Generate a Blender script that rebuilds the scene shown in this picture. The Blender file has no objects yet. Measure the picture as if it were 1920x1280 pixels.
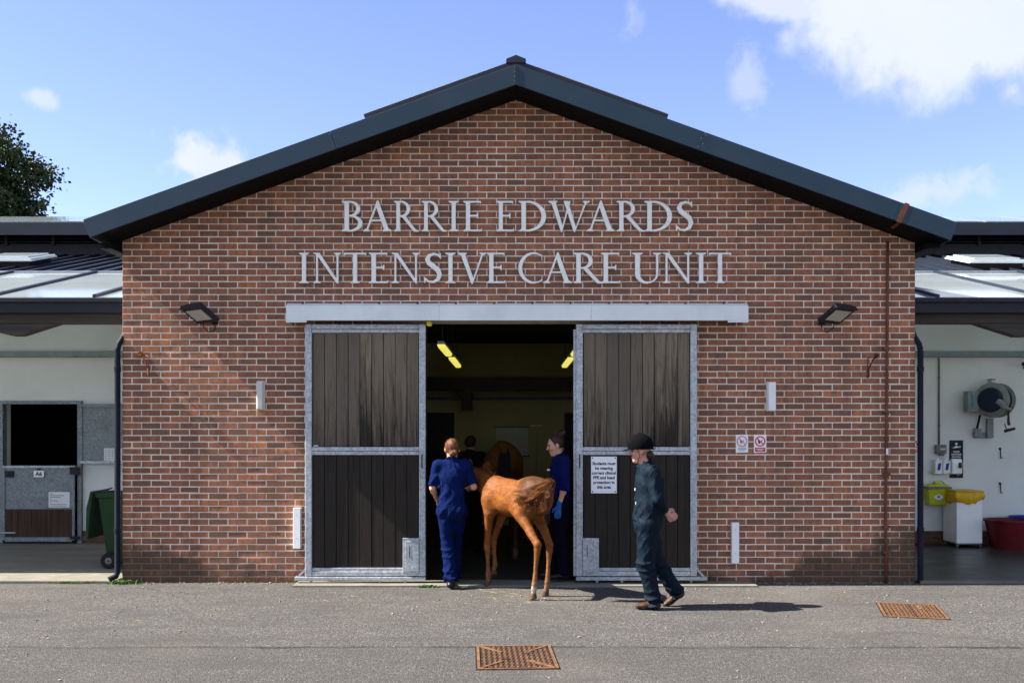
import bpy, bmesh, math, random
import numpy as np
from mathutils import Vector, Matrix

SC = bpy.context.scene
COL = SC.collection
R = math.radians
rnd = random.Random(7)

# ------------------------------------------------------------------ camera, sky, sun, exposure
CAM_D, CAM_Z, F_PX = 11.67, 1.775, 1867.0          # metres to the brick wall, eye height, focal length in photo pixels
cam_data = bpy.data.cameras.new('camera')
cam_data.sensor_width = 36.0
cam_data.lens = 35.0
cam_data.shift_y = 0.0875
cam_data.clip_end = 2000.0
cam = bpy.data.objects.new('camera', cam_data)
cam.location = (0.0, -CAM_D, CAM_Z)
cam.rotation_euler = (R(90), 0, 0)
COL.objects.link(cam)
SC.camera = cam

SUN_EL, SUN_FRONT = 44.0, 3.6                       # sun height; degrees it stands in front of the plane of the wall
el, fr = R(SUN_EL), R(SUN_FRONT)
to_sun = Vector((-math.cos(el) * math.cos(fr), -math.cos(el) * math.sin(fr), math.sin(el)))
sun_data = bpy.data.lights.new('sun', 'SUN')
sun_data.energy = 5.0
sun_data.angle = R(0.53)
sun_data.color = (1.0, 0.93, 0.83)
sun = bpy.data.objects.new('sun', sun_data)
sun.rotation_euler = to_sun.to_track_quat('Z', 'Y').to_euler()
sun.location = to_sun * 60
COL.objects.link(sun)

SC.view_settings.view_transform = 'Standard'
SC.view_settings.look = 'None'
SC.view_settings.gamma = 1.0
SC.view_settings.use_curve_mapping = False
SC.view_settings.exposure = 1.8
SC.render.engine = 'CYCLES'
SC.cycles.use_denoising = True
SC.cycles.max_bounces = 6
SC.cycles.transparent_max_bounces = 8

SKY_STRENGTH = 0.078
world = bpy.data.worlds.new('World')
SC.world = world
world.use_nodes = True
wt = world.node_tree
wt.nodes.clear()


class NT:
    """Small helper to write node trees."""
    def __init__(self, tree):
        self.t = tree

    def n(self, kind, **kw):
        nd = self.t.nodes.new(kind)
        for k, v in kw.items():
            if k.startswith('i_'):
                nd.inputs[int(k[2:])].default_value = v
            else:
                setattr(nd, k, v)
        return nd

    def l(self, a, b):
        self.t.links.new(a, b)

    def val(self, x, sock):
        if isinstance(x, (int, float)):
            sock.default_value = x
        elif isinstance(x, (tuple, list)):
            sock.default_value = x
        else:
            self.l(x, sock)

    def math(self, op, a, b=0.0, c=None, clamp=False):
        nd = self.n('ShaderNodeMath', operation=op, use_clamp=clamp)
        self.val(a, nd.inputs[0])
        self.val(b, nd.inputs[1])
        if c is not None:
            self.val(c, nd.inputs[2])
        return nd.outputs[0]

    def vmath(self, op, a, b=(0, 0, 0)):
        nd = self.n('ShaderNodeVectorMath', operation=op)
        self.val(a, nd.inputs[0])
        self.val(b, nd.inputs[1])
        return nd.outputs['Value'] if op in ('LENGTH', 'DOT_PRODUCT', 'DISTANCE') else nd.outputs[0]

    def noise(self, vec, scale, detail=3.0, rough=0.55, dist=0.0):
        nd = self.n('ShaderNodeTexNoise')
        if vec is not None:
            self.l(vec, nd.inputs['Vector'])
        nd.inputs['Scale'].default_value = scale
        nd.inputs['Detail'].default_value = detail
        nd.inputs['Roughness'].default_value = rough
        nd.inputs['Distortion'].default_value = dist
        return nd.outputs[0]

    def ramp(self, fac, stops, interp='LINEAR'):
        nd = self.n('ShaderNodeValToRGB')
        nd.color_ramp.interpolation = interp
        cr = nd.color_ramp.elements
        while len(cr) > len(stops):
            cr.remove(cr[-1])
        while len(cr) < len(stops):
            cr.new(1.0)
        for e, (p, c) in zip(cr, stops):
            e.position = p
            e.color = (c, c, c, 1) if isinstance(c, (int, float)) else (*c, 1)
        self.l(fac, nd.inputs[0])
        return nd.outputs[0]

    def mix(self, fac, a, b, blend='MIX'):
        nd = self.n('ShaderNodeMix', data_type='RGBA', blend_type=blend)
        self.val(fac, nd.inputs[0])
        for x, s in ((a, nd.inputs[6]), (b, nd.inputs[7])):
            if isinstance(x, (tuple, list)) and len(x) == 3:
                x = (*x, 1)
            self.val(x, s)
        return nd.outputs[2]

    def mapping(self, vec, scale=(1, 1, 1), loc=(0, 0, 0), rot=(0, 0, 0)):
        nd = self.n('ShaderNodeMapping')
        self.l(vec, nd.inputs[0])
        nd.inputs['Location'].default_value = loc
        nd.inputs['Rotation'].default_value = rot
        nd.inputs['Scale'].default_value = scale
        return nd.outputs[0]


w = NT(wt)
sky = w.n('ShaderNodeTexSky', sky_type='NISHITA')
sky.sun_disc = False
sky.sun_elevation = el
sky.sun_rotation = math.atan2(to_sun.x, to_sun.y)
sky.altitude = 60.0
sky.air_density = 0.9
sky.dust_density = 0.0
sky.ozone_density = 3.5
direc = w.n('ShaderNodeTexCoord').outputs['Generated']
big = w.noise(direc, 5.0, 6.0, 0.6, 0.25)
fine = w.noise(direc, 22.0, 5.0, 0.62, 0.2)
wisp = w.math('ADD', w.math('MULTIPLY', w.noise(direc, 30.0, 6.0, 0.6, 0.4), 0.6), w.math('MULTIPLY', fine, 0.4))
wob = w.math('ADD', w.math('MULTIPLY', big, 0.72), w.math('MULTIPLY', fine, 0.28))


def bank(centre, radii, gain=1.0, amp=1.5, small=False):
    """One cloud of the fair-weather sky: an ellipsoid of directions with a torn noise edge."""
    c = Vector(centre).normalized()
    off = w.vmath('SUBTRACT', direc, tuple(c))
    sc_ = w.vmath('MULTIPLY', off, tuple(1.0 / r for r in radii))
    d = w.vmath('LENGTH', sc_)
    core = w.math('SUBTRACT', 0.9, d)
    torn = w.math('MULTIPLY_ADD', w.math('SUBTRACT', wisp if small else wob, 0.5), amp, core)
    nd = w.n('ShaderNodeMapRange', interpolation_type='SMOOTHSTEP')
    w.l(torn, nd.inputs[0])
    nd.inputs[1].default_value = 0.0
    nd.inputs[2].default_value = 0.7 if small else 0.38
    return w.math('MULTIPLY', nd.outputs[0], gain)


CLOUDS = [
    ((0.47, 1, 0.415), (0.18, 0.3, 0.085), 1.0, 2.1),
    ((0.335, 1, 0.478), (0.13, 0.3, 0.058), 0.85, 2.4),
    ((0.235, 1, 0.355), (0.022, 0.2, 0.034), 0.42, 3.6, True),
    ((-0.30, 1, 0.268), (0.060, 0.2, 0.034), 1.0, 3.2, True),
    ((-0.475, 1, 0.335), (0.022, 0.2, 0.011), 0.7, 3.0, True),
    ((0.42, 1, 0.240), (0.060, 0.2, 0.022), 0.55, 3.4, True),
    ((0.12, 1, 0.42), (0.016, 0.2, 0.026), 0.3, 3.4, True),
]
mask = None
for c in CLOUDS:
    m_ = bank(*c)
    mask = m_ if mask is None else w.math('MAXIMUM', mask, m_)
# broken cloud added over the unseen sky, thickened to whiten the blue shade light
ytest = w.n('ShaderNodeMapRange', interpolation_type='SMOOTHSTEP')
w.l(w.vmath('DOT_PRODUCT', direc, (0, 1, 0)), ytest.inputs[0])
ytest.inputs[1].default_value = 0.62
ytest.inputs[2].default_value = 0.30
rest = w.n('ShaderNodeMapRange', interpolation_type='SMOOTHSTEP')
w.l(w.noise(direc, 2.6, 6.0, 0.6, 0.3), rest.inputs[0])
rest.inputs[1].default_value = 0.42
rest.inputs[2].default_value = 0.62
mask = w.math('MAXIMUM', mask, w.math('MULTIPLY', w.math('MULTIPLY', rest.outputs[0], 0.9), ytest.outputs[0]))
cloud_col = w.mix(w.noise(direc, 9.0, 4.0, 0.5), (2.75, 3.05, 3.55), (3.7, 3.85, 4.0))
bg = w.n('ShaderNodeBackground')
clear = w.mix(1.0, sky.outputs[0], (1.08, 0.91, 1.02), 'MULTIPLY')
w.l(w.mix(mask, clear, cloud_col), bg.inputs[0])
bg.inputs[1].default_value = SKY_STRENGTH
w.l(bg.outputs[0], w.n('ShaderNodeOutputWorld').inputs[0])

# ------------------------------------------------------------------ mesh helpers
WORLD = {}


def px(x, y, Y):
    """A point of the place from its pixel in the photograph and its distance Y behind the brick wall."""
    d = (CAM_D + Y) / F_PX
    return Vector(((x - 960.0) * d, Y, CAM_Z - (y - 808.0) * d))


def tag(o, label=None, cat=None, group=None, kind=None):
    for k, v in (('label', label), ('category', cat), ('group', group), ('kind', kind)):
        if v:
            o[k] = v
    return o


def thing(name, label, cat, loc=(0, 0, 0), rz=0.0, group=None, kind=None):
    o = bpy.data.objects.new(name, None)
    o.empty_display_size = 0.1
    o.location = loc
    o.rotation_euler = (0, 0, rz)
    COL.objects.link(o)
    WORLD[o] = Matrix.Translation(Vector(loc)) @ Matrix.Rotation(rz, 4, 'Z')
    return tag(o, label, cat, group, kind)


def link(name, me, parent=None, local=False):
    """Link a mesh. Its coordinates are world coordinates unless local: then they are its parent's."""
    o = bpy.data.objects.new(name, me)
    COL.objects.link(o)
    if parent is not None:
        o.parent = parent
        if not local:
            o.matrix_parent_inverse = WORLD[parent].inverted()
            WORLD[o] = Matrix.Identity(4)
        else:
            WORLD[o] = WORLD[parent].copy()
    else:
        WORLD[o] = Matrix.Identity(4)
    return o


class MB:
    """Collects simple shapes into one mesh."""
    def __init__(self):
        self.v, self.f = [], []

    def add(self, vs, fs):
        b = len(self.v)
        self.v += [tuple(p) for p in vs]
        self.f += [tuple(i + b for i in q) for q in fs]
        return self

    def box(self, x0, x1, y0, y1, z0, z1):
        return self.add([(x0, y0, z0), (x1, y0, z0), (x1, y1, z0), (x0, y1, z0),
                         (x0, y0, z1), (x1, y0, z1), (x1, y1, z1), (x0, y1, z1)],
                        [(0, 3, 2, 1), (4, 5, 6, 7), (0, 1, 5, 4), (1, 2, 6, 5), (2, 3, 7, 6), (3, 0, 4, 7)])

    def obox(self, c, half, M):
        c = Vector(c)
        p = [c + M @ Vector((sx * half[0], sy * half[1], sz * half[2]))
             for sz in (-1, 1) for sx, sy in ((-1, -1), (1, -1), (1, 1), (-1, 1))]
        return self.add(p, [(0, 3, 2, 1), (4, 5, 6, 7), (0, 1, 5, 4), (1, 2, 6, 5), (2, 3, 7, 6), (3, 0, 4, 7)])

    def prism(self, poly, lo, hi, axis='y'):
        """poly: (a, b) points; axis y: (x, z), axis x: (y, z), axis z: (x, y)."""
        def mk(a, b, t):
            return {'y': (a, t, b), 'x': (t, a, b), 'z': (a, b, t)}[axis]
        n = len(poly)
        vs = [mk(a, b, lo) for a, b in poly] + [mk(a, b, hi) for a, b in poly]
        fs = [tuple(range(n)), tuple(range(2 * n - 1, n - 1, -1))]
        fs += [(i, i + n, (i + 1) % n + n, (i + 1) % n) for i in range(n)]
        return self.add(vs, fs)

    def tube(self, pts, r, n=10, caps=True):
        pts = [Vector(p) for p in pts]
        rs = r if isinstance(r, (list, tuple)) else [r] * len(pts)
        rings, vs, fs = [], [], []
        prev = None
        for i, p in enumerate(pts):
            d = (pts[min(i + 1, len(pts) - 1)] - pts[max(i - 1, 0)]).normalized()
            if prev is None:
                u = d.orthogonal().normalized()
            else:
                u = (prev - d * prev.dot(d))
                u = u.normalized() if u.length > 1e-6 else d.orthogonal().normalized()
            prev = u
            w_ = d.cross(u)
            rings.append([p + (u * math.cos(2 * math.pi * k / n) + w_ * math.sin(2 * math.pi * k / n)) * rs[i] for k in range(n)])
        for ring in rings:
            vs += ring
        for i in range(len(pts) - 1):
            for k in range(n):
                a, b = i * n + k, i * n + (k + 1) % n
                fs.append((a, b, b + n, a + n))
        if caps:
            fs.append(tuple(range(n - 1, -1, -1)))
            fs.append(tuple((len(pts) - 1) * n + k for k in range(n)))
        return self.add(vs, fs)

    def lathe(self, c, prof, axis='z', n=20):
        """prof: (radius, height) points turned about an axis through c."""
        c = Vector(c)
        vs, fs = [], []
        for r, h in prof:
            for k in range(n):
                a = 2 * math.pi * k / n
                p, q = r * math.cos(a), r * math.sin(a)
                vs.append(c + Vector({'z': (p, q, h), 'y': (p, -h, q), 'x': (h, p, q)}[axis]))
        m = len(prof)
        for i in range(m - 1):
            for k in range(n):
                a, b = i * n + k, i * n + (k + 1) % n
                fs.append((a, b, b + n, a + n))
        fs.append(tuple(range(n - 1, -1, -1)))
        fs.append(tuple((m - 1) * n + k for k in range(n)))
        return self.add(vs, fs)

    def mesh(self, name, mat=None, smooth=False):
        me = bpy.data.meshes.new(name)
        me.from_pydata(self.v, [], self.f)
        if mat:
            me.materials.append(mat)
        bm = bmesh.new()
        bm.from_mesh(me)
        bmesh.ops.recalc_face_normals(bm, faces=bm.faces)
        bm.to_mesh(me)
        bm.free()
        if smooth:
            me.shade_smooth() if smooth is True else me.set_sharp_from_angle(angle=R(smooth))
            if smooth is not True:
                for p in me.polygons:
                    p.use_smooth = True
        return me

    def build(self, name, mat, parent=None, smooth=False, bevel=0.0, local=False, seg=2):
        o = link(name, self.mesh(name, mat, smooth), parent, local)
        if bevel:
            b = o.modifiers.new('edges', 'BEVEL')
            b.width = bevel
            b.segments = seg
            b.limit_method = 'ANGLE'
            b.angle_limit = R(40)
        return o


def part(name, mat, parent, fn, smooth=False, bevel=0.0, local=False):
    m = MB()
    fn(m)
    return m.build(name, mat, parent, smooth, bevel, local)


def text(name, body, mat, parent, centre, height, rot=(R(90), 0, 0), align='CENTER', bold=0.0, squeeze=1.0, spacing=1.0):
    """Flat lettering as mesh; centre is the middle of the first line's baseline."""
    cu = bpy.data.curves.new(name, 'FONT')
    cu.body = body
    cu.size = height / 0.72
    cu.align_x = align
    cu.space_line = spacing
    cu.offset = bold
    cu.resolution_u = 3
    cu.extrude = 0.0004
    tmp = bpy.data.objects.new(name, cu)
    COL.objects.link(tmp)
    dg = bpy.context.evaluated_depsgraph_get()
    me = bpy.data.meshes.new_from_object(tmp.evaluated_get(dg))
    bpy.data.objects.remove(tmp)
    bpy.data.curves.remove(cu)
    me.name = name
    me.transform(Matrix.Translation(Vector(centre)) @ Matrix.LocRotScale(None, Matrix.Rotation(rot[2], 3, 'Z') @ Matrix.Rotation(rot[0], 3, 'X'), Vector((squeeze, 1, 1))))
    me.materials.clear()
    me.materials.append(mat)
    return link(name, me, parent)


def copy_tree(o, parent=None):
    c = o.copy()
    COL.objects.link(c)
    if parent is not None:
        c.parent = parent
    for ch in list(o.children):
        copy_tree(ch, c)
    return c


# ------------------------------------------------------------------ materials
def new_mat(name):
    m = bpy.data.materials.new(name)
    m.use_nodes = True
    t = NT(m.node_tree)
    return m, t, m.node_tree.nodes['Principled BSDF']


def plain(name, col, rough=0.6, metal=0.0, var=0.18, scale=7.0, bump=0.0, bscale=120.0, spec=0.22, stretch=(1, 1, 1), dirt=0.0, dirtcol=(0.05, 0.045, 0.04)):
    m, t, b = new_mat(name)
    co = t.n('ShaderNodeTexCoord').outputs['Object']
    v = t.mapping(co, stretch)
    n1 = t.noise(v, scale, 5.0, 0.6)
    dark = tuple(c * (1 - var) for c in col)
    lite = tuple(min(1.0, c * (1 + var)) for c in col)
    c = t.mix(t.ramp(n1, [(0.3, 0.0), (0.7, 1.0)]), dark, lite)
    if dirt:
        n2 = t.noise(co, scale * 0.6, 6.0, 0.65, 0.4)
        c = t.mix(t.math('MULTIPLY', t.ramp(n2, [(0.5, 0.0), (0.75, 1.0)]), dirt), c, dirtcol)
    t.l(c, b.inputs['Base Color'])
    t.l(t.math('MULTIPLY_ADD', t.noise(co, scale * 2.3, 3.0), 0.3, rough - 0.15, clamp=True), b.inputs['Roughness'])
    b.inputs['Metallic'].default_value = metal
    b.inputs['Specular IOR Level'].default_value = spec
    if bump:
        bp = t.n('ShaderNodeBump')
        bp.inputs['Strength'].default_value = bump
        bp.inputs['Distance'].default_value = 0.01
        t.l(t.noise(v, bscale, 4.0), bp.inputs['Height'])
        t.l(bp.outputs[0], b.inputs['Normal'])
    return m


WALL_L, WALL_R = -4.569, 4.725
BW, BH = 0.225, 0.075


def damp_mask(t, pos, sx, sz):
    """Damp and moss at the two foot corners of the wall, with a torn outline."""
    n = t.noise(pos, 2.4, 6.0, 0.62, 0.3)
    right = t.math('MULTIPLY', t.ramp(t.math('MULTIPLY_ADD', sx, 0.1, 0.5), [(0.77, 0.0), (0.97, 1.0)]), 0.50)
    left = t.math('MULTIPLY', t.ramp(t.math('MULTIPLY_ADD', sx, 0.1, 0.5), [(0.045, 1.0), (0.21, 0.0)]), 0.40)
    top = t.math('ADD', t.math('MAXIMUM', right, left), 0.10)
    h = t.math('ADD', top, t.math('MULTIPLY', t.math('SUBTRACT', n, 0.5), 0.95))
    return t.ramp(t.math('MULTIPLY_ADD', t.math('SUBTRACT', h, sz), 1.6, 0.5, clamp=True), [(0.35, 0.0), (0.75, 1.0)])


def brick_mat():
    m, t, b = new_mat('brick')
    pos = t.n('ShaderNodeNewGeometry').outputs['Position']
    sp = t.n('ShaderNodeSeparateXYZ')
    t.l(pos, sp.inputs[0])
    sx, sz = sp.outputs[0], sp.outputs[2]
    row = t.math('FLOOR', t.math('DIVIDE', sz, BH))
    half = t.math('MULTIPLY', t.math('MODULO', row, 2.0), 0.5)
    col = t.math('FLOOR', t.math('ADD', t.math('DIVIDE', t.math('SUBTRACT', sx, WALL_L), BW), half))
    cb = t.n('ShaderNodeCombineXYZ')
    t.l(col, cb.inputs[0])
    t.l(row, cb.inputs[1])
    wn = t.n('ShaderNodeTexWhiteNoise', noise_dimensions='3D')
    t.l(cb.outputs[0], wn.inputs['Vector'])
    base = t.ramp(wn.outputs['Value'], [(0.0, (0.195, 0.100, 0.062)), (0.22, (0.265, 0.122, 0.072)), (0.45, (0.335, 0.143, 0.081)),
                                        (0.66, (0.385, 0.153, 0.083)), (0.86, (0.43, 0.168, 0.084)), (1.0, (0.50, 0.205, 0.088))])
    # the kiln's flashing: bands and cloudy patches that run through single bricks
    shift = t.vmath('MULTIPLY', wn.outputs['Color'], (7.0, 3.0, 5.0))
    loc = t.vmath('ADD', pos, shift)
    band = t.noise(t.mapping(loc, (17, 1, 5)), 1.0, 3.0, 0.6, 0.6)
    c = t.mix(t.ramp(band, [(0.42, 0.0), (0.66, 0.85)]), base, (0.195, 0.110, 0.072))
    red = t.noise(t.mapping(loc, (11, 1, 9), (3, 0, 1)), 1.0, 2.0)
    c = t.mix(t.ramp(red, [(0.56, 0.0), (0.74, 0.75)]), c, (0.40, 0.152, 0.086))
    grain = t.noise(t.mapping(loc, (60, 60, 190)), 1.0, 4.0, 0.7)
    c = t.mix(t.ramp(grain, [(0.28, 0.42), (0.6, 0.0)]), c, (0.05, 0.03, 0.022))
    bloom = t.noise(pos, 1.1, 5.0, 0.65, 0.5)
    c = t.mix(t.ramp(bloom, [(0.58, 0.0), (0.85, 0.14)]), c, (0.38, 0.31, 0.28))
    streak = t.noise(t.mapping(pos, (4.5, 1, 0.35)), 1.0, 5.0, 0.65, 0.3)
    c = t.mix(t.ramp(streak, [(0.32, 0.36), (0.54, 0.0)]), c, (0.095, 0.062, 0.045))
    dm = damp_mask(t, pos, sx, sz)
    c = t.mix(t.math('MULTIPLY', dm, 0.68), c, (0.036, 0.031, 0.021))
    moss = t.math('MULTIPLY', dm, t.ramp(t.noise(pos, 6.0, 5.0, 0.7), [(0.62, 0.0), (0.76, 0.7)]))
    c = t.mix(moss, c, (0.07, 0.075, 0.012))
    t.l(c, b.inputs['Base Color'])
    b.inputs['Roughness'].default_value = 0.85
    b.inputs['Specular IOR Level'].default_value = 0.12
    bp = t.n('ShaderNodeBump')
    bp.inputs['Strength'].default_value = 0.5
    bp.inputs['Distance'].default_value = 0.004
    t.l(t.math('ADD', grain, t.math('MULTIPLY', t.noise(loc, 45.0, 4.0), 0.8)), bp.inputs['Height'])
    t.l(bp.outputs[0], b.inputs['Normal'])
    return m


def mortar_mat():
    m, t, b = new_mat('mortar')
    pos = t.n('ShaderNodeNewGeometry').outputs['Position']
    sp = t.n('ShaderNodeSeparateXYZ')
    t.l(pos, sp.inputs[0])
    c = t.mix(t.noise(pos, 3.0, 6.0, 0.65), (0.60, 0.51, 0.42), (0.95, 0.84, 0.71))
    c = t.mix(t.ramp(t.noise(pos, 60.0, 3.0), [(0.35, 0.30), (0.6, 0.0)]), c, (0.40, 0.34, 0.29))
    streak = t.noise(t.mapping(pos, (4.5, 1, 0.35)), 1.0, 5.0, 0.65, 0.3)
    c = t.mix(t.ramp(streak, [(0.32, 0.35), (0.54, 0.0)]), c, (0.30, 0.25, 0.20))
    dm = damp_mask(t, pos, sp.outputs[0], sp.outputs[2])
    c = t.mix(t.math('MULTIPLY', dm, 0.85), c, (0.045, 0.042, 0.030))
    t.l(c, b.inputs['Base Color'])
    b.inputs['Roughness'].default_value = 0.95
    return m


def tarmac_mat():
    m, t, b = new_mat('tarmac')
    pos = t.n('ShaderNodeNewGeometry').outputs['Position']
    sp = t.n('ShaderNodeSeparateXYZ')
    t.l(pos, sp.inputs[0])
    vor = t.n('ShaderNodeTexVoronoi', feature='F1')
    t.l(pos, vor.inputs['Vector'])
    vor.inputs['Scale'].default_value = 95.0
    stone = t.n('ShaderNodeSeparateColor')
    t.l(vor.outputs['Color'], stone.inputs[0])
    g1 = t.ramp(stone.outputs[0], [(0.0, (0.034, 0.034, 0.034)), (0.30, (0.074, 0.072, 0.069)), (0.70, (0.105, 0.101, 0.096)), (0.92, (0.140, 0.134, 0.126)), (1.0, (0.25, 0.24, 0.225))])
    fine_ = t.noise(pos, 30.0, 6.0, 0.8)
    c = t.mix(t.ramp(fine_, [(0.36, 0.62), (0.54, 0.0)]), g1, (0.042, 0.040, 0.038))
    # old and new laying either side of a wavering seam
    wav = t.noise(pos, 0.8, 4.0, 0.6)
    seam = t.math('ADD', sp.outputs[1], t.math('MULTIPLY_ADD', wav, 0.22, 3.37))
    newer = t.ramp(t.math('MULTIPLY_ADD', seam, 4.0, 0.5, clamp=True), [(0.45, 1.0), (0.55, 0.0)])
    c = t.mix(t.math('MULTIPLY', newer, 0.30), c, (0.055, 0.053, 0.051))
    crack = t.math('ABSOLUTE', t.math('ADD', seam, t.math('MULTIPLY', t.math('SUBTRACT', t.noise(pos, 14.0, 6.0, 0.8), 0.5), 0.16)))
    brk = t.ramp(t.noise(pos, 1.7, 4.0, 0.7), [(0.34, 0.15), (0.56, 0.95)])
    c = t.mix(t.math('MULTIPLY', t.ramp(crack, [(0.010, 1.0), (0.045, 0.0)]), brk), c, (0.025, 0.024, 0.023))
    blot = t.noise(t.mapping(pos, (0.8, 2.4, 1)), 1.0, 7.0, 0.68, 1.0)
    c = t.mix(t.ramp(blot, [(0.34, 0.72), (0.56, 0.0)]), c, (0.060, 0.058, 0.056))
    c = t.mix(t.ramp(t.noise(pos, 0.45, 5.0, 0.6), [(0.50, 0.0), (0.78, 0.40)]), c, (0.145, 0.130, 0.112))
    # silt washed against the foot of the wall
    silt = t.math('MULTIPLY_ADD', t.noise(pos, 2.2, 5.0, 0.65), 0.7, t.math('MULTIPLY_ADD', sp.outputs[1], 1.3, 0.05))
    c = t.mix(t.ramp(silt, [(0.12, 0.0), (0.5, 0.45)]), c, (0.12, 0.10, 0.06))
    t.l(c, b.inputs['Base Color'])
    b.inputs['Roughness'].default_value = 0.93
    b.inputs['Specular IOR Level'].default_value = 0.1
    bp = t.n('ShaderNodeBump')
    bp.inputs['Strength'].default_value = 0.75
    bp.inputs['Distance'].default_value = 0.008
    t.l(t.math('ADD', t.math('SUBTRACT', 1.0, vor.outputs['Distance']), t.math('MULTIPLY', fine_, 1.4)), bp.inputs['Height'])
    t.l(bp.outputs[0], b.inputs['Normal'])
    return m


def plank_mat(name, weather):
    """Vertical boards; weather: how much of the board has bleached to silver from the top."""
    m, t, b = new_mat(name)
    tc = t.n('ShaderNodeTexCoord')
    info = t.n('ShaderNodeObjectInfo')
    pos = t.n('ShaderNodeNewGeometry').outputs['Position']
    sp = t.n('ShaderNodeSeparateXYZ')
    t.l(pos, sp.inputs[0])
    off = t.n('ShaderNodeCombineXYZ')
    t.l(t.math('MULTIPLY', info.outputs['Random'], 37.0), off.inputs[0])
    t.l(t.math('MULTIPLY', info.outputs['Random'], 11.0), off.inputs[2])
    loc = t.vmath('ADD', pos, off.outputs[0])
    grain = t.noise(t.mapping(loc, (85, 40, 2.2)), 1.0, 5.0, 0.7, 0.8)
    wide = t.noise(t.mapping(loc, (16, 5, 1.1)), 1.0, 6.0, 0.7, 1.0)
    dark = t.mix(grain, (0.005, 0.0045, 0.004), (0.050, 0.041, 0.032))
    pale = t.mix(grain, (0.040, 0.032, 0.022), (0.40, 0.325, 0.225))
    pale = t.mix(t.math('MULTIPLY', info.outputs['Random'], 0.8), pale, (0.085, 0.074, 0.060))
    h = t.math('MULTIPLY_ADD', sp.outputs[2], 0.55, -1.05)
    f = t.math('ADD', t.math('MULTIPLY', t.math('SUBTRACT', wide, 0.5), 1.9), h)
    f = t.math('ADD', f, t.math('MULTIPLY_ADD', info.outputs['Random'], 0.55, weather))
    c = t.mix(t.ramp(f, [(0.0, 0.0), (0.65, 1.0)]), dark, pale)
    c = t.mix(t.ramp(grain, [(0.30, 0.8), (0.42, 0.0)]), c, (0.008, 0.007, 0.006))
    t.l(c, b.inputs['Base Color'])
    b.inputs['Roughness'].default_value = 0.75
    b.inputs['Specular IOR Level'].default_value = 0.15
    bp = t.n('ShaderNodeBump')
    bp.inputs['Strength'].default_value = 0.6
    bp.inputs['Distance'].default_value = 0.004
    t.l(grain, bp.inputs['Height'])
    t.l(bp.outputs[0], b.inputs['Normal'])
    return m


def galv_mat(name='galvanised', tint=(0.44, 0.475, 0.50), metal=0.35):
    m, t, b = new_mat(name)
    co = t.n('ShaderNodeTexCoord').outputs['Object']
    vor = t.n('ShaderNodeTexVoronoi', feature='F1')
    t.l(co, vor.inputs['Vector'])
    vor.inputs['Scale'].default_value = 45.0
    s = t.n('ShaderNodeSeparateColor')
    t.l(vor.outputs['Color'], s.inputs[0])
    dark, lite = tuple(c * 0.72 for c in tint), tuple(min(1, c * 1.22) for c in tint)
    c = t.mix(s.outputs[0], dark, lite)
    c = t.mix(t.ramp(t.noise(co, 5.0, 6.0, 0.65, 0.4), [(0.4, 0.0), (0.75, 0.55)]), c, tuple(x * 0.55 for x in tint))
    t.l(c, b.inputs['Base Color'])
    b.inputs['Metallic'].default_value = metal
    t.l(t.math('MULTIPLY_ADD', s.outputs[1], 0.25, 0.42), b.inputs['Roughness'])
    return m


def glass_mat():
    m, t, b = new_mat('roof_glass')
    out = [n for n in t.t.nodes if n.type == 'OUTPUT_MATERIAL'][0]
    co = t.n('ShaderNodeNewGeometry').outputs['Position']
    tr = t.n('ShaderNodeBsdfTransparent')
    tr.inputs[0].default_value = (0.78, 0.88, 0.86, 1)
    df = t.n('ShaderNodeBsdfTranslucent')
    df.inputs[0].default_value = (0.70, 0.80, 0.79, 1)
    dd = t.n('ShaderNodeBsdfDiffuse')
    dd.inputs[0].default_value = (0.66, 0.74, 0.78, 1)
    gl = t.n('ShaderNodeBsdfGlossy')
    gl.inputs[0].default_value = (0.95, 0.97, 1, 1)
    t.l(t.math('MULTIPLY_ADD', t.noise(co, 1.4, 4.0), 0.10, 0.0), gl.inputs['Roughness'])
    m0 = t.n('ShaderNodeMixShader', i_0=0.5)
    t.l(df.outputs[0], m0.inputs[1])
    t.l(dd.outputs[0], m0.inputs[2])
    m1 = t.n('ShaderNodeMixShader')
    t.l(t.ramp(t.noise(co, 1.2, 5.0, 0.6), [(0.3, 0.72), (0.7, 0.92)]), m1.inputs[0])
    t.l(tr.outputs[0], m1.inputs[1])
    t.l(m0.outputs[0], m1.inputs[2])
    fr_ = t.n('ShaderNodeFresnel')
    fr_.inputs[0].default_value = 1.5
    m2 = t.n('ShaderNodeMixShader')
    t.l(fr_.outputs[0], m2.inputs[0])
    t.l(m1.outputs[0], m2.inputs[1])
    t.l(gl.outputs[0], m2.inputs[2])
    t.l(m2.outputs[0], out.inputs[0])
    return m


def glow(name, col, strength):
    m, t, b = new_mat(name)
    b.inputs['Base Color'].default_value = (*col, 1)
    b.inputs['Emission Color'].default_value = (*col, 1)
    b.inputs['Emission Strength'].default_value = strength
    return m


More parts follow.
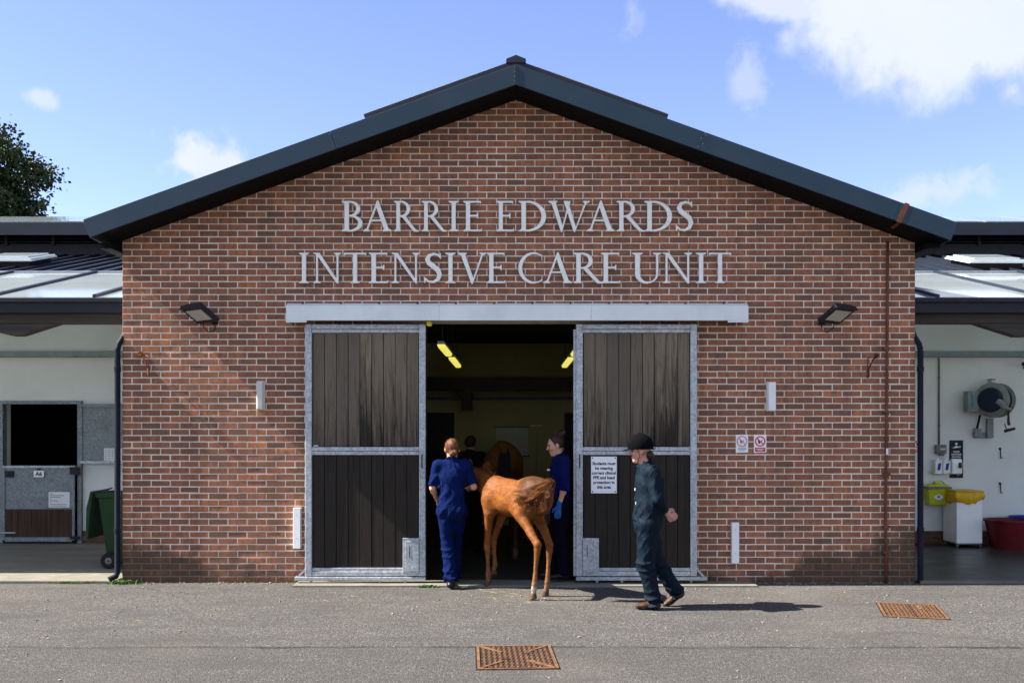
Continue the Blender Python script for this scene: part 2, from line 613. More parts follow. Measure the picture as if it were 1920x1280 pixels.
M = {
    'brick': brick_mat(), 'mortar': mortar_mat(), 'tarmac': tarmac_mat(),
    'plank_up': plank_mat('bleached_board', 0.10), 'plank_low': plank_mat('dark_board', -0.30),
    'galv': galv_mat(), 'galv_dark': galv_mat('dull_zinc_sheet', (0.20, 0.235, 0.245), 0.3), 'glass': glass_mat(),
    'hood': plain('track_hood_paint', (0.72, 0.78, 0.76), 0.45, 0.0, 0.07, 2.0, dirt=0.35, dirtcol=(0.3, 0.32, 0.33)),
    'fascia': plain('slate_blue_fascia', (0.022, 0.046, 0.070), 0.5, 0.0, 0.08, 1.5, dirt=0.12, dirtcol=(0.09, 0.10, 0.10)),
    'soffit': plain('black_soffit', (0.003, 0.0035, 0.004), 0.7, spec=0.1),
    'roof': plain('roof_sheet', (0.012, 0.017, 0.028), 0.45, 0.0, 0.2, 3.0, spec=0.35),
    'letter': plain('satin_steel_letter', (0.80, 0.82, 0.77), 0.42, 0.08, 0.08, 4.0),
    'white_wall': plain('white_painted_wall', (0.66, 0.69, 0.67), 0.75, 0.0, 0.06, 1.2, bump=0.12, dirt=0.4, dirtcol=(0.50, 0.50, 0.46)),
    'band': plain('grey_green_band', (0.22, 0.27, 0.27), 0.5),
    'concrete': plain('pale_concrete', (0.175, 0.165, 0.135), 0.9, 0.0, 0.16, 5.0, 0.3, 90.0, dirt=0.5, dirtcol=(0.10, 0.09, 0.065)),
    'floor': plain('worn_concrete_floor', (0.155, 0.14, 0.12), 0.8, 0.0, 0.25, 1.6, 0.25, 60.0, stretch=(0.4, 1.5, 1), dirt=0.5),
    'shaded_wet_floor': plain('shaded_damp_floor', (0.034, 0.032, 0.029), 0.36, 0.0, 0.3, 1.3, stretch=(0.5, 1.4, 1), dirt=0.4),  # damp floor, with the brick building's shade put into its dark colour
    'timber': plain('dark_stained_timber', (0.055, 0.050, 0.044), 0.7, 0.0, 0.35, 3.0, stretch=(0.3, 4, 6)),
    'gutter': plain('navy_gutter', (0.007, 0.010, 0.017), 0.5, spec=0.3),
    'pipe': plain('navy_downpipe', (0.007, 0.010, 0.019), 0.6, spec=0.15),
    'rust': plain('rusted_iron', (0.22, 0.075, 0.028), 0.85, 0.1, 0.45, 22.0, 0.5, 90.0, dirt=0.5, dirtcol=(0.07, 0.028, 0.014)),
    'rust_dark': plain('dark_rusted_steel', (0.085, 0.035, 0.022), 0.85, 0.1, 0.5, 25.0, 0.4),
    'iron_cover': plain('rusty_cast_iron', (0.155, 0.078, 0.040), 0.85, 0.1, 0.45, 16.0, 0.6, 110.0, dirt=0.4, dirtcol=(0.09, 0.042, 0.024)),
    'iron_dark': plain('dark_rusty_iron', (0.092, 0.046, 0.025), 0.9, 0.1, 0.5, 14.0, 0.5, 90.0, dirt=0.6, dirtcol=(0.03, 0.018, 0.012)),
    'copper': plain('brown_copper', (0.145, 0.056, 0.029), 0.55, 0.3, 0.35, 9.0),
    'black': plain('black_plastic', (0.014, 0.014, 0.016), 0.45),
    'rubber': plain('black_rubber', (0.012, 0.012, 0.012), 0.8),
    'lens': plain('lamp_lens', (0.42, 0.42, 0.38), 0.25, 0.0, 0.08, 12.0),
    'white': plain('white_plastic', (0.82, 0.83, 0.83), 0.4, 0.0, 0.04),
    'ivory': plain('aged_white_plastic', (0.58, 0.60, 0.55), 0.4, 0.0, 0.06, dirt=0.2, dirtcol=(0.4, 0.38, 0.3)),
    'paper': plain('printed_paper', (0.72, 0.74, 0.76), 0.7, 0.0, 0.04),
    'sign_white': plain('sign_panel', (0.82, 0.84, 0.85), 0.45, 0.0, 0.03),
    'ink': plain('black_print', (0.012, 0.012, 0.014), 0.6),
    'grey_ink': plain('grey_print', (0.22, 0.23, 0.25), 0.6),
    'red_ink': plain('red_print', (0.62, 0.035, 0.05), 0.5),
    'grey': plain('grey_plastic', (0.14, 0.145, 0.15), 0.5),
    'steel': plain('dull_steel', (0.40, 0.42, 0.43), 0.4, 0.6),
    'green': plain('dark_green_plastic', (0.004, 0.027, 0.009), 0.5, 0.0, 0.1, bump=0.1, bscale=300.0),
    'yellow': plain('yellow_bag', (0.62, 0.36, 0.015), 0.4, 0.0, 0.12),
    'lime': plain('lime_yellow_plastic', (0.46, 0.48, 0.02), 0.4),
    'bufyellow': plain('yellow_rubber', (0.75, 0.62, 0.04), 0.6),
    'red': plain('dark_red_plastic', (0.12, 0.009, 0.012), 0.5),
    'blue': plain('blue_plastic', (0.01, 0.03, 0.30), 0.45),
    'teal': plain('teal_label', (0.03, 0.22, 0.32), 0.5),
    'navy_panel': plain('navy_panel', (0.008, 0.012, 0.026), 0.5),
    'reel': plain('grey_green_reel', (0.22, 0.24, 0.23), 0.5),
    'reel_disc': plain('navy_reel_disc', (0.012, 0.022, 0.045), 0.5),
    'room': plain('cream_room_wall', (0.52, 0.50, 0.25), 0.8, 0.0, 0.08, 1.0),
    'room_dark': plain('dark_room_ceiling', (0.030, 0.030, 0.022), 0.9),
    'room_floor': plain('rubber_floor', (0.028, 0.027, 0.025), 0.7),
    'lit_tube': glow('lit_fluorescent_diffuser', (0.82, 0.74, 0.13), 0.30),
    'bark': plain('bark', (0.075, 0.060, 0.045), 0.9, 0.0, 0.3, 4.0, 0.5, 30.0),
    'leaf_weed': plain('weed_leaf', (0.09, 0.16, 0.025), 0.6, 0.0, 0.4, 20.0),
    'straw': plain('straw', (0.38, 0.29, 0.13), 0.8),
}
# ------------------------------------------------------------------ the setting: ground and floors
g = MB()
g.add([(-300, -60, 0), (300, -60, 0), (300, 500, 0), (-300, 500, 0)], [(0, 1, 2, 3)])
tag(g.build('ground', M['tarmac']), kind='structure')
tag(part('threshold', M['concrete'], None, lambda m: m.box(-2.50, 2.80, -0.34, 0.10, -0.02, 0.022), bevel=0.006), kind='structure')
tag(part('apron', M['concrete'], None, lambda m: m.box(-16.0, -4.64, -0.07, 0.93, -0.02, 0.035), bevel=0.008), kind='structure')
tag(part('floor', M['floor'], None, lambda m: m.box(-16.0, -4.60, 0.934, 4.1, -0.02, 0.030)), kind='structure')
tag(part('floor', M['shaded_wet_floor'], None, lambda m: m.box(4.76, 16.0, -0.02, 4.1, -0.02, 0.020)), kind='structure')
tag(part('kerb', M['floor'], None, lambda m: m.box(4.76, 16.0, -0.075, -0.024, -0.02, 0.034), bevel=0.004), kind='structure')

# ------------------------------------------------------------------ the brick building
TAN = 0.358
ANG = math.atan(TAN)
APX, APZ = 0.045, 5.644                              # lower edge of the bargeboard at the apex
BACK = 9.0
EAVE_L, EAVE_R = -4.72, 4.905


def under(x):
    return APZ - TAN * abs(x - APX)


building = thing('brick_building', 'brown brick gabled building with slate blue bargeboards and open sliding doors', 'building', (0.08, 0.0, 0.0))
OP_L, OP_R, OP_T = -1.60, 1.30, 3.06                 # the doorway
FACE = 0.0022                                         # mortar lies this far behind the brick faces


def gable(m):
    def quad(x0, x1, z0=0.0):
        xs = [x0] + ([APX] if x0 < APX < x1 else []) + [x1]
        m.prism([(x0, z0), (x1, z0)] + [(x, under(x) + 0.05) for x in reversed(xs)], FACE, 0.30)
    quad(WALL_L + 0.004, OP_L)
    quad(OP_R, WALL_R - 0.004)
    quad(OP_L, OP_R, OP_T)


wall = part('gable_wall', M['mortar'], building, gable)
part('side_wall', M['mortar'], building, lambda m: m.box(WALL_L + 0.004, WALL_L + 0.3, 0.3, BACK, 0, 4.0))
part('side_wall', M['mortar'], building, lambda m: m.box(WALL_R - 0.3, WALL_R - 0.004, 0.3, BACK, 0, 4.0))
part('rear_wall', M['mortar'], building, lambda m: m.box(WALL_L + 0.3, WALL_R - 0.3, BACK - 0.2, BACK, 0, 4.0))

# every brick: stretcher bond, the 300 nearest the eye as objects of their own, the rest joined
brick_meshes = []
for k in range(6):
    h = [BW / 2 - 0.0055, BH / 2 - 0.0057]
    j = [rnd.uniform(-0.0016, 0.0016) for _ in range(12)]
    c = 0.0025
    vs = [(-h[0] + j[0], 0.0 + c, -h[1] + j[1]), (h[0] + j[2], c, -h[1] + j[3]), (h[0] + j[4], c, h[1] + j[5]), (-h[0] + j[6], c, h[1] + j[7])]
    front = [(x * (1 - 0.0035 / h[0]), rnd.uniform(-0.0016, 0.0008), z * (1 - 0.0035 / h[1])) for x, _, z in vs]
    back = [(x, 0.03, z) for x, _, z in vs]
    allv = front + vs + back
    fs = [(0, 1, 2, 3)]
    for a in range(4):
        b_ = (a + 1) % 4
        fs += [(a, a + 4, b_ + 4, b_), (a + 4, a + 8, b_ + 8, b_ + 4)]
    me = bpy.data.meshes.new('brick')
    me.from_pydata(allv, [], fs)
    me.materials.append(M['brick'])
    me.validate()
    brick_meshes.append(me)
cells = []
for row in range(76):
    z = (row + 0.5) * BH
    off = 0.5 if row % 2 else 0.0
    for col in range(-1, 44):
        x0 = WALL_L + (col - off) * BW
        x1 = x0 + BW
        a, b_ = max(x0 + 0.0055, WALL_L), min(x1 - 0.0055, WALL_R)
        if b_ - a < 0.03:
            continue
        if z - BH / 2 > max(under(a), under(b_)) + 0.02:
            continue
        full = b_ - a > BW - 0.0125
        if a < OP_R and b_ > OP_L and z < OP_T:
            if a < OP_L - 0.03:
                b_, full = OP_L, False
            elif b_ > OP_R + 0.03:
                a, full = OP_R, False
            else:
                continue
        seen = not (-2.62 < (a + b_) / 2 < 2.74 and z < 3.26) and z < under((a + b_) / 2) - 0.12
        dist = ((a + b_) / 2) ** 2 + (z - CAM_Z) ** 2
        cells.append((not (full and seen), dist, a, b_, z, full))
cells.sort()
rest = MB()
for i, (hid, dist, a, b_, z, full) in enumerate(cells):
    if i < 300:
        o = bpy.data.objects.new('brick', brick_meshes[rnd.randrange(6)])
        o.location = ((a + b_) / 2, rnd.uniform(-0.0012, 0.0012), z)
        o.parent = wall
        COL.objects.link(o)
    else:
        y = rnd.uniform(-0.0028, 0.0016)
        j = [rnd.uniform(-0.0016, 0.0016) for _ in range(4)]
        zl, zh = z - BH / 2 + 0.0057, z + BH / 2 - 0.0057
        c = 0.0035
        vs = [(a + c, y, zl + c + j[0]), (b_ - c, y, zl + c + j[1]), (b_ - c, y, zh - c + j[2]), (a + c, y, zh - c + j[3]),
              (a, y + 0.0025, zl), (b_, y + 0.0025, zl), (b_, y + 0.0025, zh), (a, y + 0.0025, zh),
              (a, 0.03, zl), (b_, 0.03, zl), (b_, 0.03, zh), (a, 0.03, zh)]
        fs = [(0, 1, 2, 3)]
        for q in range(4):
            r_ = (q + 1) % 4
            fs += [(q, q + 4, r_ + 4, r_), (q + 4, q + 8, r_ + 8, r_ + 4)]
        rest.add(vs, fs)
tag(rest.build('brickwork', M['brick'], wall), kind='stuff')

# roof: a shell of constant thickness, bargeboards in front of it
TH = 0.212


def slope_quad(side, t0, t1, s0, s1):
    """Corners (x, z) of a strip on one slope; s runs down from the apex along the slope, t out from the soffit."""
    ca, sa = math.cos(ANG), math.sin(ANG)
    out = []
    for s, t in ((s0, t0), (s1, t0), (s1, t1), (s0, t1)):
        x, z = s * ca + t * sa, APZ - s * sa + t * ca
        if s == s0 == 0.0:
            x, z = 0.0, APZ + t / ca
        out.append((APX + side * x, z))
    return out


LEN_L, LEN_R = (APX - EAVE_L) / math.cos(ANG), (EAVE_R - APX) / math.cos(ANG)
roof = part('roof', M['roof'], building, lambda m: (m.prism(slope_quad(-1, 0.03, TH - 0.01, 0.0, LEN_L - 0.01), -0.525, BACK),
                                                   m.prism(slope_quad(1, 0.03, TH - 0.01, 0.0, LEN_R - 0.01), -0.525, BACK)))
for side, ln in ((-1, LEN_L), (1, LEN_R)):
    cuts = [0.0, 2.13, ln] if side < 0 else [0.0, 2.17, 4.49, ln]
    for a, b_ in zip(cuts, cuts[1:]):
        s1 = b_ - (0.003 if b_ != ln else 0.0)
        part('fascia_board', M['fascia'], roof, lambda m: m.prism(slope_quad(side, 0.0, TH, a, s1), -0.55, -0.527), bevel=0.003)
    part('soffit', M['soffit'], roof, lambda m: m.prism(slope_quad(side, 0.008, 0.028, 0.0, ln - 0.01), -0.525, 0.35))
    part('eaves_trim', M['fascia'], roof, lambda m: m.prism(slope_quad(side, 0.0, TH, ln - 0.008, ln + 0.004), -0.524, BACK))
    part('gutter', M['soffit'], roof, lambda m: m.box(*((EAVE_L + 0.01, WALL_L - 0.01) if side < 0 else (WALL_R + 0.01, EAVE_R - 0.01)), -0.30, BACK, 3.86, 3.925))
    # the glazed ridge light that shows as a thin dark rim over the bargeboard
    part('ridge_light_rim', M['roof'], roof, lambda m: m.prism(slope_quad(side, TH + 0.004, TH + 0.075, 0.0, 1.72), -0.48, 7.5), bevel=0.004)
    part('ridge_light_glass', M['glass'], roof, lambda m: m.prism(slope_quad(side, TH + 0.078, TH + 0.086, 0.13, 1.70), -0.46, 7.45))
part('ridge_cap', M['roof'], roof, lambda m: m.prism([(APX - 0.112, 5.905), (APX + 0.112, 5.905), (APX + 0.112, 5.950), (APX, 5.995), (APX - 0.112, 5.950)], -0.50, 7.6), bevel=0.004)
part('joint_cover', M['roof'], roof, lambda m: m.box(APX - 0.006, APX + 0.006, -0.556, -0.551, APZ + 0.01, APZ + 0.21))
for k in range(4):
    part('rivet', M['steel'], roof, lambda m: m.lathe((APX - 0.014, -0.5515, APZ + 0.04 + 0.05 * k), [(0.004, 0), (0.003, 0.004)], 'y', 8))
for s in (2.13, 2.17):
    side = -1 if s == 2.13 else 1
    for k in range(4):
        q = slope_quad(side, 0.03 + 0.05 * k, 0.04, s - 0.018 + 0.036 * (k % 2), s + 0.1)[0]
        part('rivet', M['steel'], roof, lambda m: m.lathe((q[0], -0.5515, q[1]), [(0.004, 0), (0.003, 0.004)], 'y', 8))

# ------------------------------------------------------------------ the room behind the doorway
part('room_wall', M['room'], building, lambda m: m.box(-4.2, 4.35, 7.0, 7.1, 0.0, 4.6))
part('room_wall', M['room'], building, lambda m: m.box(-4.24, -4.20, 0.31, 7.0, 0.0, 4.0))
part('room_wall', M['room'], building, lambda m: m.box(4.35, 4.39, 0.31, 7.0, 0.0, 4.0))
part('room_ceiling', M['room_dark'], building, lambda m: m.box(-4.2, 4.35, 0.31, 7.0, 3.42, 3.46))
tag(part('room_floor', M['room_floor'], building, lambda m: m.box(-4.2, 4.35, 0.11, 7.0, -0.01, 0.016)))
part('roof_beam', M['black'], building, lambda m: m.box(-4.19, 4.34, 6.0, 6.16, 2.50, 2.74))
part('cable_tray', M['grey'], building, lambda m: m.box(-4.19, 4.34, 6.84, 6.98, 2.36, 2.42))
part('inner_door', M['black'], building, lambda m: m.box(-1.62, -1.08, 6.95, 6.995, 0.02, 2.12))
part('inner_door', M['black'], building, lambda m: m.box(0.98, 1.75, 6.95, 6.995, 0.02, 2.12))
for a_ in (OP_R - 0.002, OP_L - 0.048):
    part('door_jamb', M['grey'], building, lambda m: m.box(a_, a_ + 0.05, 0.035, 0.31, 0.02, OP_T))

for x in (-0.925, 0.905):
    for y0, y1 in ((1.28, 2.90), (3.55, 5.49)):
        where = ('left row' if x < 0 else 'right row') + (', nearer fitting' if y0 < 2 else ', farther fitting')
        t_ = thing('strip_light', 'lit yellow fluorescent strip light on the dark ceiling, ' + where, 'ceiling light', (x, (y0 + y1) / 2, 2.90), 0, 'strip lights inside the doorway')
        part('housing', M['white'], t_, lambda m: m.box(x - 0.045, x + 0.045, y0, y1, 2.905, 2.945))
        part('diffuser', M['lit_tube'], t_, lambda m: m.prism([(x - 0.052, 2.904), (x - 0.038, 2.866), (x + 0.038, 2.866), (x + 0.052, 2.904)], y0 + 0.02, y1 - 0.02))
        part('hanger', M['grey'], t_, lambda m: (m.tube([(x, y0 + 0.3, 2.94), (x, y0 + 0.3, 3.43)], 0.008, 6), m.tube([(x, y1 - 0.3, 2.94), (x, y1 - 0.3, 3.43)], 0.008, 6)))
t_ = thing('whiteboard', 'dim whiteboard on the far wall of the room, above the mare', 'whiteboard', (-0.02, 6.98, 1.3))
part('board', M['ivory'], t_, lambda m: m.box(-0.30, 0.30, 6.965, 6.998, 1.32, 1.84))
part('board_frame', M['grey'], t_, lambda m: (m.box(-0.33, 0.33, 6.955, 6.99, 1.84, 1.865), m.box(-0.33, 0.33, 6.955, 6.99, 1.295, 1.32)))
t_ = thing('wall_heater', 'black box heater hanging from the dark beam inside the doorway', 'heater', (-0.78, 5.9, 2.3))
part('case', M['black'], t_, lambda m: m.box(-0.87, -0.70, 5.75, 5.98, 2.14, 2.50), bevel=0.01)
part('bracket', M['grey'], t_, lambda m: m.box(-0.80, -0.77, 5.99, 6.05, 2.35, 2.52))
t_ = thing('drip_stand', 'dim metal drip stand inside the room beside the navy woman', 'drip stand', (0.40, 4.6, 0.016))
part('pole', M['steel'], t_, lambda m: m.tube([(0.40, 4.6, 0.08), (0.40, 4.6, 1.86)], 0.012, 8))
part('hook', M['steel'], t_, lambda m: m.tube([(0.31, 4.6, 1.84), (0.32, 4.6, 1.87), (0.40, 4.6, 1.86), (0.48, 4.6, 1.87), (0.49, 4.6, 1.84)], 0.007, 6))
part('base', M['steel'], t_, lambda m: [m.tube([(0.40, 4.6, 0.08), (0.40 + 0.26 * math.cos(a), 4.6 + 0.26 * math.sin(a), 0.03)], 0.013, 6) for a in (0.3, 1.55, 2.8, 4.05, 5.3)])

# ------------------------------------------------------------------ the two side wings
def wing(side):
    X0, X1 = (-16.0, WALL_L - 0.012) if side < 0 else (WALL_R + 0.012, 16.0)
    YB = 3.9
    nm = 'left' if side < 0 else 'right'
    lab = ('white walled stable wing with glazed roof and half door, left of the brick gable' if side < 0
           else 'white walled wing with glazed roof and hose reel, right of the brick gable')
    wg = thing('stable_wing', lab, 'building', (side * 8.0, YB, 0.0), 0, 'low wings either side of the brick gable')
    if side < 0:
        DL, DR, DT = -7.94, -6.775, 2.205
        part('wall', M['white_wall'], wg, lambda m: (m.box(X0, DL, YB, YB + 0.2, 0.22, 2.93), m.box(DR, X1, YB, YB + 0.2, 0.22, 2.93),
                                                    m.box(DL, DR, YB, YB + 0.2, DT, 2.93)))
        part('plinth', M['mortar'], wg, lambda m: (m.box(X0, DL, YB - 0.008, YB + 0.2, 0.0, 0.22), m.box(DR, X1, YB - 0.008, YB + 0.2, 0.0, 0.22)))
        part('stall', M['soffit'], wg, lambda m: (m.box(DL - 0.9, DR + 0.6, 6.0, 6.1, 0.0, 2.6), m.box(DL - 1.0, DL - 0.9, YB + 0.21, 6.0, 0, 2.6),
                                                 m.box(DR + 0.6, DR + 0.7, YB + 0.21, 6.0, 0, 2.6), m.box(DL - 0.9, DR + 0.6, YB + 0.21, 6.0, 2.6, 2.7)))
        spans = [(DR + 0.02, -4.9)]
    else:
        part('wall', M['white_wall'], wg, lambda m: m.box(X0, X1, YB, YB + 0.2, 0.22, 2.93))
        part('plinth', M['mortar'], wg, lambda m: m.box(X0, X1, YB - 0.008, YB + 0.2, 0.0, 0.22))
        spans = [(6.0, 9.4)]
    for a, b_ in spans:
        for row in range(3):
            x = a - (0.11 if row % 2 else 0)
            while x < b_:
                o = bpy.data.objects.new('brick', brick_meshes[rnd.randrange(6)])
                o.location = (x + BW / 2, YB - 0.016, 0.035 + row * 0.072)
                o.parent = wg
                o.matrix_parent_inverse = WORLD[wg].inverted()
                if x > a - 0.005:
                    COL.objects.link(o)
                x += BW
    part('upper_wall', M['white_wall'], wg, lambda m: m.box(X0, X1, YB + 0.03, YB + 0.2, 3.03, 4.24))
    part('wall_band', M['band'], wg, lambda m: m.box(X0, X1, YB - 0.05, YB + 0.2, 2.934, 3.026), bevel=0.006)
    part('rear_wall', M['white_wall'], wg, lambda m: m.box(X0, X1, 8.9, 9.0, 0.0, 4.9))
    part('beam', M['timber'], wg, lambda m: m.box(X0, X1, 0.55, 0.75, 3.10, 3.225), bevel=0.006)
    if side < 0:
        hp = [(-5.59, 3.097), (-6.05, 2.95), (-6.17, 2.95), (-6.75, 3.097)]
    else:
        hp = [(5.71, 3.097), (6.21, 2.94), (6.35, 2.94), (6.9, 3.097)]
    part('haunch', M['timber'], wg, lambda m: m.prism(hp, 0.57, 0.73), bevel=0.005)
    part('gutter', M['gutter'], wg, lambda m: (m.box(X0, X1, 0.38, 0.50, 3.205, 3.375), m.box(X0, X1, 0.34, 0.378, 3.33, 3.385)), bevel=0.006)
    SL, Y0, Z0 = 0.255, 0.50, 3.40
    def zr(y):
        return Z0 + SL * (y - Y0)
    Y1, Y2 = 3.63, 7.0
    rf = part('roof_deck', M['roof'], wg, lambda m: m.prism([(Y1, zr(Y1) - 0.10), (Y2, zr(Y2) - 0.10), (Y2, zr(Y2)), (Y1, zr(Y1))], X0, X1, 'x'))
    if side < 0:
        bars = [-6.39 - 1.285 * k for k in range(-1, 7)]
        edge = X1
    else:
        bars = [6.49 + 1.285 * k for k in range(-1, 7)]
        edge = X0
    xs = sorted([edge] + [b for b in bars if X0 < b < X1])
    for a, b_ in zip(xs, xs[1:]):
        part('pane', M['glass'], rf, lambda m: m.prism([(Y0, zr(Y0)), (Y1, zr(Y1)), (Y1, zr(Y1) + 0.012), (Y0, zr(Y0) + 0.012)], a + 0.025, b_ - 0.025, 'x'))
    for b in xs:
        if b == edge:
            continue
        part('glazing_bar', M['roof'], rf, lambda m: m.prism([(Y0, zr(Y0) - 0.05), (Y1, zr(Y1) - 0.05), (Y1, zr(Y1) + 0.045), (Y0, zr(Y0) + 0.045)], b - 0.025, b + 0.025, 'x'))
    part('flashing', M['steel'], rf, lambda m: m.box(X0, X1, Y1 - 0.03, Y1 + 0.05, zr(Y1) + 0.014, zr(Y1) + 0.034))
    x = X0 + 0.15
    while x < X1:
        if abs(x) < 12:
            part('seam', M['roof'], rf, lambda m: m.prism([(Y1 + 0.06, zr(Y1 + 0.06)), (Y2, zr(Y2)), (Y2, zr(Y2) + 0.04), (Y1 + 0.06, zr(Y1 + 0.06) + 0.04)], x - 0.012, x + 0.012, 'x'))
        x += 0.30
    # clerestory with louvres and its own small roof
    zc = zr(Y2)
    cl = part('clerestory', M['gutter'], wg, lambda m: m.box(X0, X1, Y2 + 0.02, Y2 + 0.10, zc - 0.05, zc + 0.23))
    part('clerestory_back', M['soffit'], cl, lambda m: m.box(X0, X1, Y2 + 0.25, Y2 + 0.32, zc, zc + 0.55))
    for k in range(4):
        z = zc + 0.26 + 0.065 * k
        part('louvre', M['fascia'], cl, lambda m: m.prism([(Y2 + 0.02, z), (Y2 + 0.12, z + 0.045), (Y2 + 0.12, z + 0.053), (Y2 + 0.02, z + 0.008)], X0, X1, 'x'))
    for k in range(9):
        x = (X1 - 0.5 - k * 0.88) if side < 0 else (X0 + 0.5 + k * 0.88)
        part('post', M['gutter'], cl, lambda m: m.box(x - 0.03, x + 0.03, Y2 - 0.02, Y2 + 0.018, zc + 0.20, zc + 0.55))
    YO = 6.53
    part('upper_roof', M['roof'], cl, lambda m: m.prism([(YO, 5.36), (8.83, 5.95), (8.83, 6.17), (YO, 5.585)], X0, X1, 'x'))
    for k in range(6):
        x = (X1 - 0.1 - k * 1.29) if side < 0 else (X0 + 0.1 + k * 1.29)
        a, b_ = (x - 1.24, x) if side < 0 else (x, x + 1.24)
        part('pane', M['glass'], cl, lambda m: m.prism([(YO + 0.1, 5.62), (8.7, 6.148), (8.7, 6.16), (YO + 0.1, 5.632)], a, b_, 'x'))
    return wg


wing_left = wing(-1)
wing_right = wing(1)
for x, y, lab in ((-8.25, 4.9, 'left'), (7.72, 4.55, 'right')):
    t_ = thing('roof_vent', 'pale domed roof vent on the dark seamed roof of the %s wing' % lab, 'roof vent', (x, y, 3.40 + 0.255 * (y - 0.5)), 0, 'roof vents')
    z = 3.40 + 0.255 * (y - 0.5)
    Mx = Matrix.Rotation(math.atan(0.255), 3, 'X')
    part('upstand', M['black'], t_, lambda m: m.obox((x, y, z + 0.06), (0.40, 0.40, 0.06), Mx))
    part('dome', M['glass'], t_, lambda m: [m.obox((x, y, z + 0.145 + 0.028 * k), (0.46 - 0.08 * k * k, 0.46 - 0.08 * k * k, 0.018), Mx) for k in range(2)], bevel=0.02)
    part('curb', M['white'], t_, lambda m: m.obox((x, y, z + 0.123), (0.47, 0.47, 0.008), Mx))

# downpipes in the corners between gable and wings
for side in (-1, 1):
    x = -4.612 if side < 0 else 4.775
    t_ = thing('downpipe', 'navy blue downpipe at the %s corner of the brick gable' % ('left' if side < 0 else 'right'), 'downpipe', (x, -0.035, 0), 0, 'downpipes at the gable corners')
    sx = side
    pts = [(x, -0.03, 2.72), (x, -0.03, 0.0)] if side > 0 else [(x, -0.03, 2.72), (x, -0.03, 0.13), (x - 0.012, -0.045, 0.085), (x - 0.075, -0.09, 0.05)]
    part('pipe', M['pipe'], t_, lambda m: m.tube(pts, 0.034, 14), smooth=40)
    part('swan_neck', M['pipe'], t_, lambda m: m.tube([(x, -0.03, 2.725), (x - sx * 0.01, -0.02, 2.79), (x - sx * 0.045, 0.03, 2.88), (x - sx * 0.02, 0.20, 3.02), (x + sx * 0.02, 0.36, 3.19)], 0.033, 14), smooth=40)
    for z in (0.62, 2.50):
        part('collar', M['pipe'], t_, lambda m: m.lathe((x, -0.03, z), [(0.034, -0.03), (0.040, -0.028), (0.040, 0.028), (0.034, 0.03)], 'z', 16))
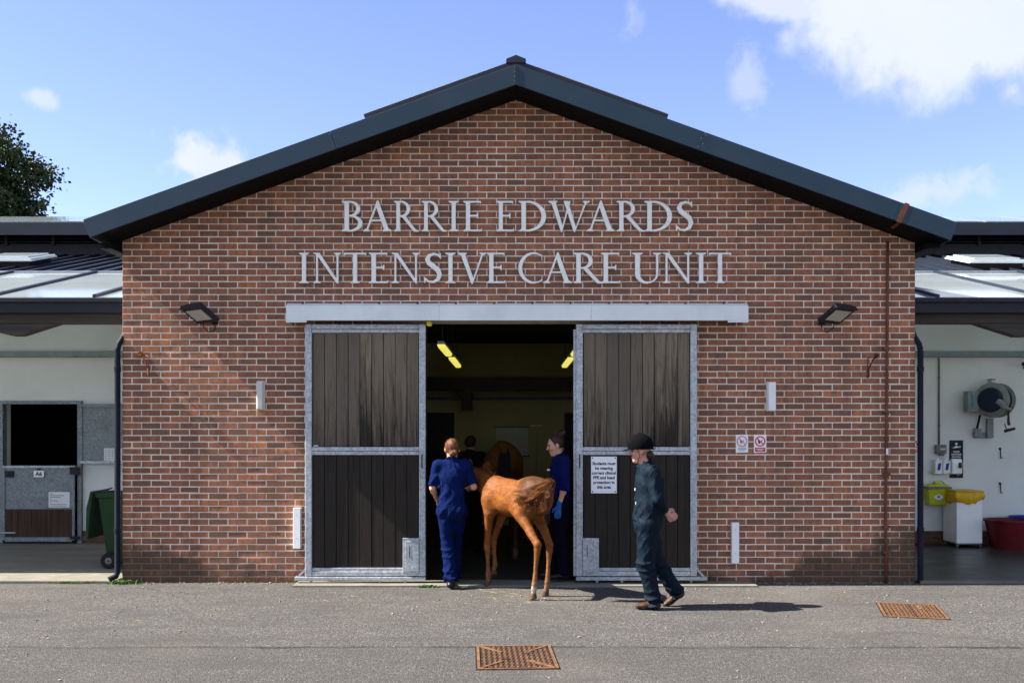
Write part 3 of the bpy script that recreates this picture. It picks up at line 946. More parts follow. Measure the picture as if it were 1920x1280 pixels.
# ------------------------------------------------------------------ smooth solids from distance fields (bodies, cloth, letters)
class Field:
    def __init__(self, lo, hi, res):
        self.lo = np.array(lo, np.float32)
        self.res = res
        n = np.ceil((np.array(hi) - self.lo) / res).astype(int) + 1
        self.ax = [self.lo[i] + res * np.arange(n[i], dtype=np.float32) for i in range(3)]
        self.D = np.full(n, 0.12, np.float32)

    def _win(self, lo, hi):
        s = []
        for i in range(3):
            a = int(np.floor((lo[i] - self.lo[i]) / self.res))
            b = int(np.ceil((hi[i] - self.lo[i]) / self.res)) + 1
            s.append(slice(max(a, 0), max(min(b, len(self.ax[i])), 0)))
        return tuple(s)

    def _pts(self, w_):
        return np.meshgrid(self.ax[0][w_[0]], self.ax[1][w_[1]], self.ax[2][w_[2]], indexing='ij', sparse=True)

    def _put(self, w_, d, k, cut=False):
        a = self.D[w_]
        if cut:
            self.D[w_] = np.maximum(a, -d)
            return
        if k <= 0:
            self.D[w_] = np.minimum(a, d)
        else:
            h = np.clip(0.5 + 0.5 * (a - d) / k, 0, 1)
            self.D[w_] = a + (d - a) * h - k * h * (1 - h)

    def cone(self, a, b, ra, rb, k=0.02, squash=None, cut=False, flat=False):
        """Tapered capsule; squash=(axis vector, factor) flattens it along that axis."""
        a, b = np.array(a, np.float32), np.array(b, np.float32)
        r = max(ra, rb) * (1.0 if squash is None else max(1.0, squash[1])) + k + 3 * self.res
        w_ = self._win(np.minimum(a, b) - r, np.maximum(a, b) + r)
        X, Y, Z = self._pts(w_)
        ab = b - a
        L2 = float(ab @ ab) + 1e-9
        px_, py_, pz_ = X - a[0], Y - a[1], Z - a[2]
        t = np.clip((px_ * ab[0] + py_ * ab[1] + pz_ * ab[2]) / L2, 0, 1)
        dx, dy, dz = px_ - t * ab[0], py_ - t * ab[1], pz_ - t * ab[2]
        if squash is not None:
            n = np.array(squash[0], np.float32)
            n /= np.linalg.norm(n)
            s = dx * n[0] + dy * n[1] + dz * n[2]
            g_ = (1.0 / squash[1] - 1.0) * s
            dx, dy, dz = dx + g_ * n[0], dy + g_ * n[1], dz + g_ * n[2]
        d = np.sqrt(dx * dx + dy * dy + dz * dz) - (ra + t * (rb - ra))
        if squash is not None and squash[1] < 1:
            d = d * (0.5 + 0.5 * squash[1])
        if flat:
            L = math.sqrt(L2)
            d = np.maximum(d, ((px_ - ab[0]) * ab[0] + (py_ - ab[1]) * ab[1] + (pz_ - ab[2]) * ab[2]) / L)
        self._put(w_, d.astype(np.float32), k, cut)
        return self

    def chain(self, pts, radii, k=0.02, squash=None):
        for (a, b), (ra, rb) in zip(zip(pts, pts[1:]), zip(radii, radii[1:])):
            self.cone(a, b, ra, rb, k, squash)
        return self

    def ell(self, c, rad, k=0.02, rot=None, cut=False):
        c = np.array(c, np.float32)
        r = max(rad) + k + 3 * self.res
        w_ = self._win(c - r, c + r)
        X, Y, Z = self._pts(w_)
        x, y, z = X - c[0], Y - c[1], Z - c[2]
        if rot is not None:
            m = np.array(rot, np.float32)            # columns are the ellipsoid's own axes
            x, y, z = (x * m[0, 0] + y * m[1, 0] + z * m[2, 0], x * m[0, 1] + y * m[1, 1] + z * m[2, 1], x * m[0, 2] + y * m[1, 2] + z * m[2, 2])
        q = np.sqrt((x / rad[0]) ** 2 + (y / rad[1]) ** 2 + (z / rad[2]) ** 2)
        g_ = np.sqrt((x / rad[0] ** 2) ** 2 + (y / rad[1] ** 2) ** 2 + (z / rad[2] ** 2) ** 2) + 1e-6
        d = q * (q - 1.0) / g_
        self._put(w_, d.astype(np.float32), k, cut)
        return self

    def clip(self, p, n):
        """Keep what lies behind the plane through p with outward normal n."""
        X, Y, Z = np.meshgrid(*self.ax, indexing='ij', sparse=True)
        self.D = np.maximum(self.D, ((X - p[0]) * n[0] + (Y - p[1]) * n[1] + (Z - p[2]) * n[2]).astype(np.float32))
        return self

    def shift(self, fn):
        X, Y, Z = np.meshgrid(*self.ax, indexing='ij', sparse=True)
        near = np.abs(self.D) < 0.05
        d = np.broadcast_to(fn(X, Y, Z), self.D.shape)
        self.D = np.where(near, self.D + d, self.D).astype(np.float32)
        return self

    def mesh(self, name, mat, relax=1):
        D, n = self.D, self.D.shape
        D = np.pad(D, 1, constant_values=0.1)
        org = self.lo - self.res
        S = D < 0
        c8 = sum(S[i:S.shape[0] - 1 + i, j:S.shape[1] - 1 + j, k:S.shape[2] - 1 + k].astype(np.int8) for i in (0, 1) for j in (0, 1) for k in (0, 1))
        act = (c8 > 0) & (c8 < 8)
        idx = np.argwhere(act)
        num = np.full(act.shape, -1, np.int32)
        num[act] = np.arange(len(idx))
        acc, cnt = np.zeros((len(idx), 3)), np.zeros((len(idx), 1))
        for ax in range(3):
            o1, o2 = [q for q in range(3) if q != ax]
            for u in (0, 1):
                for v in (0, 1):
                    a = idx.copy()
                    a[:, o1] += u
                    a[:, o2] += v
                    b = a.copy()
                    b[:, ax] += 1
                    da, db = D[a[:, 0], a[:, 1], a[:, 2]], D[b[:, 0], b[:, 1], b[:, 2]]
                    x = (da < 0) != (db < 0)
                    t = np.where(x, da / np.where(x, da - db, 1), 0)
                    p = a.astype(float)
                    p[:, ax] += t
                    acc[x] += p[x]
                    cnt[x] += 1
        V = org + (acc / cnt) * self.res
        quads = []
        for ax in range(3):
            o1, o2 = [q for q in range(3) if q != ax]
            sl = [slice(None)] * 3
            s2 = [slice(None)] * 3
            sl[ax], s2[ax] = slice(0, -1), slice(1, None)
            e = np.argwhere(S[tuple(sl)] != S[tuple(s2)])
            fl = S[e[:, 0], e[:, 1], e[:, 2]]
            cs = []
            for u, v in ((0, 0), (-1, 0), (-1, -1), (0, -1)):
                c = e.copy()
                c[:, o1] += u
                c[:, o2] += v
                cs.append(num[c[:, 0], c[:, 1], c[:, 2]])
            q = np.stack(cs, 1)
            if ax == 1:
                fl = ~fl
            q[~fl] = q[~fl][:, ::-1]
            quads.append(q)
        F = np.concatenate(quads)
        F = F[(F >= 0).all(1)]
        for _ in range(relax):
            s = np.zeros_like(V)
            m = np.zeros((len(V), 1))
            for a, b in ((0, 1), (1, 2), (2, 3), (3, 0)):
                np.add.at(s, F[:, a], V[F[:, b]])
                np.add.at(s, F[:, b], V[F[:, a]])
                np.add.at(m, F[:, a], 1)
                np.add.at(m, F[:, b], 1)
            V = V * 0.5 + 0.5 * s / np.maximum(m, 1)
        me = bpy.data.meshes.new(name)
        me.vertices.add(len(V))
        me.vertices.foreach_set('co', V.astype(np.float32).ravel())
        me.loops.add(F.size)
        me.loops.foreach_set('vertex_index', F.astype(np.int32).ravel())
        me.polygons.add(len(F))
        me.polygons.foreach_set('loop_start', np.arange(0, F.size, 4, dtype=np.int32))
        me.update(calc_edges=True)
        me.validate()
        me.polygons.foreach_set('use_smooth', np.ones(len(me.polygons), bool))
        if mat:
            me.materials.append(mat)
        return me
# ------------------------------------------------------------------ the raised letters over the doors
def letter_mesh(ch):
    N_ = 84
    w_ = {'I': .36, 'E': .62, 'T': .74, 'N': .88, 'V': .94, 'W': 1.34, 'A': .94, 'B': .66, 'R': .92, 'D': .84, 'C': .86, 'S': .58, 'U': .88}[ch]
    ax = np.arange(-0.06, w_ + 0.08, 1.0 / N_)
    az = np.arange(-0.06, 1.08, 1.0 / N_)
    X, Z = np.meshgrid(ax, az, indexing='ij')
    out = np.full(X.shape, 9.0)

    def poly(*p):
        d = np.full(X.shape, -9.0)
        ar = sum(a[0] * b[1] - b[0] * a[1] for a, b in zip(p, p[1:] + p[:1]))
        q = p if ar > 0 else p[::-1]
        for a, b in zip(q, q[1:] + q[:1]):
            ex, ez = b[0] - a[0], b[1] - a[1]
            L = math.hypot(ex, ez)
            d = np.maximum(d, ((X - a[0]) * ez - (Z - a[1]) * ex) / L)
        return d

    def ring(cx, cz, rx, rz, ix, iz, irx, irz):
        e1 = (np.hypot((X - cx) / rx, (Z - cz) / rz) - 1) * min(rx, rz)
        e2 = (np.hypot((X - ix) / irx, (Z - iz) / irz) - 1) * min(irx, irz)
        return np.maximum(e1, -e2)

    def put(d):
        nonlocal out
        out = np.minimum(out, d)

    def serif(x0, x1, z, up, l=0.085, r=0.085):
        s = 1 if up else -1
        put(poly((x0 - l, z), (x1 + r, z), (x1 + r, z + s * .028), (x1, z + s * .085), (x0, z + s * .085), (x0 - l, z + s * .028)))

    def stem(x0, x1, bot=True, top=True, **kw):
        put(poly((x0, 0), (x1, 0), (x1, 1), (x0, 1)))
        if bot:
            serif(x0, x1, 0, True, **kw)
        if top:
            serif(x0, x1, 1, False, **kw)
    if ch == 'I':
        stem(.11, .25, l=.1, r=.1)
    elif ch == 'E':
        stem(.09, .23, r=.02)
        put(poly((.1, .94), (.56, .94), (.56, 1), (.1, 1)))
        put(poly((.46, 1), (.575, 1), (.575, .83), (.55, .83), (.53, .94)))
        put(poly((.2, .485), (.46, .485), (.46, .545), (.2, .545)))
        put(poly((.40, .515), (.465, .61), (.485, .61), (.485, .42), (.465, .42)))
        put(poly((.1, 0), (.58, 0), (.58, .06), (.1, .06)))
        put(poly((.48, 0), (.595, 0), (.62, .19), (.595, .19), (.55, .06)))
    elif ch == 'T':
        stem(.30, .44, top=False)
        put(poly((.02, .94), (.72, .94), (.72, 1), (.02, 1)))
        put(poly((.0, 1.0), (.16, 1), (.06, .94), (.025, .82), (.0, .82)))
        put(poly((.74, 1.0), (.58, 1), (.68, .94), (.715, .82), (.74, .82)))
    elif ch == 'N':
        stem(.09, .15, top=False)
        put(poly((.735, 0), (.795, 0), (.795, 1), (.735, 1)))
        serif(.735, .795, 1, False)
        put(poly((.06, 1), (.20, 1), (.795, .06), (.795, -.02), (.735, .0)))
        put(poly((.0, 1), (.2, 1), (.12, .92), (.0, .975)))
    elif ch == 'V':
        put(poly((.08, 1), (.235, 1), (.53, .13), (.50, -.02), (.455, -.02)))
        put(poly((.80, 1), (.865, 1), (.50, -.02), (.46, -.02), (.465, .02)))
        serif(.08, .235, 1, False, .08, .07)
        serif(.80, .865, 1, False, .075, .075)
    elif ch == 'W':
        for o in (0, .415):
            put(poly((.08 + o, 1), (.225 + o, 1), (.48 + o, .13), (.45 + o, -.02), (.41 + o, -.02)))
            put(poly((.66 + o + (.12 if o else 0), 1), (.725 + o + (.12 if o else 0), 1), (.45 + o, -.02), (.41 + o, -.02)))
        serif(.08, .225, 1, False, .08, .07)
        serif(1.195, 1.26, 1, False, .08, .075)
    elif ch == 'A':
        put(poly((.085, 0), (.15, 0), (.48, .90), (.50, 1.02), (.455, 1.02)))
        put(poly((.455, 1.02), (.50, 1.02), (.865, 0), (.70, 0), (.43, .80)))
        put(poly((.20, .33), (.68, .33), (.66, .39), (.22, .39)))
        serif(.085, .15, 0, True, .08, .08)
        serif(.70, .865, 0, True, .07, .075)
    elif ch in 'BRD':
        stem(.09, .23, r=.03)
        cl = poly((.16, -.1), (1.2, -.1), (1.2, 1.1), (.16, 1.1))
        if ch == 'B':
            put(np.maximum(ring(.26, .745, .31, .257, .23, .745, .215, .20), cl))
            put(np.maximum(ring(.26, .268, .38, .277, .23, .268, .275, .215), cl))
        elif ch == 'R':
            put(np.maximum(ring(.28, .735, .32, .268, .245, .735, .225, .208), cl))
            put(poly((.27, .50), (.44, .50), (.83, .04), (.83, -.01), (.74, -.01)))
            put(poly((.76, -.01), (.92, -.01), (.92, .02), (.80, .075)))
        else:
            put(np.maximum(ring(.28, .5, .55, .505, .24, .5, .445, .442), cl))
    elif ch == 'C':
        put(np.maximum(ring(.52, .5, .52, .515, .575, .5, .44, .45), poly((-.1, -.1), (.84, -.1), (.84, 1.1), (-.1, 1.1))))
        put(poly((.81, .93), (.84, .93), (.84, .74), (.82, .74)))
        put(poly((.81, .07), (.84, .07), (.845, .25), (.825, .25)))
    elif ch == 'S':
        P_ = [(.50, .86), (.43, .935), (.30, .962), (.17, .905), (.115, .78), (.165, .665), (.30, .555), (.43, .44), (.49, .29), (.44, .125), (.30, .04), (.15, .055), (.06, .15)]
        r_ = [.028, .032, .04, .056, .07, .078, .083, .08, .07, .056, .04, .032, .028]
        for (a, b), (ra, rb) in zip(zip(P_, P_[1:]), zip(r_, r_[1:])):
            ex, ez = b[0] - a[0], b[1] - a[1]
            t_ = np.clip(((X - a[0]) * ex + (Z - a[1]) * ez) / (ex * ex + ez * ez), 0, 1)
            put(np.hypot(X - a[0] - t_ * ex, Z - a[1] - t_ * ez) - (ra + t_ * (rb - ra)))
        put(poly((.49, .99), (.52, .99), (.535, .79), (.515, .79), (.47, .90)))
        put(poly((.05, .01), (.02, .01), (.01, .22), (.03, .22), (.08, .1)))
    elif ch == 'U':
        put(poly((.10, .31), (.24, .31), (.24, 1), (.10, 1)))
        put(poly((.70, .31), (.765, .31), (.765, 1), (.70, 1)))
        serif(.10, .24, 1, False)
        serif(.70, .765, 1, False)
        put(np.maximum(ring(.4325, .32, .3325, .335, .47, .32, .23, .27), poly((-.1, -.1), (1, -.1), (1, .325), (-.1, .325))))
    ins = np.argwhere(out < 0)
    x0, x1 = ax[ins[:, 0].min()], ax[ins[:, 0].max()]
    f = Field((0, 0, 0), (0.01, 0.01, 0.01), 1.0 / N_)
    hy = 0.045
    f.ax = [ax.astype(np.float32), np.arange(-5, 6, dtype=np.float32) / N_, az.astype(np.float32)]
    f.lo = np.array([ax[0], -5.0 / N_, az[0]], np.float32)
    f.D = np.maximum(out[:, None, :], np.abs(f.ax[1])[None, :, None] - hy).astype(np.float32)
    me = f.mesh('letter_' + ch.lower(), M['letter'], relax=0)
    me.set_sharp_from_angle(angle=R(50))
    return me, x0, x1


sign = thing('building_sign', 'silver serif capitals reading BARRIE EDWARDS INTENSIVE CARE UNIT across the brick gable', 'sign', (0.05, -0.05, 3.5))
LET = {}
LINE1 = [('B', 640.8, 679.3), ('A', 681, 734.3), ('R', 739, 785), ('R', 791, 838), ('I', 841.3, 859.7), ('E', 868.8, 903.9), ('E', 930.7, 964),
         ('D', 972.6, 1023.5), ('W', 1028.7, 1105.5), ('A', 1100, 1152.5), ('R', 1156.6, 1209), ('D', 1208.6, 1259.7), ('S', 1267, 1300)]
LINE2 = [('I', 560.6, 579), ('N', 588, 639), ('T', 645.4, 686.7), ('E', 691.7, 728), ('N', 734.8, 786.3), ('S', 794.8, 828.7), ('I', 835, 854),
         ('V', 858.5, 911), ('E', 912.4, 948), ('C', 972.6, 1017), ('A', 1019, 1072), ('R', 1075.7, 1130.7), ('E', 1127, 1163), ('U', 1185.7, 1239.6),
         ('N', 1243, 1297), ('I', 1305, 1324), ('T', 1330, 1371)]
CAP = 0.355
for line, base in ((LINE1, 434.0), (LINE2, 531.0)):
    for ch, a, b_ in line:
        if ch not in LET:
            LET[ch] = letter_mesh(ch)
        me, x0, x1 = LET[ch]
        pa, pb = px(a, base, -0.05), px(b_, base, -0.05)
        sx = (pb.x - pa.x) / (x1 - x0)
        o = link('letter', me, sign)
        o.location = (pa.x - x0 * sx, -0.043, pa.z)
        o.scale = (sx, 0.42, CAP)

# ------------------------------------------------------------------ sliding doors under their track hood
hood = thing('door_track_hood', 'long pale grey metal hood covering the sliding door track', 'door track', (0.06, -0.15, 3.03))
HL, HR, HM = -2.585, 2.705, [-0.835, 0.905]
xs = [HL] + HM + [HR]
for a, b_ in zip(xs, xs[1:]):
    part('hood_panel', M['hood'], hood, lambda m: m.prism([(-0.285, 3.040), (-0.285, 3.208), (-0.215, 3.243), (-0.005, 3.243), (-0.005, 3.225), (-0.20, 3.225), (-0.272, 3.195), (-0.272, 3.040)], a + 0.0015, b_ - 0.0015, 'x'))
for a in (HL, HR):
    s = 1 if a < 0 else -1
    part('end_plate', M['hood'], hood, lambda m: m.prism([(-0.283, 3.018), (-0.283, 3.206), (-0.217, 3.238), (-0.006, 3.238), (-0.006, 3.018)], a + s * 0.002, a + s * 0.008, 'x'))
    part('end_flap', M['hood'], hood, lambda m: m.box(min(a, a + s * 0.235), max(a, a + s * 0.235), -0.284, -0.273, 3.018, 3.0385))
part('track_rail', M['galv_dark'], hood, lambda m: m.box(HL + 0.25, HR - 0.25, -0.262, -0.10, 3.052, 3.10))
for k in range(12):
    x = HL + 0.18 + k * 0.4395
    part('bolt', M['black'], hood, lambda m: m.lathe((x, -0.235, 3.236), [(0.011, 0), (0.011, 0.012), (0.007, 0.016)], 'z', 8))
part('stop_buffer', M['bufyellow'], hood, lambda m: m.box(-0.985, -0.925, -0.20, -0.14, 2.985, 3.045), bevel=0.012)


def sliding_door(x0, x1, inner, lab):
    """inner: +1 when the opening lies to the right of the door."""
    YF, YK = -0.165, -0.105
    d = thing('sliding_door', lab, 'door', ((x0 + x1) / 2, -0.13, 0.06), 0, 'pair of sliding doors')
    zt, zb, zm0, zm1 = 3.012, 0.10, 1.500, 1.592
    sw = 0.076
    g_ = M['galv']
    for x in (x0, x1 - sw):
        part('stile', g_, d, lambda m: m.box(x, x + sw, YF, YK, zb, zt), bevel=0.006)
    xa, xb = x0 + sw + 0.001, x1 - sw - 0.001
    part('top_rail', g_, d, lambda m: m.box(xa, xb, YF + 0.003, YK, zt - 0.058, zt - 0.003), bevel=0.006)
    part('board_cap', g_, d, lambda m: m.box(xa, xb, YF + 0.012, YK, zt - 0.10, zt - 0.062), bevel=0.004)
    part('middle_rail', g_, d, lambda m: m.box(xa, xb, YF + 0.003, YK, zm0 + 0.047, zm1), bevel=0.005)
    part('middle_rail', g_, d, lambda m: m.box(xa, xb, YF + 0.014, YK, zm0, zm0 + 0.044), bevel=0.005)
    part('bottom_rail', g_, d, lambda m: m.box(xa, xb, YF + 0.003, YK, zb + 0.002, zb + 0.055), bevel=0.005)
    part('board_foot', g_, d, lambda m: m.box(xa, xb, YF + 0.014, YK, zb + 0.058, zb + 0.095), bevel=0.004)
    part('backing', M['soffit'], d, lambda m: m.box(xa, xb, -0.118, -0.108, zb + 0.1, zt - 0.11))
    n = 9
    pw = (xb - xa - 0.012) / n
    for z0, z1, mt in ((zm1 + 0.006, zt - 0.104, 'plank_up'), (zb + 0.099, zm0 - 0.006, 'plank_low')):
        for k in range(n):
            a = xa + 0.006 + k * pw
            y = YF + 0.028 + rnd.uniform(-0.003, 0.006)
            j = rnd.uniform(0.003, 0.0065)
            part('plank', M[mt], d, lambda m: m.box(a + j, a + pw - 0.002, y, -0.12, z0, z1), bevel=0.003)
    # kick box at the bottom corner next to the opening, with its cover plate
    kx0, kx1 = (x1 - sw - 0.186, x1 - sw - 0.001) if inner > 0 else (x0 + sw + 0.001, x0 + sw + 0.186)
    kb = part('corner_box', g_, d, lambda m: m.box(kx0, kx1, YF - 0.012, YF + 0.012, zb + 0.045, zb + 0.442), bevel=0.004)
    e0, e1 = (kx0 + 0.03, kx1) if inner > 0 else (kx0, kx1 - 0.03)
    part('cover_plate', g_, kb, lambda m: m.box(e0, e1, YF - 0.018, YF - 0.0125, zb + 0.06, zb + 0.405), bevel=0.002)
    part('slot', M['black'], kb, lambda m: m.box(e0 + 0.045, e0 + 0.052, YF - 0.020, YF - 0.0185, zb + 0.22, zb + 0.35))
    # guide channel, its brace and the floor rollers
    g0, g1 = (x0 - 0.118, x1) if inner > 0 else (x0, x1 + 0.118)
    ch = part('guide_channel', g_, d, lambda m: m.box(g0, g1, YF - 0.012, YK + 0.01, 0.052, 0.092), bevel=0.004)
    ex = g0 if inner > 0 else g1
    s = 1 if inner > 0 else -1
    part('brace', g_, ch, lambda m: m.prism([(ex + s * 0.02, 0.093), (ex + s * 0.052, 0.093), (ex + s * 0.117, 0.16), (ex + s * 0.117, 0.20)], YF + 0.01, YK - 0.01))
    part('strap', M['rust_dark'], ch, lambda m: m.prism([(ex + s * 0.078, 0.155), (ex + s * 0.083, 0.155), (ex + s * 0.116, 0.27), (ex + s * 0.116, 0.285)], YF + 0.02, YK - 0.02))
    for f in (0.12, 0.65, 0.84):
        x = g0 + (g1 - g0) * (f if inner > 0 else 1 - f)
        part('roller', M['steel'], ch, lambda m: m.lathe((x, -0.135, 0.037), [(0.014, -0.014), (0.014, 0.014)], 'y', 10))
    # pull handle on the stile beside the opening
    hx = x1 - sw / 2 if inner > 0 else x0 + sw / 2
    part('handle', M['black'], d, lambda m: m.tube([(hx, YF, 1.505), (hx, YF - 0.035, 1.500), (hx, YF - 0.045, 1.46), (hx, YF - 0.045, 1.40), (hx, YF - 0.035, 1.36), (hx, YF, 1.355)], 0.007, 8), smooth=True)
    # rubber edge strip
    ex2 = (x1 + 0.001, x1 + 0.010) if inner > 0 else (x0 - 0.030, x0 - 0.001)
    part('edge_strip', M['rubber'] if inner > 0 else g_, d, lambda m: m.box(*ex2, YF + 0.028, YK, zb, zt - 0.06), bevel=0.002)
    return d


door_l = sliding_door(-2.392, -0.999, 1, 'left sliding door of dark vertical boards in a galvanised frame')
door_r = sliding_door(0.742, 2.139, -1, 'right sliding door of dark vertical boards carrying the white notice')
part('maker_plate', M['paper'], door_l, lambda m: m.box(-2.30, -2.245, -0.140, -0.138, 1.601, 1.612))


def panel_sign(name, lab, cat, x0, x1, z0, z1, y, mat, group=None, th=0.003, r=0.0):
    t_ = thing(name, lab, cat, ((x0 + x1) / 2, y, z0), 0, group)
    part('panel', mat, t_, lambda m: m.box(x0, x1, y - th, y, z0, z1), bevel=r or 0.001)
    return t_


# the notice on the right-hand door
a, b_ = px(1108.3, 855.5, -0.142), px(1156.5, 924.3, -0.142)
nt = panel_sign('notice_sign', 'white notice on the right sliding door about wearing correct clinical PPE', 'sign', a.x, b_.x, b_.z, a.z, -0.138, M['sign_white'])
cx = (a.x + b_.x) / 2
for k, ln in enumerate(['Students must', 'be wearing', 'correct clinical', 'PPE and head', 'protection in', 'this area']):
    text('lettering', ln, M['ink'], nt, (cx, -0.1416, a.z - 0.096 - k * 0.0545), 0.0345, squeeze=0.97, bold=0.0016)
for x in (a.x + 0.018, b_.x - 0.018):
    for z in (b_.z + 0.018, a.z - 0.018):
        part('screw', M['ink'], nt, lambda m: m.lathe((x, -0.1412, z), [(0.008, 0), (0.006, 0.003)], 'y', 10))


def arc_pts(cx, cz, r0, r1, a0, a1, n):
    o = [(cx + r1 * math.cos(a0 + (a1 - a0) * i / n), cz + r1 * math.sin(a0 + (a1 - a0) * i / n)) for i in range(n + 1)]
    return o, [(cx + r0 * math.cos(a0 + (a1 - a0) * i / n), cz + r0 * math.sin(a0 + (a1 - a0) * i / n)) for i in range(n + 1)]


def ban_ring(m, cx, cz, r, wd, y):
    o, i_ = arc_pts(cx, cz, r - wd, r, 0, 2 * math.pi, 28)
    for k in range(28):
        m.add([(o[k][0], y, o[k][1]), (o[k + 1][0], y, o[k + 1][1]), (i_[k + 1][0], y, i_[k + 1][1]), (i_[k][0], y, i_[k][1])], [(0, 1, 2, 3)])
    c, s, hw = math.cos(R(-45)), math.sin(R(-45)), wd * 0.42
    L = r - wd
    m.add([(cx + u * L * c - v * hw * s, y - 0.0005, cz + u * L * s + v * hw * c) for u, v in ((-1, -1), (1, -1), (1, 1), (-1, 1))], [(0, 1, 2, 3)])


def ban_sign(lab, x0, x1, z0, z1, y, bold, group, phone):
    s_ = panel_sign('safety_sign', lab, 'sign', x0, x1, z0, z1, y, M['sign_white'], group)
    cx, cz, r = (x0 + x1) / 2, z1 - (x1 - x0) * 0.53, (x1 - x0) * 0.42
    yy = y - 0.0042
    part('pictogram', M['ink'] if bold else M['grey_ink'], s_, lambda m: (
        m.add([(cx + u * r, yy + 0.0004, cz + v * r) for u, v in ((-.42, .30), (-.22, .36), (.0, -.20), (-.10, -.48), (-.34, -.40))], [(0, 1, 2, 3, 4)]),
        m.add([(cx + u * r, yy + 0.0004, cz + v * r) for u, v in ((.04, -.22), (.50, .18), (.42, .28), (-.02, -.06))], [(0, 1, 2, 3)])))
    part('ban_ring', M['red_ink'], s_, lambda m: ban_ring(m, cx, cz, r, r * (0.24 if bold else 0.15), yy))
    h = z1 - z0
    if bold:
        part('caption_panel', M['red_ink'], s_, lambda m: m.box(x0 + 0.013, x1 - 0.013, yy + 0.0002, yy + 0.001, z0 + 0.01, z0 + h * 0.28))
        part('print_line', M['sign_white'], s_, lambda m: m.box(x0 + 0.028, x1 - 0.028, yy - 0.0008, yy - 0.0002, z0 + h * 0.185, z0 + h * 0.215))
        part('print_line', M['sign_white'], s_, lambda m: m.box(x0 + 0.040, x1 - 0.040, yy - 0.0008, yy - 0.0002, z0 + h * 0.11, z0 + h * 0.135))
    else:
        for k, ind in enumerate((0.028, 0.022, 0.038)):
            part('print_line', M['grey_ink'], s_, lambda m: m.box(x0 + ind, x1 - ind, yy - 0.0002, yy + 0.0004, z0 + h * (0.25 - 0.075 * k), z0 + h * (0.285 - 0.075 * k)))
        part('border', M['red_ink'], s_, lambda m: m.box(x0 + 0.016, x1 - 0.016, yy + 0.0003, yy + 0.001, z0 + h * 0.345, z0 + h * 0.355))
    return s_


a, b_ = px(1379.5, 814.5, -0.004), px(1402.8, 848, -0.004)
ban_sign('small pale sign with a thin red ban ring, left one of the pair', a.x, b_.x, b_.z, a.z, -0.005, False, 'red ring ban signs', False)
a, b_ = px(1413.5, 814.5, -0.004), px(1437, 848, -0.004)
ban_sign('small white sign with bold red ban ring and red caption bar', a.x, b_.x, b_.z, a.z, -0.005, True, 'red ring ban signs', False)
a, b_ = px(1713, 823, 3.88), px(1730.5, 849, 3.88)
ban_sign('red ringed ban sign on the white wing wall, half hidden by the brick corner', a.x, b_.x, b_.z, a.z, 3.893, True, 'red ring ban signs', False)

# ------------------------------------------------------------------ fittings on the brick face
def floodlight(x, z, turn, lab):
    t_ = thing('floodlight', lab, 'floodlight', (x, -0.02, z), 0, 'wall floodlights')
    part('bracket', M['black'], t_, lambda m: (m.box(x - 0.035, x + 0.035, -0.02, -0.003, z - 0.05, z + 0.04), m.tube([(x, -0.02, z), (x - turn * 0.02, -0.075, z + 0.01)], 0.014, 8)))
    Mx = Matrix.Rotation(R(-38) * turn, 3, 'Z') @ Matrix.Rotation(R(-33), 3, 'X')
    c = Vector((x - turn * 0.11, -0.22, z + 0.05))
    # flat cast case: broad at the lens, bevelled towards the back
    pr = [(-0.20, -0.026), (0.20, -0.026), (0.20, 0.014), (0.15, 0.042), (-0.15, 0.042), (-0.20, 0.014)]
    mb = MB()
    vs = [c + Mx @ Vector((p, q, h)) for q, s in ((-0.14, 1), (0.14, 1)) for p, h in pr]
    n = len(pr)
    mb.add(vs, [tuple(range(n)), tuple(range(2 * n - 1, n - 1, -1))] + [(i, i + n, (i + 1) % n + n, (i + 1) % n) for i in range(n)])
    case = mb.build('case', M['black'], t_, bevel=0.006)
    part('lens', M['lens'], case, lambda m: m.obox(c + Mx @ Vector((0, -0.005, -0.029)), (0.145, 0.088, 0.003), Mx))
    part('visor', M['black'], case, lambda m: m.obox(c + Mx @ Vector((0, -0.144, -0.012)), (0.203, 0.005, 0.03), Mx))
    for k in range(7):
        part('cooling_fin', M['black'], case, lambda m: m.obox(c + Mx @ Vector((-0.105 + 0.035 * k, 0.02, 0.04)), (0.004, 0.085, 0.014), Mx))
    part('cable', M['black'], t_, lambda m: m.tube([(x - turn * 0.10, -0.16, z), (x - turn * 0.105, -0.12, z - 0.09), (x - turn * 0.06, -0.07, z - 0.145), (x - turn * 0.005, -0.03, z - 0.13), (x + turn * 0.0, -0.012, z - 0.06)], 0.006, 8), smooth=True)
    return t_


p_ = px(404, 600, 0)
floodlight(p_.x, p_.z, 1, 'black floodlight angled left on the brick wall, left of the doors')
p_ = px(1540, 601, 0)
floodlight(p_.x, p_.z, -1, 'black floodlight angled right on the brick wall, beside the copper pipe')


def bulkhead(x0, x1, z0, z1, mat, lab):
    t_ = thing('bulkhead_light', lab, 'wall light', ((x0 + x1) / 2, -0.04, z0), 0, 'white bulkhead lights')
    part('base', M['ivory'], t_, lambda m: m.box(x0, x1, -0.04, -0.002, z0, z1), bevel=0.008)
    df = part('diffuser', mat, t_, lambda m: m.prism([(x0 + 0.008, -0.041), (x0 + 0.016, -0.085), (x1 - 0.016, -0.085), (x1 - 0.008, -0.041)], z0 + 0.008, z1 - 0.008, 'z'), bevel=0.008)
    for k in range(3):
        x = x0 + (x1 - x0) * (0.3 + 0.2 * k)
        part('rib', mat, df, lambda m: m.box(x - 0.003, x + 0.003, -0.0885, -0.0855, z0 + 0.03, z1 - 0.03))
    return t_


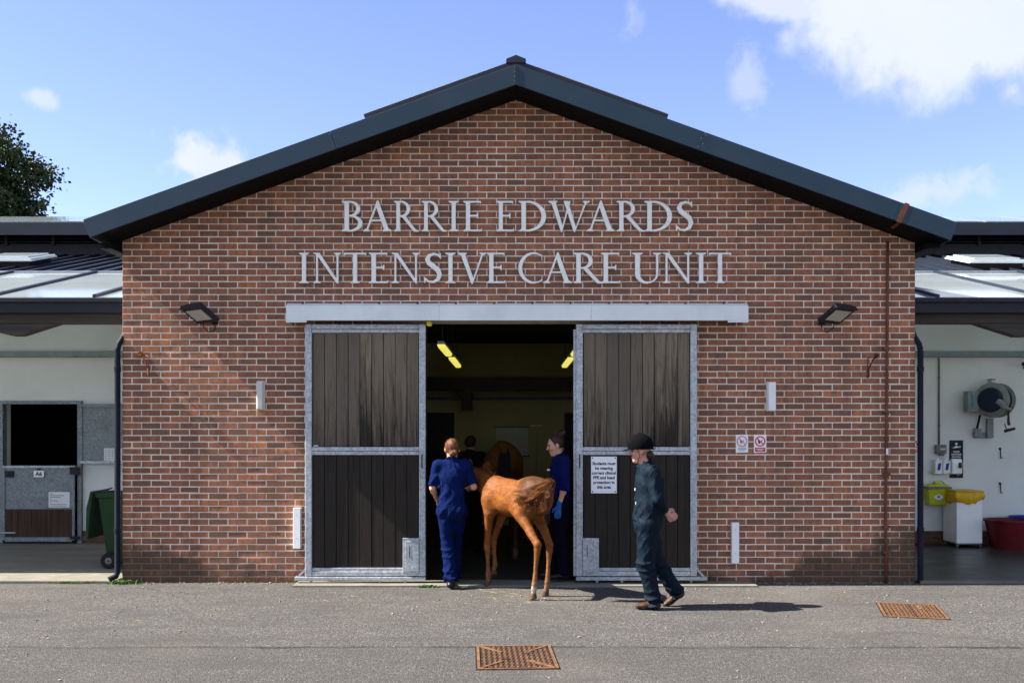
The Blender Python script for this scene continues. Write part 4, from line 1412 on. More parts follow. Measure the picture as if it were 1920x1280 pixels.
a, b_ = px(480, 714, -0.05), px(495.5, 768, -0.05)
bulkhead(a.x, b_.x, b_.z, a.z, M['ivory'], 'yellowed tall bulkhead light on the brick wall, left of the doors')
a, b_ = px(1438, 715.5, -0.05), px(1456, 771, -0.05)
bulkhead(a.x, b_.x, b_.z, a.z, M['white'], 'clean white bulkhead light above the two red ringed signs')


def wall_box(a, b_, lab):
    t_ = thing('wall_duct', lab, 'wall duct', ((a.x + b_.x) / 2, -0.04, b_.z), 0, 'white wall ducts beside the doors')
    part('cover', M['white'], t_, lambda m: m.box(a.x, b_.x, -0.065, -0.012, b_.z, a.z), bevel=0.004)
    part('back_plate', M['ivory'], t_, lambda m: m.box(a.x - 0.002, b_.x + 0.006, -0.0115, -0.002, b_.z - 0.002, a.z + 0.002))
    for z in (b_.z + 0.12, a.z - 0.08):
        part('screw', M['grey'], t_, lambda m: m.lathe(((a.x + b_.x) / 2, -0.0655, z), [(0.005, 0), (0.004, 0.002)], 'y', 8))


wall_box(px(549.5, 952, -0.06), px(563, 1028, -0.06), 'upright white duct low on the wall, left of the left sliding door')
wall_box(px(1372.5, 979.5, -0.06), px(1386, 1055.5, -0.06), 'upright white duct low on the wall, right of the right sliding door')


def hook(x, z, turn, mat, lab):
    t_ = thing('tie_hook', lab, 'hook', (x, -0.02, z), 0, 'rusty swivel hooks')
    part('pin', mat, t_, lambda m: m.tube([(x, 0.0, z + 0.0), (x, -0.045, z + 0.0)], 0.009, 8))
    part('eye', mat, t_, lambda m: m.tube([(x - turn * 0.015, -0.05, z + 0.012), (x, -0.055, z - 0.012), (x + turn * 0.02, -0.055, z - 0.02)], [0.013, 0.010, 0.013], 8))
    part('arm', mat, t_, lambda m: m.tube([(x + turn * 0.01, -0.05, z - 0.012), (x + turn * 0.055, -0.06, z - 0.05), (x + turn * 0.095, -0.06, z - 0.14), (x + turn * 0.11, -0.055, z - 0.17)], 0.008, 8), smooth=True)
    part('strut', mat, t_, lambda m: m.tube([(x + turn * 0.07, -0.03, z - 0.016), (x + turn * 0.108, -0.045, z - 0.035), (x + turn * 0.112, -0.055, z - 0.17)], 0.006, 8), smooth=True)
    part('ring', mat, t_, lambda m: (m.lathe((x + turn * 0.11, -0.055, z - 0.185), [(0.017, -0.013), (0.017, 0.013)], 'z', 10), m.tube([(x + turn * 0.11, -0.055, z - 0.2), (x + turn * 0.108, -0.055, z - 0.235), (x + turn * 0.118, -0.055, z - 0.26)], [0.011, 0.016, 0.012], 8)))
    part('wall_plate', mat, t_, lambda m: m.box(x - 0.02, x + 0.02, -0.008, -0.001, z - 0.03, z + 0.03))


p_ = px(264, 664, 0)
hook(p_.x, p_.z, 1, M['rust'], 'bright rusty hook on the brick wall near the left corner')
p_ = px(1642, 667, 0)
hook(p_.x, p_.z, -1, M['rust_dark'], 'dark rusty hook on the brick wall beside the copper pipe')

# copper conductor: from the bargeboard down the wall to the ground
cx_ = px(1663, 800, -0.03).x
cp = thing('copper_pipe', 'thin brown copper conductor pipe running down the right of the gable', 'pipe', (cx_, -0.03, 0))
part('pipe', M['copper'], cp, lambda m: m.tube([(cx_ + 0.01, -0.028, 3.99), (cx_ + 0.008, -0.028, 3.6), (cx_, -0.028, 2.2), (cx_ - 0.012, -0.028, 0.9), (cx_ - 0.012, -0.03, 0.55), (cx_ - 0.006, -0.03, 0.45), (cx_ - 0.01, -0.03, 0.0)], 0.0155, 10), smooth=True)
for z in (2.74, 2.0, 1.27, 0.66, 0.36):
    part('clip', M['copper'], cp, lambda m: m.box(cx_ - 0.044, cx_ + 0.036, -0.052, -0.001, z - 0.014, z + 0.014), bevel=0.003)
part('tag', M['paper'], cp, lambda m: m.box(cx_ - 0.014, cx_ + 0.012, -0.0475, -0.0455, 1.50, 1.575))
q0, q1 = slope_quad(1, -0.004, TH + 0.012, 4.545, 4.6)[0], slope_quad(1, 0, TH + 0.012, 4.565, 4.6)[3]
part('tape', M['copper'], cp, lambda m: (m.add([(q0[0] - 0.028, -0.553, q0[1] + 0.004), (q0[0] + 0.024, -0.553, q0[1] - 0.012), (q1[0] + 0.024, -0.553, q1[1] - 0.008), (q1[0] - 0.028, -0.553, q1[1] + 0.01),
                                               (q0[0] - 0.028, -0.5505, q0[1] + 0.004), (q0[0] + 0.024, -0.5505, q0[1] - 0.012), (q1[0] + 0.024, -0.5505, q1[1] - 0.008), (q1[0] - 0.028, -0.5505, q1[1] + 0.01)],
                                              [(0, 1, 2, 3), (7, 6, 5, 4), (0, 3, 7, 4), (1, 5, 6, 2), (3, 2, 6, 7), (0, 4, 5, 1)])))
part('tape_run', M['copper'], cp, lambda m: m.add([(q0[0] - 0.02, -0.545, q0[1] - 0.006), (q0[0] + 0.02, -0.545, q0[1] - 0.02), (cx_ + 0.03, -0.02, q0[1] - 0.012 + 0.008), (cx_ - 0.01, -0.02, q0[1] + 0.004 + 0.008)], [(0, 1, 2, 3)]))

# ------------------------------------------------------------------ iron covers in the tarmac
def cover(cx, cy, wx, wy, rot, lab, diag):
    t_ = thing('drain_cover', lab, 'drain cover', (cx, cy, 0.0), rot, 'rusty iron drain covers')
    hx, hy = wx / 2, wy / 2
    part('bedding', M['rubber'], t_, lambda m: m.box(-hx - 0.012, hx + 0.012, -hy - 0.012, hy + 0.012, -0.012, 0.0022), local=True)
    part('frame', M['iron_cover'], t_, lambda m: (m.box(-hx, hx, -hy, -hy + 0.022, -0.01, 0.010), m.box(-hx, hx, hy - 0.022, hy, -0.01, 0.010),
                                                 m.box(-hx, -hx + 0.022, -hy + 0.0225, hy - 0.0225, -0.01, 0.010), m.box(hx - 0.022, hx, -hy + 0.0225, hy - 0.0225, -0.01, 0.010)), local=True)
    plate = part('plate', M['iron_dark'], t_, lambda m: m.box(-hx + 0.026, hx - 0.026, -hy + 0.026, hy - 0.026, -0.01, 0.001), local=True)
    studs = MB()
    n1, n2 = (13, 15)
    for i in range(n1):
        for j in range(n2):
            x = -hx + 0.055 + (wx - 0.11) * i / (n1 - 1)
            y = -hy + 0.06 + (wy - 0.12) * j / (n2 - 1)
            if (i + j) % 2:
                studs.box(x - 0.017, x + 0.017, y - 0.009, y + 0.009, 0.0012, 0.0095)
            else:
                studs.box(x - 0.008, x + 0.008, y - 0.021, y + 0.021, 0.0012, 0.0095)
    tag(studs.build('tread', M['iron_cover'], plate, local=True), kind='stuff')
    if diag:
        for sx, sy in ((-1, 1), (1, -1), (1, 1), (-1, -1)):
            part('rib', M['iron_cover'], plate, lambda m: m.obox((sx * hx * 0.62, sy * hy * 0.66, 0.009), (0.14, 0.010, 0.005), Matrix.Rotation(math.atan2(sy * hy, sx * hx), 3, 'Z')), local=True)
        for y in (-0.09, 0.11):
            part('key_hole', M['rubber'], plate, lambda m: m.box(y * 0.9 - 0.035, y * 0.9 + 0.035, y - 0.014, y + 0.014, 0.0097, 0.0107), local=True)
    else:
        part('joint', M['rubber'], plate, lambda m: m.box(-0.005, 0.005, -hy + 0.03, hy - 0.03, 0.0106, 0.0116), local=True)


cover(0.03, -3.85, 0.61, 0.80, R(2.6), 'rusty iron drain cover in the foreground tarmac', True)
cover(3.95, -1.83, 0.58, 0.80, R(-15), 'rusty iron drain cover near the right corner of the building', False)
# ------------------------------------------------------------------ left wing: stable door, bin
YW = 3.9
dr = thing('stable_door', 'grey steel stable half door with A6 plate, its upper leaf swung open', 'door', (-7.36, 3.88, 0.03))
gd = M['galv_dark']
part('frame_post', gd, dr, lambda m: m.box(-6.775, -6.71, 3.84, 3.97, 0.03, 2.25), bevel=0.005)
part('frame_post', gd, dr, lambda m: m.box(-8.00, -7.935, 3.84, 3.97, 0.03, 2.25), bevel=0.005)
part('frame_head', gd, dr, lambda m: m.box(-7.934, -6.776, 3.84, 3.97, 2.195, 2.25), bevel=0.005)
low = part('lower_leaf', gd, dr, lambda m: m.box(-7.90, -6.80, 3.80, 3.835, 0.10, 1.20), bevel=0.004)
part('leaf_edge', M['galv'], low, lambda m: m.box(-7.915, -6.785, 3.785, 3.84, 1.202, 1.24), bevel=0.004)
part('leaf_edge', gd, low, lambda m: m.box(-6.83, -6.79, 3.782, 3.799, 0.08, 1.20), bevel=0.004)
part('leaf_edge', gd, low, lambda m: m.box(-7.91, -7.875, 3.782, 3.799, 0.08, 1.20), bevel=0.004)
part('leaf_edge', gd, low, lambda m: m.box(-7.874, -6.831, 3.782, 3.799, 0.06, 0.13), bevel=0.004)
wood = plain('reddish_stable_board', (0.055, 0.030, 0.020), 0.8, 0.0, 0.5, 2.0, stretch=(22, 8, 0.8))
for k in range(10):
    a = -7.872 + k * 0.104
    part('plank', wood, low, lambda m: m.box(a, a + 0.101, 3.784 + rnd.uniform(0, 0.003), 3.7995, 0.134, 0.565), bevel=0.002)
part('latch', M['black'], low, lambda m: (m.box(-7.86, -7.74, 3.765, 3.799, 1.06, 1.16), m.tube([(-7.80, 3.75, 1.11), (-7.80, 3.77, 1.11)], 0.02, 10)))
part('bolt', M['steel'], low, lambda m: m.tube([(-7.95, 3.77, 0.20), (-7.70, 3.77, 0.20)], 0.014, 8))
part('hinge', M['black'], low, lambda m: m.box(-6.86, -6.71, 3.765, 3.781, 1.10, 1.22))
part('hinge', M['black'], low, lambda m: m.box(-6.86, -6.71, 3.765, 3.781, 0.10, 0.15))
up = part('upper_leaf', gd, dr, lambda m: m.box(-6.70, -5.60, 3.80, 3.835, 1.32, 2.14), bevel=0.004)
part('leaf_edge', M['galv'], up, lambda m: m.box(-6.71, -5.59, 3.785, 3.799, 1.27, 1.315), bevel=0.004)
part('leaf_edge', gd, up, lambda m: m.box(-6.71, -5.59, 3.785, 3.799, 2.145, 2.20), bevel=0.004)
part('leaf_edge', gd, up, lambda m: m.box(-6.71, -6.67, 3.783, 3.799, 1.32, 2.14), bevel=0.004)

a, b_ = px(62.5, 882, 3.76), px(81.5, 894, 3.76)
t_ = panel_sign('number_plate', 'small white plate reading A6 on the grey half door', 'sign', a.x, b_.x, b_.z, a.z, 3.772, M['sign_white'])
text('lettering', 'A6', M['ink'], t_, ((a.x + b_.x) / 2, 3.768, b_.z + 0.022), 0.062, bold=0.003)
part('nail', M['black'], t_, lambda m: m.box((a.x + b_.x) / 2 - 0.03, (a.x + b_.x) / 2 + 0.03, 3.766, 3.775, a.z + 0.012, a.z + 0.04))
a, b_ = px(90, 922, 3.78), px(129.5, 951, 3.78)
t_ = panel_sign('door_card', 'white printed card on the grey lower half door', 'notice', a.x, b_.x, b_.z, a.z, 3.7985, M['paper'])
for k, wd in enumerate((0.05, 0.22, 0.17, 0.02, 0.13, 0.02, 0.26, 0.26)):
    part('print_line', M['ink'] if k < 5 else M['grey_ink'], t_, lambda m: m.box(a.x + 0.02, a.x + 0.02 + wd, 3.7948, 3.7953, a.z - 0.032 - 0.027 * k, a.z - 0.024 - 0.027 * k))
a, b_ = px(194, 840, 3.78), px(228, 864.5, 3.78)
t_ = panel_sign('feed_chart', 'white chart with a printed grid on the open upper leaf', 'notice', a.x, b_.x, b_.z, a.z, 3.7985, M['paper'])
for k in range(6):
    z = b_.z + 0.02 + k * 0.03
    part('grid_line', M['grey_ink'], t_, lambda m: m.box(a.x + 0.015, b_.x - 0.01, 3.7948, 3.7953, z, z + 0.005))
for k in range(5):
    x = a.x + 0.02 + k * 0.058
    part('grid_line', M['grey_ink'], t_, lambda m: m.box(x, x + 0.005, 3.7942, 3.7947, b_.z + 0.02, a.z - 0.02))

# green wheelie bin, lid thrown back
bx, by = -5.00, 1.17
bn = thing('wheelie_bin', 'dark green wheelie bin with its lid thrown open beside the downpipe', 'bin', (bx, by, 0.035))
def bin_body(m):
    def ring(z, x0, x1, y0, y1):
        return [(bx + x0, by + y0, z), (bx + x1, by + y0, z), (bx + x1, by + y1, z), (bx + x0, by + y1, z)]
    lv = [ring(0.10, -0.15, 0.22, -0.17, 0.17), ring(0.93, -0.24, 0.31, -0.235, 0.235), ring(0.93, -0.265, 0.335, -0.26, 0.26), ring(1.0, -0.265, 0.335, -0.26, 0.26),
          ring(1.0, -0.225, 0.295, -0.22, 0.22), ring(0.14, -0.14, 0.21, -0.16, 0.16)]
    vs = [p for r_ in lv for p in r_]
    fs = [(3, 2, 1, 0), (20, 21, 22, 23)]
    for i in range(5):
        for k in range(4):
            fs.append((i * 4 + k, i * 4 + (k + 1) % 4, i * 4 + 4 + (k + 1) % 4, i * 4 + 4 + k))
    m.add(vs, fs)
part('body', M['green'], bn, bin_body, bevel=0.012)
part('axle', M['black'], bn, lambda m: m.tube([(bx - 0.11, by - 0.25, 0.135), (bx - 0.11, by + 0.25, 0.135)], 0.012, 8))
for s in (-1, 1):
    wh = part('wheel', M['rubber'], bn, lambda m: m.lathe((bx - 0.11, by + s * 0.215, 0.135), [(0.06, -0.026), (0.094, -0.026), (0.10, -0.018), (0.10, 0.018), (0.094, 0.026), (0.06, 0.026)], 'y', 26), smooth=40)
    part('hub', M['grey'], wh, lambda m: m.lathe((bx - 0.11, by + s * 0.215, 0.135), [(0.055, -0.024), (0.058, 0.0), (0.055, 0.024), (0.02, 0.030)], 'y', 16))
part('handle', M['green'], bn, lambda m: (m.tube([(bx - 0.31, by - 0.2, 0.99), (bx - 0.31, by + 0.2, 0.99)], 0.014, 8), m.box(bx - 0.31, bx - 0.262, by - 0.21, by - 0.18, 0.95, 1.0), m.box(bx - 0.31, bx - 0.262, by + 0.18, by + 0.21, 0.95, 1.0)))
part('lid', M['green'], bn, lambda m: m.prism([(bx - 0.335, 1.01), (bx - 0.30, 1.015), (bx - 0.318, 0.90), (bx - 0.36, 0.42), (bx - 0.395, 0.40), (bx - 0.385, 0.80)], by - 0.26, by + 0.26), bevel=0.012)
part('hinge_arm', M['black'], bn, lambda m: m.tube([(bx - 0.32, by - 0.265, 1.0), (bx - 0.12, by - 0.268, 1.035), (bx - 0.05, by - 0.262, 1.06)], [0.016, 0.013, 0.008], 8))

# ------------------------------------------------------------------ right wing: everything on and against the white wall
def wp(x, y, Y=YW):
    return px(x, y, Y)

c0 = wp(1760, 672)
c1 = wp(1760, 833)
cd_ = thing('conduit', 'thin dark conduit running down the white wall to a grey switch box', 'conduit', (c0.x, YW - 0.02, c1.z))
part('tube', M['grey'], cd_, lambda m: m.tube([(c0.x, YW - 0.02, c0.z + 0.01), (c0.x, YW - 0.02, c1.z)], 0.014, 8), smooth=True)
for y in (708, 797):
    z = wp(0, y).z
    part('coupling', M['grey'], cd_, lambda m: m.lathe((c0.x, YW - 0.02, z), [(0.019, -0.02), (0.019, 0.02)], 'z', 10))
a, b_ = wp(1752, 833), wp(1771, 850)
sb = thing('switch_box', 'small grey switch box at the foot of the conduit', 'switch box', ((a.x + b_.x) / 2, YW - 0.04, b_.z))
part('case', M['grey'], sb, lambda m: m.box(a.x, b_.x, YW - 0.08, YW - 0.001, b_.z, a.z - 0.002), bevel=0.006)
part('cover', M['steel'], sb, lambda m: m.box(a.x + 0.06, b_.x - 0.02, YW - 0.086, YW - 0.081, b_.z + 0.06, b_.z + 0.085))
part('gland', M['grey'], sb, lambda m: m.box(a.x + 0.06, b_.x - 0.03, YW - 0.07, YW - 0.02, b_.z - 0.035, b_.z - 0.001))

# hose reel on its swing bracket
hr = thing('hose_reel', 'large grey and navy hose reel on the white wall of the right wing', 'hose reel', (7.5, YW - 0.2, 1.85))
ctr = wp(1864, 750, YW - 0.30)
tilt = Matrix.Rotation(R(-50), 3, 'Z')
def disc(m, off, prof, n=30):
    ax_ = tilt @ Vector((0, -1, 0))
    u = tilt @ Vector((1, 0, 0))
    vs, fs = [], []
    for r_, h in prof:
        for k in range(n):
            an = 2 * math.pi * k / n
            vs.append(ctr + ax_ * (off + h) + u * (r_ * math.cos(an)) + Vector((0, 0, r_ * math.sin(an))))
    for i in range(len(prof) - 1):
        for k in range(n):
            fs.append((i * n + k, i * n + (k + 1) % n, (i + 1) * n + (k + 1) % n, (i + 1) * n + k))
    fs += [tuple(range(n - 1, -1, -1)), tuple((len(prof) - 1) * n + k for k in range(n))]
    m.add(vs, fs)
part('rear_flange', M['reel'], hr, lambda m: disc(m, -0.16, [(0.25, 0.0), (0.265, 0.01), (0.265, 0.025), (0.2, 0.035)]), smooth=40)
part('hose_coil', M['rubber'], hr, lambda m: [disc(m, -0.12 + 0.035 * k, [(0.20, 0.0), (0.222, 0.009), (0.222, 0.025), (0.20, 0.034)]) for k in range(5)], smooth=40)
part('front_flange', M['reel'], hr, lambda m: disc(m, 0.06, [(0.255, 0.0), (0.27, 0.008), (0.27, 0.02), (0.235, 0.04), (0.20, 0.05)]), smooth=40)
part('hub_disc', M['reel_disc'], hr, lambda m: disc(m, 0.112, [(0.19, 0.0), (0.18, 0.05), (0.168, 0.055), (0.150, 0.062)]), smooth=40)
a, b_ = wp(1812, 733, YW - 0.2), wp(1832, 772, YW - 0.2)
bx_ = part('valve_box', M['reel'], hr, lambda m: m.box(a.x, b_.x + 0.02, YW - 0.26, YW - 0.10, b_.z, a.z), bevel=0.006)
part('label_strip', M['teal'], bx_, lambda m: m.box(a.x + 0.045, a.x + 0.075, YW - 0.2625, YW - 0.2605, b_.z + 0.06, a.z - 0.04))
for z in (a.z - 0.02, b_.z + 0.02):
    part('screw', M['black'], bx_, lambda m: m.lathe((a.x + 0.03, YW - 0.2605, z), [(0.008, 0), (0.006, 0.004)], 'y', 8))
k0, k1, k2 = ctr + tilt @ Vector((0.13, -0.14, -0.02)), wp(1884, 764, YW - 0.55), wp(1897, 769, YW - 0.62)
part('guide_arm', M['reel'], hr, lambda m: m.tube([k0, k0 * 0.45 + k1 * 0.55 + Vector((0, -0.03, 0.0)), k1, k2], [0.055, 0.05, 0.036, 0.018], 8))
part('wall_bracket', M['reel'], hr, lambda m: m.box(ctr.x - 0.08, ctr.x + 0.16, YW - 0.10, YW - 0.001, ctr.z - 0.16, ctr.z + 0.1), bevel=0.008)
part('top_inlet', M['steel'], hr, lambda m: m.tube([ctr + Vector((0.02, 0.12, 0.23)), ctr + Vector((0.02, 0.12, 0.315)), ctr + Vector((0.02, 0.12, 0.33))], [0.05, 0.055, 0.07], 12))
p1, p2 = wp(1838, 778, YW - 0.18), wp(1832, 803, YW - 0.06)
part('supply_pipe', M['rubber'], hr, lambda m: m.tube([p1, p1 * 0.5 + p2 * 0.5 + Vector((-0.01, -0.02, 0)), p2], 0.018, 8), smooth=True)
a, b_ = wp(1826, 803, YW - 0.05), wp(1862, 821, YW - 0.05)
part('valve_plate', M['reel'], hr, lambda m: (m.box(a.x, b_.x, YW - 0.03, YW - 0.001, b_.z, a.z - 0.06), m.box(a.x, a.x + 0.10, YW - 0.09, YW - 0.031, b_.z + 0.02, a.z), m.box(b_.x - 0.10, b_.x, YW - 0.075, YW - 0.031, b_.z, a.z + 0.16)), bevel=0.005)
g0, g1, g2, g3 = wp(1891, 770, YW - 0.6), wp(1891, 790, YW - 0.6), wp(1884, 808, YW - 0.6), wp(1903, 803, YW - 0.6)
part('spray_gun', M['black'], hr, lambda m: (m.tube([g0, g1], [0.014, 0.020], 8), m.tube([g1, g1 * 0.55 + (g2 + g3) * 0.225], 0.022, 8), m.tube([g2, g3], [0.024, 0.020], 8), m.tube([g1 + Vector((-0.06, 0, -0.03)), g2 + Vector((0.03, 0, 0.02))], 0.008, 6)))

# hand wash poster, dispenser, gloves, sharps
a, b_ = wp(1780, 825), wp(1805.5, 895.5)
ps = panel_sign('hand_poster', 'tall navy hand hygiene board behind the white dispenser', 'sign', a.x, b_.x, b_.z, a.z, YW - 0.003, M['navy_panel'], th=0.008)
cx = (a.x + b_.x) / 2
part('hand_symbol', M['paper'], ps, lambda m: (m.add([(cx + u * 0.07, YW - 0.0125, a.z - 0.105 + v * 0.05) for u, v in ((-1, -.3), (-.3, -.35), (.9, -.1), (1.0, .25), (.3, .15), (-.1, .45), (-.35, .1))], [(0, 1, 2, 3, 4, 5, 6)]),
                                              m.add([(cx + 0.02 * math.cos(q), YW - 0.0125, a.z - 0.055 + 0.02 * math.sin(q)) for q in [k * math.pi / 4 for k in range(8)]], [tuple(range(8))])))
for k, ln in enumerate(['HAND', 'SANITISER', 'STATION']):
    text('lettering', ln, M['paper'], ps, (cx, YW - 0.0125, a.z - 0.19 - 0.042 * k), 0.026, squeeze=0.95, bold=0.001)
a, b_ = wp(1785, 860, YW - 0.08), wp(1804, 889, YW - 0.08)
dp = thing('sanitiser_dispenser', 'white hand sanitiser dispenser mounted on the navy board', 'dispenser', (cx, YW - 0.06, b_.z))
part('case', M['white'], dp, lambda m: m.prism([(YW - 0.012, b_.z), (YW - 0.09, b_.z + 0.01), (YW - 0.105, a.z - 0.07), (YW - 0.07, a.z), (YW - 0.012, a.z)], a.x, b_.x, 'x'), bevel=0.012)
part('window', M['black'], dp, lambda m: m.box(cx - 0.01, cx + 0.042, YW - 0.113, YW - 0.109, b_.z + 0.10, a.z - 0.055))
part('spout', M['grey'], dp, lambda m: m.box(cx - 0.025, cx + 0.025, YW - 0.085, YW - 0.03, b_.z - 0.016, b_.z - 0.001))
a, b_ = wp(1750, 862, YW - 0.06), wp(1778, 888, YW - 0.06)
gh = thing('glove_holder', 'wire holder with white and blue glove boxes left of the navy board', 'glove holder', ((a.x + b_.x) / 2, YW - 0.06, b_.z))
part('wire_rack', M['steel'], gh, lambda m: (m.tube([(a.x - 0.05, YW - 0.05, b_.z + 0.04), (b_.x + 0.01, YW - 0.12, b_.z + 0.012)], 0.005, 6), m.tube([(a.x - 0.05, YW - 0.05, b_.z), (b_.x + 0.01, YW - 0.12, b_.z - 0.01)], 0.005, 6), m.tube([(a.x - 0.05, YW - 0.05, b_.z - 0.01), (a.x - 0.05, YW - 0.05, b_.z + 0.06)], 0.005, 6), m.box(a.x, b_.x, YW - 0.012, YW - 0.002, b_.z - 0.012, b_.z + 0.05)))
for k in range(2):
    x0 = a.x + 0.01 + k * 0.125
    bo = part('glove_box', M['paper'], gh, lambda m: m.box(x0, x0 + 0.112, YW - 0.11, YW - 0.013, b_.z + 0.002, a.z - 0.012 * k), bevel=0.002)
    part('printed_face', M['blue'], bo, lambda m: m.add([(x0 + 0.03, YW - 0.1115, b_.z + 0.06), (x0 + 0.075, YW - 0.1115, b_.z + 0.06), (x0 + 0.095, YW - 0.1115, a.z - 0.04), (x0 + 0.045, YW - 0.1115, a.z - 0.055)], [(0, 1, 2, 3)]))
    part('glove_tuft', M['paper'], bo, lambda m: m.tube([(x0 + 0.05, YW - 0.06, a.z - 0.013), (x0 + 0.055, YW - 0.065, a.z + 0.02), (x0 + 0.075, YW - 0.07, a.z + 0.025)], [0.03, 0.018, 0.006], 7))

a, b_ = wp(1732, 915, YW - 0.10), wp(1776, 946, YW - 0.10)
sh = thing('sharps_bin', 'lime yellow sharps box with grey rim hanging on the white wall', 'sharps bin', ((a.x + b_.x) / 2, YW - 0.1, b_.z))
part('tub', M['lime'], sh, lambda m: m.add([(a.x + 0.05, YW - 0.20, b_.z), (b_.x - 0.015, YW - 0.20, b_.z), (b_.x - 0.015, YW - 0.01, b_.z), (a.x + 0.05, YW - 0.01, b_.z),
                                           (a.x + 0.02, YW - 0.23, a.z - 0.005), (b_.x, YW - 0.23, a.z - 0.005), (b_.x, YW - 0.01, a.z - 0.005), (a.x + 0.02, YW - 0.01, a.z - 0.005)],
                                          [(0, 1, 5, 4), (1, 2, 6, 5), (2, 3, 7, 6), (3, 0, 4, 7), (0, 3, 2, 1), (4, 5, 6, 7)]), bevel=0.012)
part('rim', M['grey'], sh, lambda m: m.box(a.x, b_.x + 0.015, YW - 0.245, YW - 0.004, a.z - 0.004, a.z + 0.03), bevel=0.006)
part('lid', M['lime'], sh, lambda m: m.prism([(a.x + 0.01, a.z + 0.031), (b_.x, a.z + 0.031), (b_.x - 0.05, a.z + 0.065), (a.x + 0.07, a.z + 0.065)], YW - 0.235, YW - 0.012), bevel=0.006)
part('spout', M['lime'], sh, lambda m: m.box(a.x + 0.15, a.x + 0.235, YW - 0.17, YW - 0.08, a.z + 0.066, a.z + 0.115), bevel=0.008)
part('handle', M['black'], sh, lambda m: m.tube([(a.x + 0.22, YW - 0.12, a.z + 0.10), (a.x + 0.27, YW - 0.12, a.z + 0.11), (a.x + 0.32, YW - 0.12, a.z + 0.068)], 0.006, 8), smooth=True)
part('label', M['paper'], sh, lambda m: m.add([(a.x + 0.18 + 0.065 * math.cos(q) * (1.0 + 0.2 * math.cos(4 * q)), YW - 0.2245 + 0.0, (a.z + b_.z) / 2 + 0.045 * math.sin(q)) for q in [k * math.pi / 12 for k in range(24)]], [tuple(range(24))]))
part('mark', M['ink'], sh, lambda m: m.add([(a.x + 0.18 + 0.02 * math.cos(q), YW - 0.2265, (a.z + b_.z) / 2 + 0.005 + 0.016 * math.sin(q)) for q in [k * math.pi / 4 for k in range(8)]], [tuple(range(8))]))

# clinical waste bin with a yellow bag
a, b_ = wp(1794, 956, 3.35), wp(1842, 1020, 3.35)
wbn = thing('waste_bin', 'white boxy waste bin topped with a yellow bag', 'bin', ((a.x + b_.x) / 2, 3.5, 0.02))
bz0, bz1 = 0.085, 0.86
part('body', M['white'], wbn, lambda m: m.box(a.x, b_.x, 3.35, 3.83, bz0, bz1 - 0.10), bevel=0.006)
part('plinth_skirt', M['grey'], wbn, lambda m: m.box(a.x + 0.01, b_.x - 0.01, 3.36, 3.82, 0.065, 0.083))
for x in (a.x + 0.02, b_.x - 0.02):
    for y in (3.39, 3.78):
        part('castor', M['grey'], wbn, lambda m: m.lathe((x, y, 0.052), [(0.032, -0.012), (0.032, 0.012)], 'x', 12))
bag = MB()
n = 56
def bagring(z, gx, gy, wob_):
    out_ = []
    for k in range(n):
        s = 4.0 * k / n
        i_, u = int(s), s - int(s)
        cor = [(-1, -1), (1, -1), (1, 1), (-1, 1)]
        x = cor[i_][0] + (cor[(i_ + 1) % 4][0] - cor[i_][0]) * u
        y = cor[i_][1] + (cor[(i_ + 1) % 4][1] - cor[i_][1]) * u
        sag = math.sin(u * math.pi)
        pucker = 0.006 * math.sin(k * 2.1) + 0.005 * math.sin(k * 3.7 + 1)
        out_.append(((a.x + b_.x) / 2 + x * (0.200 + gx + pucker), 3.59 + y * (0.245 + gy + pucker), z - wob_ * (sag * 0.05 + 0.012 * math.sin(k * 1.3) + (0.03 if x > 0.5 else 0.0) * -1)))
    return out_
rings = [bagring(bz1 - 0.135, 0.006, 0.006, 1.0), bagring(bz1 - 0.115, 0.022, 0.024, 0.8), bagring(bz1 - 0.06, 0.026, 0.028, 0.2), bagring(bz1 - 0.02, 0.016, 0.016, 0.0), bagring(bz1, 0.008, 0.008, 0.0), bagring(bz1 - 0.01, -0.03, -0.03, 0.0)]
vs = [p for r_ in rings for p in r_]
bag.add(vs, [(i * n + k, i * n + (k + 1) % n, (i + 1) * n + (k + 1) % n, (i + 1) * n + k) for i in range(5) for k in range(n)])
bag.build('bag', M['yellow'], wbn, smooth=True)
part('lid', M['yellow'], wbn, lambda m: m.box(a.x - 0.025, b_.x + 0.02, 3.33, 3.84, bz1 + 0.002, bz1 + 0.016), bevel=0.005)

# red trug and the blue rim behind it
tr = thing('feed_tub', 'dark red plastic tub standing by the white wall at the right edge', 'tub', (7.55, 3.35, 0.02))
tc_ = wp(1893, 1000, 3.3)
def tub(m):
    prof = [(0.25, 0.02), (0.30, 0.22), (0.345, 0.42), (0.365, 0.425), (0.365, 0.452), (0.335, 0.452), (0.29, 0.24), (0.24, 0.05)]
    m.lathe((tc_.x, 3.3, 0.0), prof, 'z', 36)
part('tub', M['red'], tr, tub, smooth=40)
part('handle', M['red'], tr, lambda m: m.tube([(tc_.x - 0.33, 3.08, 0.44), (tc_.x - 0.33, 3.04, 0.46), (tc_.x - 0.24, 2.98, 0.46)], 0.012, 8))
bt = thing('blue_tub', 'blue tub rim showing behind the dark red tub', 'tub', (tc_.x + 0.45, 3.62, 0.02))
part('tub', M['blue'], bt, lambda m: m.lathe((tc_.x + 0.42, 3.66, 0.0), [(0.18, 0.02), (0.225, 0.44), (0.235, 0.445), (0.235, 0.47), (0.215, 0.47), (0.17, 0.06)], 'z', 30), smooth=40)
part('rim_band', M['blue'], bt, lambda m: m.lathe((tc_.x + 0.42, 3.66, 0.40), [(0.226, 0.0), (0.230, 0.01), (0.226, 0.02)], 'z', 30))

